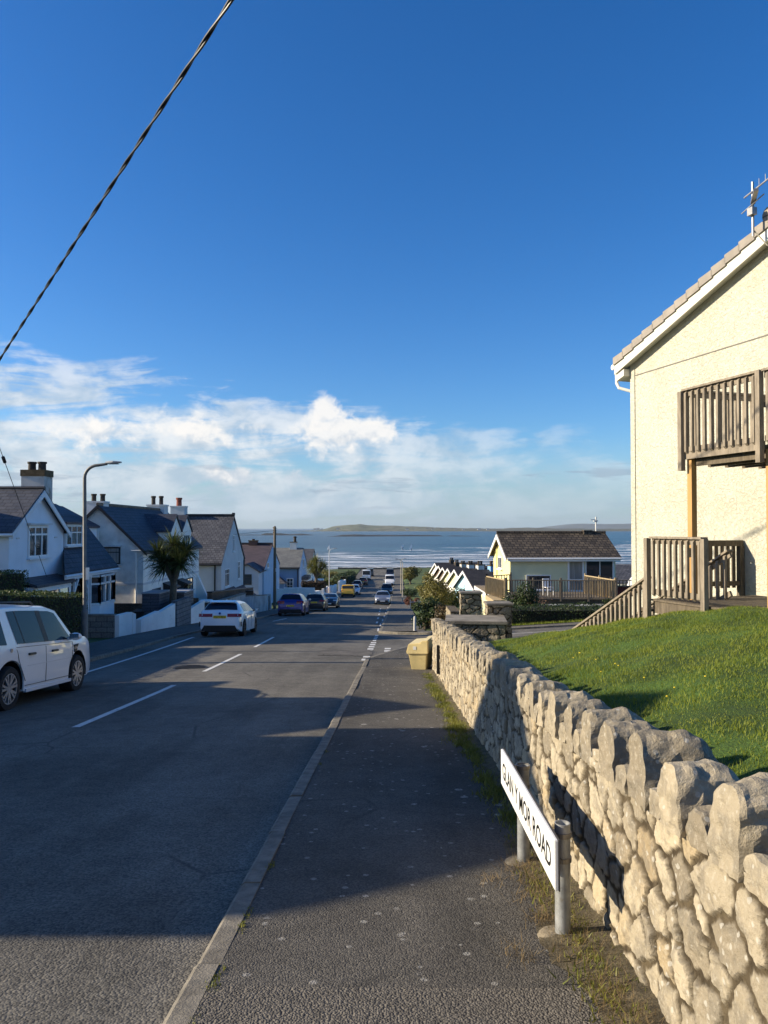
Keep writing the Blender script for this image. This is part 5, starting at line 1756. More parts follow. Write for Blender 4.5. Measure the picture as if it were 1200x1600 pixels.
# pointed lamp canopy over the door
cpy = MB(); t0 = tb2 - .62
cpy.add([(t0 - .1, OUT * .75, 2.18), (t0 + 1.0, OUT * .75, 2.18), (t0 + 1.0, OUT * .02, 2.22), (t0 - .1, OUT * .02, 2.22), (t0 + .45, OUT * .02, 2.52), (t0 + .45, OUT * .7, 2.36)], [(0, 1, 5), (1, 2, 4, 5), (2, 3, 4), (3, 0, 5, 4), (3, 2, 1, 0)])
cpy.build('door_canopy', M_OAKD, Cr)

# --- timber deck and stair below it
zd = .38
td0, od = Lw(4.3, 12.1)
td1, _ = Lw(4.58, 10.9)
od = 2.15
dk = thing('timber_deck', 'weathered timber deck with stair and slatted railings under the balcony', 'deck', (CW[0], CW[1], 0), rzW)
bd = MB()
k = 0
q = .06
while q < od:
    bd.box(td0, td1 + 4, OUT * q, OUT * (q + .135), zd - .03, zd)
    q += .14
bd.box(td0 + .02, td1 + 4, OUT * (od - .06), OUT * (od - .02), zd - .22, zd - .032)
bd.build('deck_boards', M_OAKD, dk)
railing(dk, (td0 + .04, OUT * od), (td1 - .02, OUT * od), zd + .98, zd + .06, 9, M_OAK, out=(0, OUT, 0))
for t_ in (td0 - .02, td1 + .03):
    MB().box(t_ - .04, t_ + .04, OUT * (od + .02), OUT * (od + .10), zd - .75, zd + .97).build('newel', M_OAK, dk)
ts1, os1 = Lw(3.42, 14.8)
railing(dk, (td0 - .06, OUT * od), (td0 - 3.1, OUT * od), (zd + .34, zd - 1.22), (zd - .42, zd - 1.98), 24, M_OAK, out=(0, OUT, 0), name='stair_railing')
railing(dk, (td0 + .62, OUT * (od - 1.0)), (td0 - 2.4, OUT * (od - 1.0)), (zd + .78, zd - .85), (zd + .05, zd - 1.6), 19, M_OAK, out=(0, OUT, 0), name='stair_railing')
st = MB()
for i in range(7):
    st.box(td0 - .05 - i * .3, td0 - .33 - i * .3, OUT * (od - 1.0), OUT * (od - .02), zd - .04 - .17 * (i + 1), zd - .17 * (i + 1))
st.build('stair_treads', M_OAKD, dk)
# panel standing at a right angle to the wall, its shade put into the dark timber colour
pA = Lw(6.19, 13.07); pB = Lw(5.50, 12.84)
tp = pA[0]
fr_ = MB()
fr_.box(tp - .03, tp + .03, OUT * .02, OUT * .80, zd + .82, zd + .92)
fr_.box(tp - .03, tp + .03, OUT * .02, OUT * .80, zd + .14, zd + .22)
for q in (.06, .76):
    fr_.box(tp - .045, tp + .045, OUT * (q - .045), OUT * (q + .045), zd - .05, zd + .818)
for i in range(5):
    q = .16 + i * .122
    fr_.box(tp - .075, tp - .032, OUT * (q - .026), OUT * (q + .026), zd + .1, zd + .86)
fr_.build('side_railing', M_OAKD, dk)

# --- yellow bungalow with decking
BR = R(2.5)
Bg = house('yellow_bungalow', 'yellow bungalow with dark brown tiled roof behind the timber decking', 'bungalow', (7.5, 45.0, -4.4), BR)
ze, zr = 4.20, 5.50; Lb = 6.35; Db = 5.2
gable(MB(), 0, Lb, 0, Db, -1.0, ze, zr, 'x').build('wall', M_YEL, Bg)
MB().box(0.02, Lb + .01, -.02, 0.05, -1.0, ze - .05).build('front_wall', mat('render_yellow_shade', (0.64, 0.65, 0.43), .9, .05, 1.0, .004, 60), Bg)  # thin front skin: shade on the yellow render put into a greener colour
rf = roof(MB(), 0, Lb, 0, Db, ze, zr, 'x', .30, .28, .12).build('roof', M_TILB, Bg)
MB().cyl((-.3, Db / 2, zr + .16), (Lb + .3, Db / 2, zr + .16), .10, n=8).build('ridge_tiles', M_TILB, rf)
o = bargeboards(Bg, -.33, 0, Db, Db / 2, ze + .02, zr + .02, .30, .20)
fs = MB().box(-.2, Lb + .2, -.36, -.33, ze - .24, ze - .02); fs.cyl((-.25, -.40, ze - .08), (Lb + .25, -.40, ze - .08), .055, n=8); fs.cyl((Lb - .15, -.06, ze - .2), (Lb - .15, -.06, 1.9), .045, n=8)
fs.build('fascia', M_UPVC, Bg)
window(Bg, (3.95, -.02, 3.08), RX, NY, 1.0, 1.9, 1, 1, glass=M_GLB, fr=.11, sill=False, name='door', rowz=(0.62,))  # paler pane colour stands in for a tan reflection
window(Bg, (5.4, -.02, 3.2), RX, NY, 1.75, 1.7, 2, 1, fr=.06)
window(Bg, (1.7, -.02, 2.7), RX, NY, 1.5, .9, 1, 1, fr=.06)
window(Bg, (0.0, 2.9, 3.75), XP, (-1, 0, 0), 1.2, .8, 2, 1, fr=.09)
MB().box(-.12, .0, 1.5, 1.7, 4.25, 4.33).build('outside_light', M_DKFR, Bg)
MB().cyl((-.05, 3.9, 1.8), (-.05, 3.9, 4.7), .04, n=6).build('downpipe', M_YEL, Bg)
ch = MB().box(5.2, 5.75, Db / 2 - .25, Db / 2 + .25, zr - .1, zr + .30).build('chimney', M_TILB, Bg)
ar = MB().cyl((6.05, Db / 2, zr + .1), (6.05, Db / 2, zr + 1.15), .05, n=8); ar.bar((5.7, Db / 2, zr + .95), (6.1, Db / 2, zr + .98), .05, .05); ar.box(5.9, 6.15, Db / 2 - .1, Db / 2 + .1, zr + .85, zr + .92)
ar.build('aerial', mat('pale_mast', (0.6, .6, .58), .5, .1), Bg)
M_LTIM = mat('pale_timber', (0.40, 0.31, 0.18), 0.8, 0.2, 3.0, 0.003, 50, stretch=(6, 6, 1.2))
M_MTIM = mat('brown_timber', (0.15, 0.12, 0.085), 0.85, 0.25, 3.0, 0.003, 50, stretch=(6, 6, 1.2))
dz = -2.22
Dk = thing('raised_deck', 'raised brown timber deck with railings in front of the yellow bungalow', 'deck', (6.4, 40.0, dz))
O = (6.4, 40.0, dz)
q = MB()
for i in range(32):
    q.box(6.45, 12.2, 40.0 - .02 + i * .145, 40.0 + .115 + i * .145, dz - .04, dz)
q.build('deck_boards', M_MTIM, Dk, off=O)
MB().box(6.5, 12.1, 40.02, 40.06, dz - .62, dz - .05).build('deck_skirt', M_OAKD, Dk, off=O)


def simple_rail(root, p0, p1, zt, zb, n, m, npost, name='railing', pw=.09):
    r = MB()
    P0, P1 = Vector((*p0, 0)), Vector((*p1, 0)); U = Vector((0, 0, 1))
    r.bar(P0 + U * zt, P1 + U * zt, .09, .05); r.bar(P0 + U * (zb + .08), P1 + U * (zb + .08), .05, .07)
    for i in range(n):
        c = P0.lerp(P1, (i + .5) / n)
        r.bar(c + U * (zb + .1), c + U * (zt - .02), .035, .045, up=(1, 0, 0))
    o = r.build(name, m, root)
    for i in range(npost):
        c = P0.lerp(P1, i / (npost - 1))
        MB().box(c.x - pw / 2, c.x + pw / 2, c.y - pw / 2, c.y + pw / 2, zb - .1, zt + .13).build('post', m, o)
    return o


simple_rail(Dk, (.05, .0), (5.75, -.45), 1.0, 0.0, 42, M_MTIM, 5)
sd = simple_rail(Dk, (0, .05), (-.55, 3.1), 1.0, -.02, 8, M_LTIM, 2)
pn = MB()
for i in range(11):
    f = i / 11; c = Vector((0, .05, 0)).lerp(Vector((-.55, 3.1, 0)), f + .045)
    pn.bar(c + Vector((0, 0, .04)), c + Vector((0, 0, .96)), .02, .26, up=(1, 0, 0))
pn.build('panel', M_LTIM, sd)
MB().box(-.62, .05, .0, 3.2, -.32, -.06).build('side_beam', M_LTIM, Dk)
simple_rail(Dk, (-.55, 3.1), (1.1, 4.75), 1.0, 0, 9, M_MTIM, 2)
rd = simple_rail(Dk, (5.70, -.40), (5.2, 3.6), 1.02, 0, 10, M_LTIM, 3)
pn = MB()
for i in range(14):
    f = i / 14; c = Vector((5.7, -.35, 0)).lerp(Vector((5.2, 3.6, 0)), f + .03)
    pn.bar(c + Vector((0, 0, .04)), c + Vector((0, 0, .98)), .02, .27, up=(1, 0, 0))
pn.build('panel', M_LTIM, rd)
for (x_, n_) in ((2.9, 'white garden chair'),):
    c_ = thing('patio_chair', 'white patio chair on the raised timber deck', 'chair', (9.2, 42.4, dz), R(25))
    s_ = MB().box(-.22, .22, -.22, .22, .42, .46); s_.build('seat', M_UPVC, c_)
    MB().box(-.22, .22, .19, .22, .46, .92).build('backrest', M_UPVC, c_)
    for (a_, b_) in ((-.2, -.2), (.2, -.2), (-.2, .2), (.2, .2)):
        MB().cyl((a_, b_, 0), (a_, b_, .42), .02, n=6).build('leg', M_UPVC, c_)
# flat-roofed garage under its left side
Gr = house('garage', 'flat roofed cream garage with white fascia beside the raised deck', 'garage', (8.6, 46, -4.4))
O = (8.6, 46, -4.4)
MB().box(6.38, 7.4, 41.0, 51.0, -5.2, -2.62).build('wall', M_PYEL, Gr, off=O)
MB().box(6.1, 7.45, 40.6, 51.2, -2.62, -2.36).build('fascia', M_UPVC, Gr, off=O)
MB().box(6.13, 7.42, 40.63, 51.17, -2.359, -2.33).build('roof', mat('felt_roof', (0.16, 0.125, 0.095), .95, .2, 2), Gr, off=O)
# retaining strip in front of the deck
wl_ = MB().box(7.6, 12.4, 36.9, 39.4, -3.6, -2.42)
tag(wl_.build('concrete_terrace', mat('terrace_concrete', (0.36, 0.36, 0.35), .9, .12, 1.5)), 'pale concrete terrace between the clipped hedge and the raised deck', 'terrace')
# maroon fence panel right of the deck
fp = thing('fence_panel', 'dark red close boarded fence panel beside the raised deck', 'fence', (13.2, 40.4, -3.6))
b_ = MB()
for i in range(13):
    b_.box(-1.05 + i * .165, -1.05 + i * .165 + .155, -.02, .02 + .004 * (i % 2), 0, 2.0)
b_.build('boards', mat('maroon_board', (0.12, 0.02, 0.018), .7, .15, 3), fp)
simple_rail(fp, (-1.1, -.06), (1.1, -.06), 2.35, 1.95, 12, M_MTIM, 2, 'trellis')
# small white bungalow beyond, at the corner of the cream house
sb = house('small_bungalow', 'small white bungalow with grey roof glimpsed beside the cream house', 'bungalow', (23.4, 72, -5.4))
gable(MB(), -2.6, 4, -3, 3, -1.5, 2.0, 3.4, 'x').build('wall', M_WH, sb)
roof(MB(), -2.6, 4, -3, 3, 2.0, 3.4, 'x', .3, .3).build('roof', M_SLG, sb)
bargeboards(sb, -2.95, -3, 3, 0, 2.0, 3.4, .3, .3, .05, M_UPVC)
window(sb, (-2.6, 0, 1.3), XP, (-1, 0, 0), 1.6, 1.0, 2, 1)
o = MB(); gable(o, -1.6, .2, -4.4, -2.9, -1.5, 1.5, 2.6, 'y'); o.build('porch', M_UPVC, sb)

# --- the row of six bungalows stepping down to the shore
hx = [9.5, 9.8, 10.1, 10.4, 10.7, 10.95]; hy = [88, 102, 116, 130, 144, 158]; hz = [-3.45, -4.05, -4.65, -5.2, -5.6, -5.75]
hm = [M_SKYB, M_PYEL, M_PYEL, mat('brown_boarding', (0.14, .10, .075), .7, .2, 2), mat('brown_cladding', (0.13, .085, .06), .7, .2, 2), M_WH]
hl = ['sky blue gabled bungalow nearest in the row stepping down to the sea', 'pale yellow gabled bungalow just beyond the sky blue one', 'pale yellow gabled bungalow third in the row from the sky blue one', 'brown boarded gabled bungalow just beyond the yellow ones', 'brown gabled bungalow next to the white one nearest the sea', 'white gabled bungalow last in the row, nearest the sea']
rot = math.atan2(.31, .95)
hch = [mat('chimney_blue', (0.22, .42, .68), .9, .05), M_STKW, M_STKW, M_STK, M_POT, M_POT]
for i in range(6):
    t = house('gabled_bungalow', hl[i], 'bungalow', (hx[i], hy[i], hz[i] - 4.6), rot, 'row of gabled bungalows by the shore')
    hw_ = 3.1; ze = 4.6 - 2.05; zr = 4.6
    gable(MB(), 0.0, 9, -hw_, hw_, -1.5, ze, zr, 'x').build('wall', hm[i], t)
    MB().box(-.05, 0.02, -hw_, hw_, -1.5, ze - .25).build('lower_wall', M_WH if i not in (0,) else M_SKYB, t)
    rf = roof(MB(), 0, 9, -hw_, hw_, ze, zr, 'x', .22, .36, .12).build('roof', M_TILD, t)
    bargeboards(t, -.42, -hw_, hw_, 0, ze + .03, zr + .03, .22, .24, .06, M_UPVC)
    window(t, (-.06, -.7, 1.35), XP, (-1, 0, 0), 2.4, 1.2, 3, 1)
    window(t, (0, 0, 3.1), XP, (-1, 0, 0), 1.0, .8, 2, 1) if i in (3, 4) else None
    c = chimney(t, 3.0, 3.9, -.4, .4, zr - .3, zr + .55, hch[i], M_POT, [(3.25, 0), (3.65, 0)], ph=.5, pr=.17)
    pr = MB().box(-1.5, -1.42, -hw_ + .1, hw_ - .1, .2, 1.2)
    pr.build('balcony_panel', mat('balcony_glass', (0.30, .36, .33), .2, .05, spec=.6), t)
    MB().box(-1.5, 0, -hw_ + .05, hw_ - .05, -1.5, .18).build('base', M_WH, t)

# ======================================================= vehicles
M_TYRE = mat('tyre_rubber', (0.014, 0.014, 0.015), 0.8, 0.1, 10)
M_RIM = mat('alloy_rim', (0.62, 0.62, 0.63), 0.28, 0.05, 5, metal=0.85)
M_RIMD = mat('dark_rim', (0.05, 0.05, 0.055), 0.35, 0.05, 5, metal=0.6)
M_TRIM = mat('black_trim', (0.012, 0.012, 0.013), 0.5, 0.0)
M_CARGL = mat('car_glass', (0.008, 0.014, 0.026), 0.03, 0.0, spec=0.25)
M_RED = mat('tail_lamp', (0.28, 0.008, 0.010), 0.15, 0.05, 10, spec=0.7)
M_CLR = mat('head_lamp', (0.55, 0.57, 0.60), 0.08, 0.05, 10, spec=0.9)
M_PLY = mat('plate_yellow', (0.72, 0.48, 0.03), 0.5, 0.0)
M_PLW = mat('plate_white', (0.75, 0.75, 0.73), 0.5, 0.0)
M_CHR = mat('chrome', (0.5, 0.5, 0.52), 0.15, 0.0, metal=0.9)


def paint(name, c, metal=0.0):
    return mat('paint_' + name, c, 0.28, 0.03, 1.5, metal=metal, spec=0.5, coat=0.8)


class Car:
    """lofted body: upper outline U (y, z) from tail to nose, lower edge with wheel arches"""
    def __init__(s, L, W, H, wb, rear_oh, wr, U, belt, cabin, roofw, sill=0.22, arch=1.13, taper=(0.10, 0.14), ends=(0.34, 0.30)):
        s.L, s.W, s.H, s.wb, s.wr = L, W, H, wb, wr
        s.U, s.belt, s.cabin, s.roofw, s.sill, s.arch, s.taper, s.ends = U, belt, cabin, roofw, sill, arch, taper, ends
        s.ya = (-L / 2 + rear_oh, -L / 2 + rear_oh + wb)
        s.uy = [p[0] for p in U]; s.uz = [p[1] for p in U]

    def up(s, y):
        return float(np.interp(y, s.uy, s.uz))

    def lo(s, y):
        t = abs(y) / (s.L / 2)
        z = s.sill
        e = s.ends[0] if y < 0 else s.ends[1]
        if t > 0.86: z += (e - s.sill) * (t - 0.86) / 0.14
        for a in s.ya:
            R_ = s.wr * s.arch
            if abs(y - a) < R_:
                z = max(z, s.wr + math.sqrt(R_ ** 2 - (y - a) ** 2))
        return z

    def hw(s, y):
        t = abs(y) / (s.L / 2)
        k = s.taper[0] if y < 0 else s.taper[1]
        return s.W / 2 * (1 - k * t ** 5 - 0.02 * t ** 2)

    def bz(s, y):
        return s.belt[0] + (s.belt[1] - s.belt[0]) * (y / s.L + .5)

    def ring(s, y):
        zu, zl, w = s.up(y), s.lo(y), s.hw(y)
        b = s.bz(y)
        zl = min(zl, zu - .06)
        zb = min(b, zu - 0.07)
        if zu > b + 0.09:
            k = (zu - b) / (s.H - b)
            wt = (w - .05) + (s.roofw - (w - .05)) * min(1, k)
            ed = .05
        else:
            wt = w - 0.055; ed = 0.018
        zm = zl + (zb - zl) * .55
        return [(0, zl), (w - .14, zl), (w - .012, zl + .012), (w, zm if zm > zl + .03 else zl + .02), (w - .022, zb), (wt, zu - ed), (max(wt - .10, .1), zu - .006), (0, zu + .018)]

    def stations(s):
        ys = set(np.round(np.linspace(-s.L / 2, s.L / 2, 46), 4)) | set(np.round(s.uy, 4))
        for a in s.ya:
            R_ = s.wr * s.arch
            for t in np.linspace(-1, 1, 19):
                ys.add(round(float(a + R_ * math.sin(t * math.pi / 2)), 4))
            ys |= {round(a - R_ - .002, 4), round(a + R_ + .002, 4)}
        ys = sorted(float(y) for y in ys if -s.L / 2 <= y <= s.L / 2)
        o = [ys[0]]
        for y in ys[1:]:
            if y - o[-1] > 0.0015: o.append(y)
        return o

    def body(s, m, root):
        mb = MB()
        ys = s.stations()
        V = []; F = []
        n = 15
        for y in ys:
            r = s.ring(y)
            full = [(-a, z) for a, z in r[::-1]] + r[1:]
            # r has 8 points -> full has 15, from roof centre (left side) .. to roof centre
            full = [( -a, z) for a, z in r][1:7][::-1]
            loop = [(0, r[0][1])] + [(a, z) for a, z in r[1:7]] + [(0, r[7][1])] + [(-a, z) for a, z in r[1:7][::-1]]
            V += [(a, y, z) for a, z in loop]
        n = 14
        for j in range(len(ys) - 1):
            for i in range(n):
                F.append((j * n + i, j * n + (i + 1) % n, (j + 1) * n + (i + 1) % n, (j + 1) * n + i))
        F += [tuple(range(n)), tuple(range((len(ys) - 1) * n, len(ys) * n))[::-1]]
        mb.add(V, F)
        return mb.build('body', m, root, 38)

    def side_x(s, y, z):
        r = s.ring(y)
        a, b = r[4], r[5]
        if z <= a[1]:
            c = r[3]
            f = (z - c[1]) / max(1e-6, a[1] - c[1])
            return c[0] + (a[0] - c[0]) * np.clip(f, 0, 1)
        f = (z - a[1]) / max(1e-6, b[1] - a[1])
        return a[0] + (b[0] - a[0]) * min(1.0, f)

    def side_glass(s, root, spec, m=None):
        """spec: list of (y0 bottom, y0 top, y1 bottom, y1 top, drop from roof)"""
        for (b0, t0, b1, t1, dr) in spec:
            mb = MB()
            for sg_ in (-1, 1):
                V = []; F = []
                nc, nr = 10, 4
                for i in range(nc + 1):
                    f = i / nc
                    yb = b0 + (b1 - b0) * f; yt = t0 + (t1 - t0) * f
                    zb = s.bz(yb) + .035
                    zt = max(zb + .02, min(s.up(yt) - dr, s.H - dr))
                    for j in range(nr + 1):
                        g = j / nr
                        y = yb + (yt - yb) * g; z = zb + (zt - zb) * g
                        V.append((sg_ * (s.side_x(y, z) + .007), y, z))
                for i in range(nc):
                    for j in range(nr):
                        F.append((i * (nr + 1) + j, i * (nr + 1) + j + 1, (i + 1) * (nr + 1) + j + 1, (i + 1) * (nr + 1) + j))
                mb = MB().add(V, F)
                mb.build('side_window', m or M_CARGL, root, 60)

    def end_glass(s, root, y0, y1, name, inset=.06, m=None, lift=.010):
        """windscreen or rear window lying on the upper outline between y0 and y1"""
        ys = sorted(set([y0, y1] + [y for y in s.uy if min(y0, y1) < y < max(y0, y1)] + list(np.linspace(y0, y1, 7))))
        V = []; F = []
        nc = 8
        for y in ys:
            r = s.ring(y)
            zu = s.up(y); e = .01
            dzy = (s.up(y + e) - s.up(y - e)) / (2 * e)
            nl = math.hypot(1, dzy)
            ny, nz = -dzy / nl, 1 / nl
            wt = r[6][0] + .10 - inset
            for k in range(nc + 1):
                f = -1 + 2 * k / nc
                z = zu + .018 - .024 * abs(f) ** 2
                V.append((wt * f, y + ny * lift, z + nz * lift))
        for i in range(len(ys) - 1):
            for k in range(nc):
                F.append((i * (nc + 1) + k, i * (nc + 1) + k + 1, (i + 1) * (nc + 1) + k + 1, (i + 1) * (nc + 1) + k))
        return MB().add(V, F).build(name, m or M_CARGL, root, 60)

    def end_y(s, z, tail=True):
        """y of the tail (or nose) surface at height z"""
        ys = np.linspace(-s.L / 2, 0, 400) if tail else np.linspace(s.L / 2, 0, 400)
        for y in ys:
            if s.up(y) >= z: return float(y)
        return 0.0

    def wheels(s, root, rim=None, spokes=5, w=0.21, far=False):
        rim = rim or M_RIM
        for sg_ in (-1, 1):
            for a in s.ya:
                x1 = sg_ * (s.W / 2 - .03); x0 = x1 - sg_ * w
                wh = MB()
                R_ = s.wr
                wh.lathe([(R_ * .66, 0), (R_ * .72, -.015), (R_ * .93, -.012), (R_, .03), (R_, w - .03), (R_ * .93, w + .0), (R_ * .6, w)], (x1, a, R_), (-sg_, 0, 0), 28 if not far else 14)
                wo = wh.build('wheel', M_TYRE, root, 35)
                if far and sg_ < 0: continue
                rm = MB()
                rm.lathe([(R_ * .70, -.006), (R_ * .70, .02), (R_ * .64, .03), (R_ * .63, -.004), (R_ * .70, -.006)], (x1, a, R_), (-sg_, 0, 0), 28)
                for k in range(spokes):
                    for d in (-.17, .17):
                        t = 2 * math.pi * k / spokes + .3
                        c0 = Vector((x1 - sg_ * .012, a + math.cos(t + d * .5) * R_ * .13, R_ + math.sin(t + d * .5) * R_ * .13))
                        c1 = Vector((x1 - sg_ * .004, a + math.cos(t + d) * R_ * .66, R_ + math.sin(t + d) * R_ * .66))
                        rm.bar(c0, c1, .030, R_ * .105, up=(1, 0, 0)) if False else rm.bar(c0, c1, R_ * .105, .03, up=(sg_, 0, 0))
                rm.cyl((x1 - sg_ * .03, a, R_), (x1 - sg_ * .001, a, R_), R_ * .19, n=14)
                rm.build('rim', rim, wo)
                MB().cyl((x1 - sg_ * .06, a, R_), (x1 - sg_ * .045, a, R_), R_ * .66, n=20).build('brake_disc', M_TRIM, wo)
        for sg_ in (-1, 1):
            for a in s.ya:
                R_ = s.wr * s.arch - .006
                xa, xb = sg_ * (s.W / 2 - .035), sg_ * (s.W / 2 - .36)
                V = []; F = []
                for q in range(15):
                    t_ = R(-8) + R(196) * q / 14
                    for x_ in (xa, xb):
                        V.append((x_, a + R_ * math.cos(t_), max(.2, s.wr + R_ * math.sin(t_))))
                for q in range(14):
                    F.append((2 * q, 2 * q + 1, 2 * q + 3, 2 * q + 2))
                F.append(tuple(2 * q + 1 for q in range(15)))
                MB().add(V, F).build('wheel_arch_liner', M_TRIM, root)
        ub = MB().box(-s.W / 2 + .27, s.W / 2 - .27, -s.L / 2 + .12, s.L / 2 - .12, .19, .55)
        ub.box(-s.W / 2 + .30, s.W / 2 - .30, s.ya[0] - s.wr * 1.25, s.ya[0] + s.wr * 1.25, .5, s.wr * 2.1)
        ub.box(-s.W / 2 + .30, s.W / 2 - .30, s.ya[1] - s.wr * 1.25, s.ya[1] + s.wr * 1.25, .5, s.wr * 2.05)
        ub.build('underbody', M_TRIM, root)

    def lamps(s, root, x0, x1, z0, z1, tail, m, name, d=.06):
        for sg_ in (-1, 1):
            mb = MB()
            zc = (z0 + z1) / 2
            V = []; F = []
            nn = 5
            for i in range(nn + 1):
                x = x0 + (x1 - x0) * i / nn
                for z in (z0, zc, z1):
                    y = s.end_y(z, tail)
                    # follow the plan taper towards the corner
                    back = 0.30 * max(0, (x / (s.W / 2)) - .72) ** 1.3
                    yy = y + (back if tail else -back) + (-.012 if tail else .012)
                    V.append((sg_ * x, yy, z))
            for i in range(nn):
                for j in range(2):
                    F.append((i * 3 + j, i * 3 + j + 1, (i + 1) * 3 + j + 1, (i + 1) * 3 + j))
            off = len(V)
            V += [(a, b + (d if tail else -d), c) for a, b, c in V]
            F += [tuple(q + off for q in f[::-1]) for f in F[:]]
            rim_ = [i * 3 for i in range(nn + 1)]
            for i in range(nn):
                F.append((i * 3, (i + 1) * 3, (i + 1) * 3 + off, i * 3 + off)); F.append((i * 3 + 2, i * 3 + 2 + off, (i + 1) * 3 + 2 + off, (i + 1) * 3 + 2))
            F.append((0, off, off + 1, 1)); F.append((1, off + 1, off + 2, 2))
            F.append((nn * 3, nn * 3 + 1, nn * 3 + 1 + off, nn * 3 + off)); F.append((nn * 3 + 1, nn * 3 + 2, nn * 3 + 2 + off, nn * 3 + 1 + off))
            mb.add(V, F).build(name, m, root)

    def plate(s, root, z, tail, m, txt=None, w=.52, h=.11):
        y = s.end_y(z, tail)
        k = -1 if tail else 1
        p = MB().box(-w / 2, w / 2, y + k * .008, y + k * .024, z - h / 2, z + h / 2).build('number_plate', m, root)
        if txt:
            text_mesh('lettering', txt, M_BLK, p, h * .66, w * .86, (0, y + k * .0248, z), (R(90), 0, 0 if tail else R(180)), .001)
        return p

    def bumper(s, root, z0, z1, tail, xw, name='bumper_insert', m=None):
        y = s.end_y(max(z0, s.ends[0] + .02), tail)
        k = -1 if tail else 1
        b = MB().prism([(-xw, y + k * .012, z0), (xw, y + k * .012, z0), (xw - .12, y + k * .012, z1), (-xw + .12, y + k * .012, z1)], (0, -k * .10, 0))
        b.build(name, m or M_TRIM, root)

    def mirrors(s, root, y, m):
        for sg_ in (-1, 1):
            z = s.bz(y) + .09
            x = s.side_x(y, s.bz(y))
            mm = MB().lathe([(0, -.01), (.06, 0), (.088, .05), (.08, .11), (.05, .135), (0, .14)], (0, 0, 0), (0, 1, 0), 12)
            mm.v = [(a * 1.25 + sg_ * (x + .13), b + y - .02, c * .85 + z) for a, b, c in mm.v]
            mm.bar((sg_ * (x - .03), y + .03, z - .05), (sg_ * (x + .08), y + .03, z - .03), .05, .06)
            mo = mm.build('wing_mirror', m, root, 40)
            MB().obox((sg_ * (x + .13), y - .034, z), (1, 0, 0), (0, 1, 0), (0, 0, 1), .17, .012, .11).build('mirror_glass', M_CHR, mo)

    def place(s, root, x, y, face_away=True, dz=0.0):
        sl = (Gf(y + 2) - Gf(y - 2)) / 4
        root.location = (x, y, roadz(x, y) + .006 + dz)
        a = math.atan(sl)
        hd = math.atan2(-.018 * 0 - (float(XL(y + 3)) - float(XL(y - 3))) / 6 * .3, 1)
        root.rotation_euler = (a if face_away else -a, 0, 0 if face_away else math.pi)


def estate_profile(L, H, nose, scr, roof0, roof1, tail_z, deck=None):
    pass


def thin_lines(car, root, ys, z0f, z1, name='door_gap', m=None):
    for sg_ in (-1, 1):
        mb = MB()
        for (ya, yb, za, zb) in ys:
            n = 8
            for i in range(n):
                p0 = (ya + (yb - ya) * i / n, za + (zb - za) * i / n); p1 = (ya + (yb - ya) * (i + 1) / n, za + (zb - za) * (i + 1) / n)
                a = Vector((sg_ * (car.side_x(*p0) + .001), *p0)); b = Vector((sg_ * (car.side_x(*p1) + .001), *p1))
                mb.bar(a, b, .008, .006, up=(sg_, 0, 0))
        mb.build(name, m or M_TRIM, root)


# --- white 4x4 in the left foreground, facing away
W_ = paint('white', (0.78, 0.79, 0.80))
L, W, H = 4.50, 1.90, 1.74
U = [(-2.25, .62), (-2.235, .95), (-2.20, 1.02), (-2.13, 1.10), (-1.98, 1.60), (-1.90, 1.68), (-1.70, 1.72), (-0.9, 1.74), (-.2, 1.735), (.25, 1.725), (.56, 1.67), (1.14, 1.18), (1.20, 1.14), (1.35, 1.13), (1.80, 1.095), (2.06, 1.03), (2.17, .93), (2.22, .78), (2.25, .60)]
c = Car(L, W, H, 2.66, .92, .368, U, (1.06, 1.02), None, .735, .27, 1.22, (.07, .13), (.42, .34))
t = thing('parked_car', 'white four by four parked nearest on the left, cut off by the picture edge', 'car')
c.body(W_, t)
c.side_glass(t, [(-2.0, -1.78, -1.46, -1.52, .10), (-1.14, -1.27, -.14, -.25, .10), (-.02, -.12, .98, .48, .105)])
for q_ in ((-.90, -1.03, -.87, -1.00, .10), (-.16, -.27, 0.0, -.10, .10)):
    mb = MB()
    for sg_ in (-1, 1):
        V = []
        for (yb, yt) in ((q_[0], q_[1]), (q_[2], q_[3])):
            for g_ in (0, .5, 1):
                y_ = yb + (yt - yb) * g_; z_ = c.bz(y_) + .035 + (min(c.up(y_) - .10, c.H - .10) - c.bz(y_) - .035) * g_
                V.append((sg_ * (c.side_x(y_, z_) + .0095), y_, z_))
        MB().add(V, [(0, 1, 4, 3), (1, 2, 5, 4)]).build('window_pillar', M_TRIM, t)
c.end_glass(t, -2.12, -2.0, 'rear_window'); c.end_glass(t, .61, 1.11, 'windscreen')
c.wheels(t, M_RIM, 7, .235)
c.mirrors(t, .80, W_)
c.lamps(t, .68, .92, .86, 1.10, True, M_RED, 'tail_lamp'); c.lamps(t, .48, .76, .80, .95, False, M_CLR, 'headlight')
c.plate(t, .78, True, M_PLY)
thin_lines(c, t, [(-.12, -.10, 1.0, .36), (1.02, 1.0, 1.0, .40), (-1.18, -1.10, 1.0, .80), (-1.10, -.86, .80, .45), (-.86, 1.0, .37, .37), (-1.18, 1.02, 1.03, 1.01)], 0, 0)
thin_lines(c, t, [(-.80, .92, .70, .71)], 0, 0, 'door_moulding', mat('moulding_grey', (.55, .55, .56), .4, 0))
sk = MB()
for sg_ in (-1, 1):
    sk.box(sg_ * (W / 2 - .03), sg_ * (W / 2 + .012), -.84, .96, .255, .31)
sk.build('side_skirt', mat('paint_white_skirt', (.70, .70, .70), .4, .03), t)
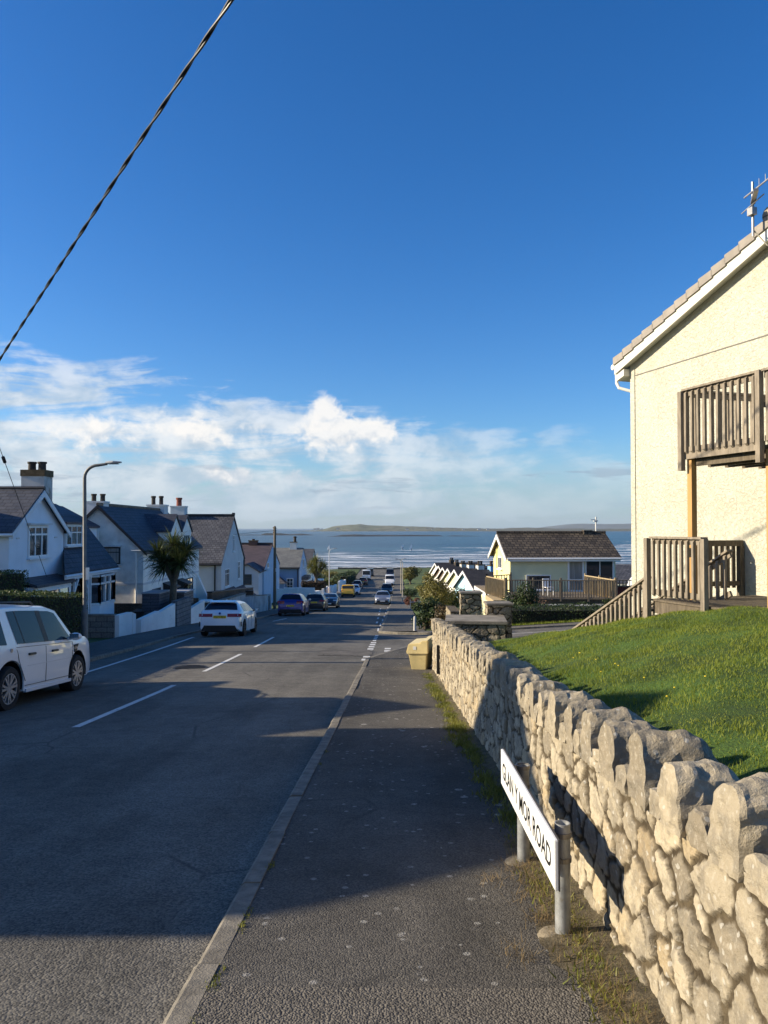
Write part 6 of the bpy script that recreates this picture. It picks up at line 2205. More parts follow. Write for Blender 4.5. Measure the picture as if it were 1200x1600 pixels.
for y_ in (-.66, .22):
    for sg_ in (-1, 1):
        h_ = MB().box(sg_ * (W / 2 - .035), sg_ * (W / 2 + .022), y_ - .115, y_ + .115, .875, .915)
        h_.build('door_handle', mat('handle_grey', (.055, .06, .055), .4, 0), t, bevel=.008)
for sg_ in (-1, 1):
    vt_ = MB().prism([(sg_ * (W / 2 - .035), 1.06, .95), (sg_ * (W / 2 - .035), 1.27, .96), (sg_ * (W / 2 - .035), 1.20, .83), (sg_ * (W / 2 - .035), 1.11, .80)], (sg_ * .034, 0, 0))
    vo_ = vt_.build('side_vent', M_TRIM, t)
    MB().box(sg_ * (W / 2 - .0), sg_ * (W / 2 + .004), 1.10, 1.21, .865, .915).build('vent_bars', M_CHR, vo_)
    MB().cyl((sg_ * (W / 2 - .06), -1.36, .99), (sg_ * (W / 2 - .005), -1.36, .99), .035, n=14).build('badge', M_CHR, t)
rl = MB()
for sg_ in (-1, 1):
    rl.tube([(sg_ * .60, -1.7, 1.735), (sg_ * .60, -1.62, 1.775), (sg_ * .60, -.1, 1.79), (sg_ * .60, .02, 1.73)], .016, 6)
rl.build('roof_rail', M_TRIM, t)
c.place(t, -6.85, 13.3); t.scale = (1, 1, .96)

# --- white hatchback
W2 = paint('pearl_white', (0.76, 0.77, 0.79))
def hatch_U(L, H, k=0.0):
    h = L / 2
    return [(-h, .52), (-h + .015, .80), (-h + .05, .93), (-h + .12, 1.0), (-h + .20, 1.06), (-h + .52, H - .13), (-h + .60, H - .05), (-h + .85, H - .015), (-.35, H), (.2, H - .03), (.45, H - .10), (1.05, 1.02 + k), (1.15, .985 + k), (1.6, .90 + k), (h - .22, .78 + k), (h - .07, .68), (h, .50)]
L, W, H = 4.32, 1.80, 1.43
c = Car(L, W, H, 2.67, .80, .325, hatch_U(L, H), (.98, .92), None, .56, .19, 1.12, (.13, .18), (.30, .24))
t = thing('parked_car', 'white hatchback with black rear window and yellow plate beyond the white four by four', 'car')
c.body(W2, t)
c.side_glass(t, [(-1.45, -1.18, -.72, -.72, .11), (-.66, -.66, .06, .06, .10), (.12, .12, .92, .40, .10)])
c.end_glass(t, -L / 2 + .215, -L / 2 + .55, 'rear_window', .055); c.end_glass(t, .5, 1.02, 'windscreen')
c.wheels(t, M_RIMD, 5)
c.mirrors(t, .72, M_TRIM)
c.lamps(t, .30, .86, .80, .93, True, M_RED, 'tail_lamp')
c.plate(t, .80, True, M_PLY, 'YG71 BKV')
c.bumper(t, .24, .46, True, .74)
for sg_ in (-1, 1):
    MB().box(sg_ * .835, sg_ * .86, -2.02, -1.94, .42, .60).build('bumper_vent', M_TRIM, t)
MB().cyl((0, -L / 2 + .02, .945), (0, -L / 2 - .005, .940), .045, n=16).build('badge', mat('badge_blue', (.03, .07, .28), .3, 0), t)
MB().prism([(-.5, -L / 2 + .44, H - .06), (.5, -L / 2 + .44, H - .06), (.56, -L / 2 + .80, H + .0), (-.56, -L / 2 + .80, H + .0)], (0, 0, .025)).build('spoiler', W2, t)
MB().prism([(-.02, -.9, H + .01), (.02, -.9, H + .01), (.02, -.75, H + .01), (-.02, -.75, H + .01)], (0, -.04, .06)).build('roof_aerial', W2, t)
thin_lines(c, t, [(-.68, -.72, .95, .32), (.09, .09, .93, .32), (.95, .98, .90, .34)], 0, 0)
c.place(t, -6.62, 32.6)


def simple_car(label, pm, x, y, away, L=4.4, W=1.82, H=1.48, kind='hatch', rim=M_RIM, plate=None, group=None, glass=None, lampz=(.80, .95)):
    if kind == 'suv':
        h = L / 2
        U = [(-h, .55), (-h + .02, .95), (-h + .08, 1.06), (-h + .16, 1.12), (-h + .42, H - .10), (-h + .52, H - .03), (-.4, H), (.2, H - .03), (.42, H - .09), (1.0, 1.12), (1.15, 1.08), (1.7, .99), (h - .15, .86), (h - .03, .70), (h, .5)]
        c = Car(L, W, H, L * .6, L * .19, .35, U, (1.05, 1.0), None, .60, .22, 1.12)
        rear = (-h + .18, -h + .44); fr_y = (.48, .96)
    elif kind == 'van':
        h = L / 2
        U = [(-h, .55), (-h + .02, 1.05), (-h + .05, 1.15), (-h + .12, H - .12), (-h + .20, H - .02), (-.5, H), (h - 1.75, H - .03), (h - 1.55, H - .14), (h - .98, 1.22), (h - .85, 1.16), (h - .25, .98), (h - .06, .80), (h, .5)]
        c = Car(L, W, H, L * .6, L * .19, .33, U, (1.08, 1.05), None, W / 2 - .12, .24, 1.12, (.05, .14))
        rear = (-h + .055, -h + .115); fr_y = (h - 1.5, h - 1.02)
    else:
        h = L / 2
        c = Car(L, W, H, L * .61, L * .185, .32, hatch_U(L, H), (.97, .92), None, .57, .2, 1.12, (.13, .17), (.3, .25))
        rear = (-h + .215, -h + .54); fr_y = (.5, 1.0)
    t = thing('parked_car' if kind != 'van' else 'parked_van', label, 'car' if kind != 'van' else 'van', group=group)
    c.body(pm, t)
    if kind == 'van':
        c.side_glass(t, [(h - 2.1, h - 2.1, h - 1.02, h - 1.5, .14)], glass)
    elif kind == 'suv':
        c.side_glass(t, [(-h + .35, -h + .6, -.65, -.65, .11), (-.58, -.58, .1, .1, .10), (.16, .16, .88, .36, .10)], glass)
    else:
        c.side_glass(t, [(-h + .7, -h + .96, -.72, -.72, .11), (-.66, -.66, .06, .06, .10), (.12, .12, .9, .40, .10)], glass)
    c.end_glass(t, rear[0], rear[1], 'rear_window', m=glass); c.end_glass(t, fr_y[0], fr_y[1], 'windscreen', m=glass)
    c.wheels(t, rim, 5, far=True)
    c.mirrors(t, fr_y[1] - .28, pm)
    lz = lampz if kind == 'hatch' else (.86, 1.06)
    c.lamps(t, .42 if kind != 'van' else W / 2 - .22, W / 2 - .04, lz[0], lz[1], True, M_RED, 'tail_lamp')
    c.lamps(t, .42, W / 2 - .06, .66, .78, False, M_CLR, 'headlight')
    c.bumper(t, .26, .48, True, W / 2 - .12); c.bumper(t, .26, .50, False, W / 2 - .22, 'grille')
    c.plate(t, plate or .74, True, M_PLY); c.plate(t, .42, False, M_PLW)
    c.place(t, x, y, away)
    return t, c


P_BLUE = paint('deep_blue', (0.012, 0.012, 0.20), 0.2)
P_BLK = paint('black', (0.012, 0.010, 0.016), 0.2)
P_NAVY = paint('navy', (0.016, 0.02, 0.032), 0.2)
P_YEL = paint('yellow', (0.72, 0.40, 0.01))
P_SIL = paint('silver', (0.30, 0.31, 0.33), 0.6)
P_WHT = paint('van_white', (0.76, 0.77, 0.80))
P_DKG = paint('dark_grey', (0.04, 0.042, 0.05), 0.4)
simple_car('deep blue crossover parked just past the wooden utility pole', P_BLUE, -6.55, 55.2, True, 4.68, 1.92, 1.56, 'suv', M_RIMD, .72)
simple_car('black estate car parked directly beyond the deep blue crossover', P_BLK, -5.75, 64.3, True, 4.4, 1.82, 1.45, 'hatch')
simple_car('dark navy hatchback facing up the hill beyond the black estate', P_NAVY, -5.15, 72.2, False, 4.1, 1.74, 1.36, 'hatch')
simple_car('yellow van parked on the left side of the street', P_YEL, -5.0, 106.5, True, 4.5, 1.86, 1.72, 'van', M_RIMD, .80)
simple_car('silver white hatchback parked just beyond the yellow van', P_WHT, -4.45, 114.5, False, 4.1, 1.75, 1.5, 'hatch')
simple_car('dark grey hatchback parked two cars beyond the yellow van', P_DKG, -4.75, 136, True, 4.3, 1.8, 1.5, 'hatch')
simple_car('black car parked just before the white van on the left', P_BLK, -4.2, 152, True, 4.3, 1.8, 1.55, 'suv')
simple_car('white van parked on the left near the foot of the street', P_WHT, -4.0, 174, True, 5.2, 2.0, 2.3, 'van', M_RIMD)
simple_car('dark van parked last on the left by the sea', P_DKG, -3.55, 192, True, 4.9, 1.95, 2.0, 'van', M_RIMD)
simple_car('silver hatchback driving on the right side of the street', P_SIL, -.15, 85, False, 4.3, 1.82, 1.5, 'hatch', lampz=(.8, .95))
simple_car('black off-roader parked on the right behind the silver hatchback', P_BLK, .42, 114.5, False, 4.4, 1.85, 1.72, 'suv')
simple_car('white van parked on the right side beyond the black off-roader', P_WHT, 1.15, 152, False, 5.0, 1.98, 2.1, 'van', M_RIMD)
simple_car('black van parked last on the right by the sea wall', P_BLK, 1.5, 187, False, 4.9, 1.95, 2.1, 'van', M_RIMD)

# ======================================================= posts, lamps and wires
M_STEEL = mat('lamp_steel', (0.17, 0.165, 0.155), 0.6, 0.2, 4, metal=0.35)
M_POLE = mat('pole_wood', (0.16, 0.125, 0.085), 0.9, 0.25, 2.0, 0.006, 30, stretch=(5, 5, .5))


def lamp(label, x, y, z, h, arm, r=.055, group=None, m=None, rb=.10):
    t = thing('street_lamp', label, 'street lamp', (x, y, z), 0, group)
    m = m or M_STEEL
    c = MB()
    c.lathe([(0, 0), (rb, 0), (rb, 1.15), (rb * .85, 1.22), (r * 1.15, 1.26), (r * 1.15, h - .8)], (0, 0, 0), n=14)
    s = 1 if arm > 0 else -1
    pts = [(0, 0, h - .8), (0, 0, h - .42)] + [(s * .42 * (1 - math.cos(q)), 0, h - .42 + .40 * math.sin(q)) for q in np.linspace(.2, math.pi / 2, 7)] + [(arm * .62, 0, h + .02)]
    c.tube(pts, [r * 1.1] * 2 + [r] * 7 + [r * .85], 12)
    c.build('column', m, t, 40)
    ln = MB()
    a0 = arm * .58
    prof = [(a0, .05, .06), (a0 + s * .12, .08, .09), (arm * .80, .12, .085), (arm + s * .0, .08, .045)]
    V = []; F = []
    for (a, w, hh) in prof:
        for (b, d) in ((-w, .0), (-w * .7, hh * .6), (w * .7, hh * .6), (w, 0), (w * .7, -hh * .4), (-w * .7, -hh * .4)):
            V.append((a, b, h + .03 + abs(a) * .03 + d))
    for i in range(3):
        for k in range(6):
            F.append((i * 6 + k, i * 6 + (k + 1) % 6, (i + 1) * 6 + (k + 1) % 6, (i + 1) * 6 + k))
    F += [tuple(range(6)), tuple(range(18, 24))[::-1]]
    ln.add(V, F)
    lo_ = ln.build('lantern', mat('lantern_grey', (.33, .34, .35), .45, .05, metal=.3), t)
    MB().box(arm * .66, arm * .93, -.07, .07, h + .005, h + .022).build('lens', mat('lens_clear', (.35, .36, .36), .2, 0), lo_)
    return t


t = lamp('tall grey street lamp nearest on the left, beside the clipped hedge', -9.32, 23.6, Gf(23.6) + .0, 5.77, 1.14, .048)
MB().box(.06, .12, -.07, .07, 2.18, 2.55).build('notice_plate', M_PL, t)
t.rotation_euler = (0, R(-.5), 0)
M_PALE = mat('lamp_pale', (0.62, 0.62, 0.60), 0.5, 0.08, 3)
lamp('thin pale street lamp down the left side beyond the far palm', -6.95, 96, Gf(96) + .05, 6.4, 1.0, .04, m=M_PALE, rb=.06)
M_TAN = mat('lamp_tan', (0.45, 0.40, 0.32), 0.6, 0.1, 3)
lamp('nearer of the two thin lamp posts on the right pavement', 2.15, 88, Gf(88), 5.0, -.9, .035, m=M_TAN, rb=.055)
lamp('farther of the two thin lamp posts on the right pavement', 2.62, 118, Gf(118), 5.4, .9, .04, m=M_TAN, rb=.06)


def pole(label, x, y, z, h, r=.13):
    t = thing('utility_pole', label, 'utility pole', (x, y, z))
    MB().lathe([(0, -.2), (r * 1.1, -.2), (r, h * .5), (r * .82, h), (0, h + .03)], (0, 0, 0), n=14).build('shaft', M_POLE, t, 40)
    b = MB()
    for q in (-.18, .02, .22):
        b.box(-.16, .16, -.03, .03, h - .42 + q, h - .38 + q)
        b.lathe([(0, 0), (.035, 0), (.045, .05), (.02, .09), (0, .09)], (-.14, 0, h - .38 + q), n=8)
    b.build('bracket', M_DRIP, t)
    MB().box(r * .6, r * 1.05, -.10, .10, h * .45, h * .45 + .3).build('sign_plate', M_STKW, t)
    return t


pole('brown wooden utility pole on the left pavement behind the deep blue crossover', -9.75, 67.5, Gf(67.5) + .03, 7.35)
pole('wooden utility pole just outside the picture on the left that carries the cables', -11.2, 19.8, Gf(19.8), 8.8)
# street name plates etc. of the far junction are left plain

M_CABLE = mat('black_cable', (0.012, 0.012, 0.014), 0.35, 0.0)


def cable(name, label, pts, r, m=None, twist=False, sag=0.0):
    pts = [Vector(p) for p in pts]
    a, b = pts[0], pts[-1]
    n = 260 if twist else 14
    ctr = [a.lerp(b, i / n) - Vector((0, 0, sag * 4 * (i / n) * (1 - i / n))) for i in range(n + 1)]
    mb = MB()
    if twist:
        d = (b - a).normalized(); u = d.orthogonal().normalized(); v = d.cross(u)
        for q in (0, math.pi):
            mb.tube([c_ + (u * math.cos(i * .62 + q) + v * math.sin(i * .62 + q)) * r * .52 for i, c_ in enumerate(ctr)], r * .56, 7)
    else:
        mb.tube(ctr, r, 6)
    o = mb.build(name, m or M_CABLE, None, 50)
    return tag(o, label, 'cable')


pA_ = Vector((-11.2, 19.8, 4.25)); pB_ = Vector((-1.70, 8.0, 7.10))
cable('overhead_cable', 'thick twisted black cable crossing the blue sky at the upper left', [pA_, pA_ + (pB_ - pA_) * 2.1], .026, None, True)
sw_ = cable('service_wire', 'thin black service wire with a small junction box running down to the white catslide house', [(-11.2, 19.8, 6.55), (-13.85, 31.1, -.52)], .011)
q = Vector((-11.2, 19.8, 6.55)).lerp(Vector((-13.85, 31.1, -.52)), .40)
d = (Vector((-13.85, 31.1, -.52)) - Vector((-11.2, 19.8, 6.55))).normalized()
MB().cyl(q - d * .13, q + d * .13, .055, n=10).build('junction_box', M_TRIM, sw_)
cable('service_wire', 'thin phone wire from the utility pole to the grey gabled house', [(-9.8, 67.5, Gf(67.5) + 7.0), (-13.0, 65.2, 1.0)], .014)

# ======================================================= garden walls and fences on the left
M_BLOCK = mat_tiles('block_wall', (0.20, 0.185, 0.165), (0.25, 0.23, 0.20), .44, .215, .012, .95, .012)
M_BLOCKD = mat_tiles('dark_block', (0.15, 0.155, 0.165), (0.19, 0.195, 0.20), .44, .215, .012, .95, .012)
M_BRICKD = mat_tiles('old_brick', (0.15, 0.095, 0.065), (0.20, 0.13, 0.09), .22, .075, .010, .95, .008)
M_WPAINT = mat('white_masonry', (0.86, 0.84, 0.79), .9, .06, 1.2, .006, 30, dirt=((.40, .38, .34), 1.8, .6, .5))


def wall_run(name, label, pts, th, m, cat='garden wall', coping=None, group=None):
    """pts: (x, y, zbase, ztop) along the top, stepping allowed"""
    c = Vector((sum(p[0] for p in pts) / len(pts), sum(p[1] for p in pts) / len(pts), min(p[2] for p in pts)))
    mb = MB()
    for a, b in zip(pts[:-1], pts[1:]):
        A_, B_ = Vector((a[0], a[1], 0)), Vector((b[0], b[1], 0))
        d = (B_ - A_)
        if d.length < .02: continue
        d.normalize(); n_ = Vector((d.y, -d.x, 0)) * (th / 2)
        U_ = Vector((0, 0, 1))
        vs = []
        for (P_, q) in ((A_, a), (B_, b)):
            vs += [P_ - n_ + U_ * q[2], P_ + n_ + U_ * q[2], P_ + n_ + U_ * q[3], P_ - n_ + U_ * q[3]]
        mb.add(vs, [(0, 1, 2, 3), (7, 6, 5, 4), (0, 4, 5, 1), (1, 5, 6, 2), (2, 6, 7, 3), (3, 7, 4, 0)])
    t = thing(name, label, cat, c, 0, group)
    mb.build('masonry', m, t, off=c)
    if coping:
        cm = MB()
        for a, b in zip(pts[:-1], pts[1:]):
            if math.hypot(a[0] - b[0], a[1] - b[1]) < .02: continue
            cm.bar((a[0], a[1], a[3] + .035), (b[0], b[1], b[3] + .035), th + .08, .07)
        cm.build('coping', coping, t, off=c)
    return t


gl_ = lambda y: Gf(y) - .25
wall_run('block_wall', 'brown block garden wall end-on to the road beside the hedge', [(-12.6, 30.2, gl_(30), -1.98), (-10.72, 30.2, gl_(30), -1.98)], .22, M_BLOCK, coping=MATS['cement_cap'])
wall_run('white_wall', 'short white painted wall with broken stone end next to the brown block wall', [(-10.66, 30.15, gl_(30), -1.95), (-10.62, 31.6, gl_(31), -1.98), (-10.60, 31.6, gl_(31), -2.0), (-10.6, 32.0, gl_(32), -2.10)], .24, M_WPAINT)
wall_run('stepped_wall', 'low white stepped garden wall on the left in front of the grey bin store', [(-10.60, 32.7, gl_(32.7), -2.42), (-10.55, 35.2, gl_(35), -2.32), (-10.55, 35.2, gl_(35), -2.42), (-10.5, 37.7, gl_(37.7), -2.22)], .22, M_WPAINT)
wall_run('block_pier', 'broad grey concrete block pier between the two white garden walls', [(-10.46, 37.75, gl_(38), -2.12), (-10.42, 40.3, gl_(40), -2.12)], .30, M_BLOCKD)
wall_run('sloping_wall', 'white sloping garden wall just behind the white hatchback', [(-10.42, 40.4, gl_(40), -2.78), (-10.35, 43.2, gl_(43), -2.58)], .22, M_WPAINT)
wall_run('brick_wall', 'low brown patterned brick wall in front of the pebbledash gable', [(-16.5, 41.0, gl_(41), -2.55), (-12.6, 41.0, gl_(41), -2.55)], .2, M_BRICKD)
wall_run('brick_wall', 'dark brick wall behind the white sloping garden wall', [(-12.2, 43.6, gl_(43), -2.45), (-10.7, 43.6, gl_(43), -2.5)], .2, M_BRICKD)
t = stone_box('gate_pier', 'round topped stone gate pier with white cap beside the white hatchback', 'gate pier', -10.55, -9.95, 43.4, 44.0, gl_(43.5), -2.72, M_STONE2, 9, (.25, .14), 0, ds=.05)
MB().lathe([(0, 0), (.42, 0), (.42, .06), (.34, .12), (0, .15)], (0, 0, -2.72 - gl_(43.5)), n=16).build('cap', M_WPAINT, t)
wall_run('rendered_wall', 'pale grey rendered wall running behind the white hatchback', [(-10.3, 44.6, gl_(44), -2.95), (-9.98, 54, gl_(54), -3.15), (-9.98, 54, gl_(54), -3.35), (-9.75, 62.5, gl_(62), -4.0)], .22, mat('render_weathered', (.42, .42, .41), .95, .2, .8, .006, 30, dirt=((.22, .21, .20), .9, .5, .6)), coping=MATS['cement_cap'])
wall_run('stone_wall', 'dark stone boundary wall across the garden of the grey gabled house', [(-13.0, 58.5, gl_(58), -3.35), (-10.1, 58.5, gl_(58), -3.35)], .3, M_BRICKD, coping=M_DRIP)
wall_run('stone_wall', 'dark topped garden wall behind the pale rendered wall', [(-11.3, 49, gl_(50), -2.65), (-10.7, 61, gl_(60), -3.3)], .3, M_BRICKD, coping=M_DRIP)
gt = thing('garden_gate', 'brown timber garden gate between rendered posts by the utility pole', 'gate', (-9.72, 63.4, gl_(63)), R(88))
b_ = MB()
for i in range(7):
    b_.box(-.55 + i * .16, -.55 + i * .16 + .145, -.02, .02, .05, 1.45)
b_.build('boards', mat('gate_brown', (.09, .05, .035), .8, .2, 3), gt)
for s in (-.75, .72):
    MB().box(s - .14, s + .14, -.14, .14, -.2, 1.6).build('post', M_STKW, gt)
wall_run('white_wall', 'white garden wall across the front of the purple roofed house', [(-12.9, 90, gl_(90), -5.65), (-11.9, 90, gl_(90), -5.65), (-11.9, 90, gl_(90), -5.5), (-10.2, 90, gl_(90), -5.5)], .3, M_WPAINT)
wall_run('white_wall', 'white garden wall in front of the far palm facing the camera', [(-11.2, 99, gl_(99), -6.55), (-8.1, 99, gl_(99), -6.6)], .3, M_WPAINT)
wall_run('white_wall', 'white garden wall beyond the blue house gate, nearer than the far palm', [(-10.9, 94, gl_(94), -5.8), (-8.6, 94, gl_(94), -5.85), (-8.6, 94, gl_(94), -6.3), (-8.3, 97, gl_(97), -6.4)], .3, M_WPAINT)
wall_run('stepped_wall', 'white stepped wall along the left pavement before the yellow van', [(-8.1, 100, gl_(100), -6.45), (-7.9, 105, gl_(105), -6.45), (-7.9, 105, gl_(105), -6.75), (-7.7, 111, gl_(111), -6.8), (-7.7, 111, gl_(111), -7.1), (-7.45, 117, gl_(117), -7.1)], .3, M_WPAINT)
wall_run('white_wall', 'white garden wall beyond the yellow van', [(-7.3, 122, gl_(122), -7.0), (-7.15, 129, gl_(129), -7.2), (-7.15, 129, gl_(129), -7.6), (-7.05, 137, gl_(137), -7.7)], .3, M_WPAINT)

# slatted bin stores
M_SLAT = mat_tiles('grey_slats', (0.085, 0.088, 0.105), (0.105, 0.108, 0.125), 3.0, .15, .014, .7, .02)
for (lab, x0, x1, y0, y1, m_) in (('grey slatted bin store nearer the camera, left of the palm trunk', -12.15, -11.28, 38.0, 39.9, M_SLAT), ('brownish slatted bin store behind the palm trunk', -11.5, -10.72, 40.6, 42.6, mat_tiles('brown_slats', (0.13, .115, .105), (.155, .135, .125), 3.0, .15, .014, .7, .02))):
    t = thing('bin_store', lab, 'bin store', ((x0 + x1) / 2, (y0 + y1) / 2, gl_(y0)))
    c = t.location
    h = -1.78 - c.z if y0 < 39 else -1.95 - c.z
    hx_, hy_ = (x1 - x0) / 2, (y1 - y0) / 2
    w = MB(); w.box(-hx_, hx_, -hy_, -hy_ + .04, 0, h); w.box(-hx_, hx_, hy_ - .04, hy_, 0, h); w.box(-hx_, -hx_ + .04, -hy_ + .041, hy_ - .041, 0, h); w.box(hx_ - .04, hx_, -hy_ + .041, hy_ - .041, 0, h)
    w.build('panel', m_, t)
    r_ = MB().box(-hx_ - .04, hx_ + .04, -hy_ - .04, hy_ + .04, h + .002, h + .06); r_.build('lid', mat('store_lid', (.36, .36, .37), .7, .1), t)
for (x_, y_) in ((-12.3, 34.0),):
    t = thing('wheelie_bin', 'dark grey wheelie bin by the bay window of the white catslide house', 'bin', (x_, y_ + 4.2, gl_(38)))
    b_ = MB(); frust(b_, -.22, .22, -.24, .24, .05, -.28, .28, -.32, .32, 1.0); b_.build('body', M_DKFR, t)
    MB().prism([(-.29, -.34, 1.0), (.29, -.34, 1.0), (.29, .34, 1.08), (-.29, .34, 1.08)], (0, 0, .04)).build('lid', M_TRIM, t)

# ======================================================= plants
M_HEDGE = mat_leaf('privet_leaf', (0.022, 0.040, 0.008), (0.085, 0.115, 0.022), .2, 1.5)
M_SHRUB = mat_leaf('dark_leaf', (0.012, 0.026, 0.008), (0.05, 0.075, 0.018), .15, 1.5)
M_OLIVE = mat_leaf('olive_leaf', (0.07, 0.075, 0.022), (0.24, 0.21, 0.06), .25, 1.2)
M_RUST = mat_leaf('rust_leaf', (0.075, 0.03, 0.018), (0.17, 0.065, 0.035), .2, 1.5)
M_TREEL = mat_leaf('tree_leaf', (0.035, 0.055, 0.013), (0.15, 0.16, 0.035), .25, .8)
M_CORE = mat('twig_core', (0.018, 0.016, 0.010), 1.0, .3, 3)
M_CORD = mat_leaf('cordyline_leaf', (0.022, 0.038, 0.012), (0.12, 0.14, 0.035), .2, .8)
M_CORD2 = mat_leaf('cordyline_leaf_gold', (0.06, 0.08, 0.02), (0.26, 0.25, 0.06), .25, .6)
M_BARK = mat('bark', (0.13, 0.105, 0.075), .95, .3, 6, .01, 30, stretch=(3, 3, 1))


def leaf_cloud(name, P, N, size, m, parent):
    """leaf-sized quads at points P, roughly facing N"""
    n = len(P)
    r = rng.normal(0, 1, (n, 3)) * .65 + N
    r /= np.linalg.norm(r, axis=1)[:, None] + 1e-9
    a = np.cross(r, rng.normal(0, 1, (n, 3))); a /= np.linalg.norm(a, axis=1)[:, None] + 1e-9
    b = np.cross(r, a)
    s = (size * rng.uniform(.6, 1.35, n))[:, None]
    V = np.stack([P - a * s * .5, P + b * s * .26, P + a * s * .5, P - b * s * .26], 1).reshape(-1, 3)
    F = np.arange(4 * n).reshape(n, 4)
    return np_mesh(name, V, F, m, parent, tone=np.repeat(rng.uniform(0, 1, n), 4))


def hedge(name, label, x0, x1, y0, y1, zbf, ztf, n, size, m, cat='hedge', rough=.07):
    c = Vector(((x0 + x1) / 2, (y0 + y1) / 2, zbf((y0 + y1) / 2)))
    t = thing(name, label, cat, c)
    # dense twiggy inside
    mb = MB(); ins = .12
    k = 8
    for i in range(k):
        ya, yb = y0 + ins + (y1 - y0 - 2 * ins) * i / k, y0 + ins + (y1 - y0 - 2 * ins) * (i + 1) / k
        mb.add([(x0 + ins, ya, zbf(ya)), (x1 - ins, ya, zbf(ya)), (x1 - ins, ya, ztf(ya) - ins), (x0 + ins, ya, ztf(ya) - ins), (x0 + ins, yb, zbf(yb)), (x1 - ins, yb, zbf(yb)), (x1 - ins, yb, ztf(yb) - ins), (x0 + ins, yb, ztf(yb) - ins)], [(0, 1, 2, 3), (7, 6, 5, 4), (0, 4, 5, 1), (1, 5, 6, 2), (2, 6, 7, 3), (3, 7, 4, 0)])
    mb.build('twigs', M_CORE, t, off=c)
    P = []; N = []
    Lx, Ly, Lz = x1 - x0, y1 - y0, ztf((y0 + y1) / 2) - zbf((y0 + y1) / 2)
    ar = np.array([Ly * Lz, Ly * Lz, Lx * Lz, Lx * Lz, Lx * Ly]); ar = ar / ar.sum()
    f = rng.choice(5, n, p=ar); u = rng.uniform(0, 1, n); v = rng.uniform(0, 1, n)
    for i in range(n):
        if f[i] < 2:
            x = x0 if f[i] == 0 else x1; y = y0 + u[i] * Ly; z = zbf(y) + v[i] * (ztf(y) - zbf(y)); nn = (-1 if f[i] == 0 else 1, 0, .3)
        elif f[i] < 4:
            y = y0 if f[i] == 2 else y1; x = x0 + u[i] * Lx; z = zbf(y) + v[i] * (ztf(y) - zbf(y)); nn = (0, -1 if f[i] == 2 else 1, .3)
        else:
            x = x0 + u[i] * Lx; y = y0 + v[i] * Ly; z = ztf(y); nn = (0, 0, 1)
        w = noise.noise(Vector((x * 1.3, y * 1.3, z * 1.3)))
        d = rough * (w * 1.6) - abs(random.gauss(0, .055))
        P.append((x + nn[0] * d - c.x, y + nn[1] * d - c.y, z + (d if f[i] == 4 else 0) - c.z)); N.append(nn)
    leaf_cloud('foliage', np.array(P), np.array(N, float), size, m, t)
    return t


hedge('hedge', 'long clipped privet hedge on the left behind the white four by four', -11.3, -9.85, 15.5, 25.2, lambda y: Gf(y) - .1, lambda y: -.10 - .10 * (y - 19.5), 26000, .06, M_HEDGE)
hedge('hedge', 'taller clipped hedge at the left edge behind the long one', -14.3, -13.0, 23.6, 27.7, lambda y: Gf(y) - .1, lambda y: .03 - .02 * (y - 26), 9000, .07, M_HEDGE)
hedge('hedge', 'dark clipped hedge across the side road below the raised deck', 5.4, 13.5, 37.3 - 3.0, 36.8, lambda y: Gf(y) + .1, lambda y: -2.12 - .0 * y, 16000, .07, M_SHRUB, rough=.12)
hedge('hedge', 'dark brown hedge under the far palm behind the white walls', -11.0, -7.9, 100.5, 103, lambda y: Gf(y), lambda y: -5.6, 5000, .14, mat_leaf('beech_leaf', (.03, .02, .012), (.075, .045, .025), .1, 1.0), rough=.2)
hedge('hedge', 'dark hedge along the left side beyond the white walls', -8.2, -6.6, 140, 176, lambda y: Gf(y) - .1, lambda y: -7.3 - (y - 140) * .035, 9000, .22, M_SHRUB, rough=.5)


def shrub(name, label, x, y, z, rx, ry, h, n, size, m, cat='shrub', clumps=16, trunk=0.0, seed=1, m2=None, group=None):
    r = np.random.default_rng(seed)
    t = thing(name, label, cat, (x, y, z), 0, group)
    th = h * trunk
    C = []
    for i in range(clumps):
        d = r.normal(0, 1, 3); d /= np.linalg.norm(d)
        q = r.uniform(.35, .78)
        C.append((d[0] * rx * q, d[1] * ry * q, th + (h - th) * (.52 + d[2] * .46 * q), r.uniform(.26, .46)))
    P = []; N = []
    for i in range(n):
        a = C[r.integers(0, clumps)]
        d = r.normal(0, 1, 3); d /= np.linalg.norm(d)
        k = r.uniform(.55, 1.05)
        p = np.array([a[0] + d[0] * rx * a[3] * k, a[1] + d[1] * ry * a[3] * k, max(.02, a[2] + d[2] * (h - th) * .5 * a[3] * 1.15 * k)])
        P.append(p); N.append(d + np.array([0, 0, .3]))
    leaf_cloud('foliage' if trunk == 0 else 'crown', np.array(P), np.array(N), size, m, t)
    st = MB()
    if trunk > 0:
        st.tube([(0, 0, -.2), (.04, .02, th * .6), (0, 0, th * 1.15)], [rx * .09, rx * .07, rx * .055], 8)
    for c_ in C[:min(9, clumps)]:
        b0 = (0, 0, th * .9) if trunk > 0 else (c_[0] * .25, c_[1] * .25, -.05)
        st.tube([b0, (c_[0] * .5, c_[1] * .5, (b0[2] + c_[2]) / 2 + .05), (c_[0], c_[1], c_[2])], [rx * .045, rx * .03, rx * .015], 6)
    st.build('stems' if trunk == 0 else 'trunk', M_BARK, t, 60)
    return t


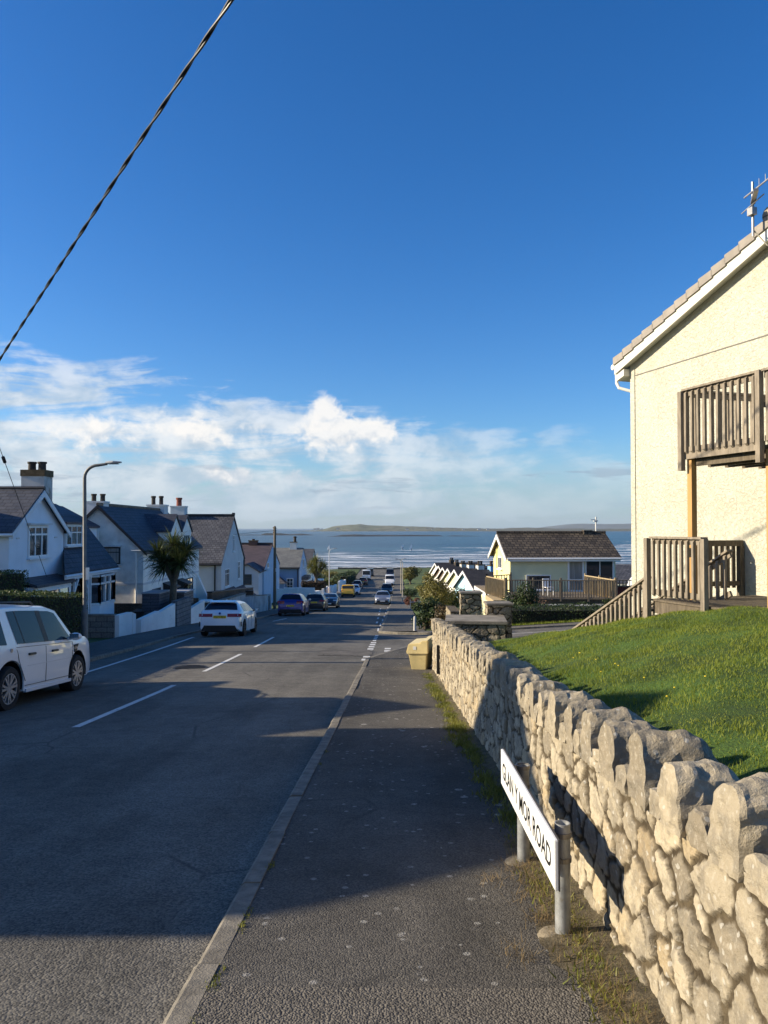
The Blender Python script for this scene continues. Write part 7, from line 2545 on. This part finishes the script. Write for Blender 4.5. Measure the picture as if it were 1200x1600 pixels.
shrub('shrub', 'dark green shrub at the far corner of the junction, by the garden wall end', 1.95, 36.5, Gf(36) - .1, 1.15, 1.2, 1.6, 4800, .11, M_SHRUB, seed=2)
shrub('shrub', 'dark red tinged shrub left of the rear gate pier', 2.75, 31.5, Gf(34) + .30, .95, .9, 1.3, 3400, .10, mat_leaf('red_tinged_leaf', (.016, .03, .01), (.11, .065, .025), .15, 2.2), seed=3)
shrub('shrub', 'tall straw coloured bushy shrub beyond the dark corner shrub', 3.35, 50, Gf(50) - .1, 1.3, 1.6, 3.1, 5200, .14, M_OLIVE, seed=4)
shrub('shrub', 'olive shrub overhanging the right pavement behind the straw coloured one', 4.6, 58, Gf(58) - .1, 1.8, 1.8, 2.3, 3600, .16, M_TREEL, seed=14)
shrub('shrub', 'round rust red shrub on the right verge', 2.75, 74, Gf(74), .95, 1.0, 1.15, 1800, .13, M_RUST, seed=5)
shrub('shrub', 'yellow green bush in the right verge beyond the rust red shrub', 5.0, 96, Gf(96), 1.5, 1.5, 1.8, 2000, .18, M_OLIVE, seed=6)
shrub('shrub', 'low dark bush in the right verge by the lamp posts', 3.6, 104, Gf(104), 1.4, 2.2, 1.3, 1800, .18, M_SHRUB, seed=7)
shrub('tree', 'round topped small tree on the right verge near the sea', 5.2, 150, Gf(150), 2.3, 2.3, 3.9, 4200, .26, M_OLIVE, 'tree', 22, .2, seed=8)
shrub('shrub', 'dark round bush in front of the raised timber deck', 7.0, 37.4, -3.5, 1.2, .95, 2.5, 7000, .10, M_SHRUB, seed=9)
shrub('shrub', 'reddish twiggy shrub beside the dark round bush at the deck', 7.7, 38.6, -3.0, .8, .6, 1.35, 1100, .08, mat_leaf('twig_leaf', (.09, .05, .03), (.22, .13, .07), .2, 2), seed=10)
shrub('shrub', 'small green shrub at the right end of the clipped dark hedge', 11.3, 37.6, -3.1, .8, .6, 1.15, 1400, .09, M_HEDGE, seed=11)
for i, (x_, y_, s_, lab) in enumerate(((-10.5, 142, 2.0, 'bushy green shrub in the rough ground left of the street'), (-9.6, 165, 2.4, 'wide dark shrub in the rough ground near the shore'), (-14, 155, 2.8, 'dark shrub mass behind the far left house'), (-13.5, 185, 2.6, 'low olive shrub near the shore on the left'))):
    shrub('shrub', lab, x_, y_, Gf(y_) - .1, s_, s_ * 1.3, s_ * .9, 1600, .28, (M_TREEL, M_SHRUB, M_SHRUB, M_OLIVE)[i], seed=20 + i)
shrub('shrub', 'low green shrub row along the right verge by the gabled bungalows', 6.4, 120, Gf(120), 1.6, 5.0, 1.3, 2200, .22, M_TREEL, seed=31)


def cordyline(label, x, y, z, h, heads, n, Lf, m, seed, lean=(0, 0)):
    r = np.random.default_rng(seed)
    t = thing('cabbage_palm', label, 'palm', (x, y, z))
    tr = MB()
    fork = h * .48
    tr.tube([(0, 0, -.2), (.02, 0, fork * .5), (lean[0], lean[1], fork)], [h * .048, h * .036, h * .030], 10)
    V = []; F = []; tone = []
    dead = []
    for (dx, dy, hz_) in heads:
        top = Vector((dx, dy, hz_))
        tr.tube([(lean[0], lean[1], fork * .92), (dx * .55, dy * .55, (fork + hz_) / 2), tuple(top)], [h * .028, h * .022, h * .018], 8)
        for i in range(n):
            az_ = r.uniform(0, 2 * np.pi)
            pol = np.arccos(r.uniform(-.62, .98))
            d0 = np.array([np.sin(pol) * np.cos(az_), np.sin(pol) * np.sin(az_), np.cos(pol)])
            L_ = Lf * r.uniform(.75, 1.15)
            w = .028 * Lf / .9 * r.uniform(.8, 1.2) * 1.5
            side = np.cross(d0, [0, 0, 1.0]); side /= np.linalg.norm(side) + 1e-6
            side = side + r.normal(0, .3, 3)
            p = np.array(top) + d0 * .05 - np.array([0, 0, r.uniform(0, .22)])
            o = len(V)
            dd = d0.copy()
            ns = 4
            droop = r.uniform(.10, .42)
            tn = r.uniform(0, 1) * .75 + (.25 if d0[2] > .55 else 0)
            for k in range(ns + 1):
                ww = w * (1 - (k / ns) ** 2.2) * (.6 if k == 0 else 1) + .002
                V.append(p - side * ww * .5); V.append(p + side * ww * .5); tone += [tn, tn]
                p = p + dd * L_ / ns
                dd = dd + np.array([0, 0, -droop * (.4 + k * .35)]); dd /= np.linalg.norm(dd)
            for k in range(ns):
                F.append((o + 2 * k, o + 2 * k + 1, o + 2 * k + 3, o + 2 * k + 2))
    tr.build('trunk', M_BARK, t, 60)
    np_mesh('crown', np.array(V), np.array(F), m, t, tone=tone)
    return t


cordyline('cabbage palm with a dark spiky crown in the garden of the pebbledash house', -10.95, 39.2, Gf(39.2) - .1, 5.3, [(0, 0, 4.35), (-.72, -.2, 3.95), (.68, .1, 4.05), (.15, .5, 3.9), (-.3, -.55, 3.5), (.5, -.5, 3.4), (-.5, .4, 3.2)], 185, 1.05, M_CORD, 3, (.05, 0))
cordyline('sunlit golden green cabbage palm down the left side of the street', -9.1, 101.5, Gf(101) - .1, 6.3, [(0, 0, 5.2), (-.75, 0, 4.5), (.75, .2, 4.7), (.1, -.7, 4.3), (-.35, .6, 4.9), (1.15, -.2, 4.4), (-.5, -.4, 3.8)], 150, 1.05, M_CORD2, 5)

# fence posts and a small white bollard along the far right verge
t = thing('bollard', 'small grey marker post by the dark corner shrub', 'bollard', (1.42, 34.9, Gf(34.9)))
MB().lathe([(0, 0), (.07, 0), (.06, .60), (.04, .66), (0, .67)], (0, 0, 0), n=10).build('shaft', M_STK, t, 40)
t = thing('field_fence', 'low pale rail fence on the right verge below the lamp posts', 'fence', (3.4, 69, Gf(69)))
f_ = MB()
for i in range(5):
    f_.box(-1.0 + i * .7 - .04, -1.0 + i * .7 + .04, -.04, .04, -.1, .8)
f_.box(-1.05, 1.85, -.03, .03, .55, .64)
f_.build('rails', mat('grey_rail', (.42, .41, .38), .8, .1), t)

# ======================================================= windsurfers out on the bay
M_SAIL = mat('sail_white', (.82, .83, .85), .5, .03)
ws = None
for i, (px, v_) in enumerate(((515, 861), (630, 859), (643, 860.5))):
    yq = 15.5 * 1180 / (v_ - 826)
    xq = (px - 600) / 1180 * yq
    if ws is None:
        ws = thing('windsurfer', 'white sailed windsurfer alone on the sea left of the street end', 'windsurfer', (xq, yq, SEA))
        MB().prism([(-1.3, -.3, 0), (1.1, -.3, 0), (1.5, 0, .1), (1.1, .3, 0), (-1.3, .3, 0)], (0, 0, .14)).build('board', M_SAIL, ws)
        MB().prism([(.1, 0, .5), (-1.7, .1, 1.2), (-1.4, .1, 1.9), (-.2, 0, 4.2), (.15, 0, 4.3)], (0, .03, 0)).build('sail', M_SAIL, ws)
        rb = MB().tube([(-.55, -.45, .14), (-.5, -.55, .9), (-.55, -.65, 1.5), (-.5, -.68, 1.62)], [.12, .15, .17, .07], 8)
        rb.tube([(-.5, -.6, 1.4), (-.35, -.2, 1.35)], [.06, .04], 6)
        rb.lathe([(0, 0), (.09, .04), (.11, .13), (.07, .22), (0, .24)], (-.5, -.68, 1.6), n=10)
        rb.build('rider', M_DRIP, ws, 60)
    else:
        c_ = copy_tree(ws)
        c_.location = (xq, yq, SEA); c_.rotation_euler = (0, 0, R(20 * i))
        c_['label'] = ('', 'left of the two windsurfers side by side above the lamp posts', 'right of the two windsurfers side by side above the lamp posts')[i]
    
for o in bpy.data.objects:
    if o.type == 'EMPTY':
        o.empty_display_size = .2

# ======================================================= sea air over the bay: far land fades a little
hz_ = MB().box(-9000, 12000, -80, 13500, -16.0, 160.0)
mh = bpy.data.materials.new('sea_air'); mh.use_nodes = True
T = NT(mh.node_tree)
out = T.n('ShaderNodeOutputMaterial'); vp = T.n('ShaderNodeVolumePrincipled')
vp.inputs['Color'].default_value = (0.80, 0.88, 1.0, 1)
vp.inputs['Density'].default_value = 0.00003
vp.inputs['Anisotropy'].default_value = 0.2
T.t.links.new(vp.outputs[0], out.inputs['Volume'])
ho = hz_.build('haze', mh)
ho['kind'] = 'stuff'; ho['label'] = 'thin pale sea haze over the bay and the far headland'
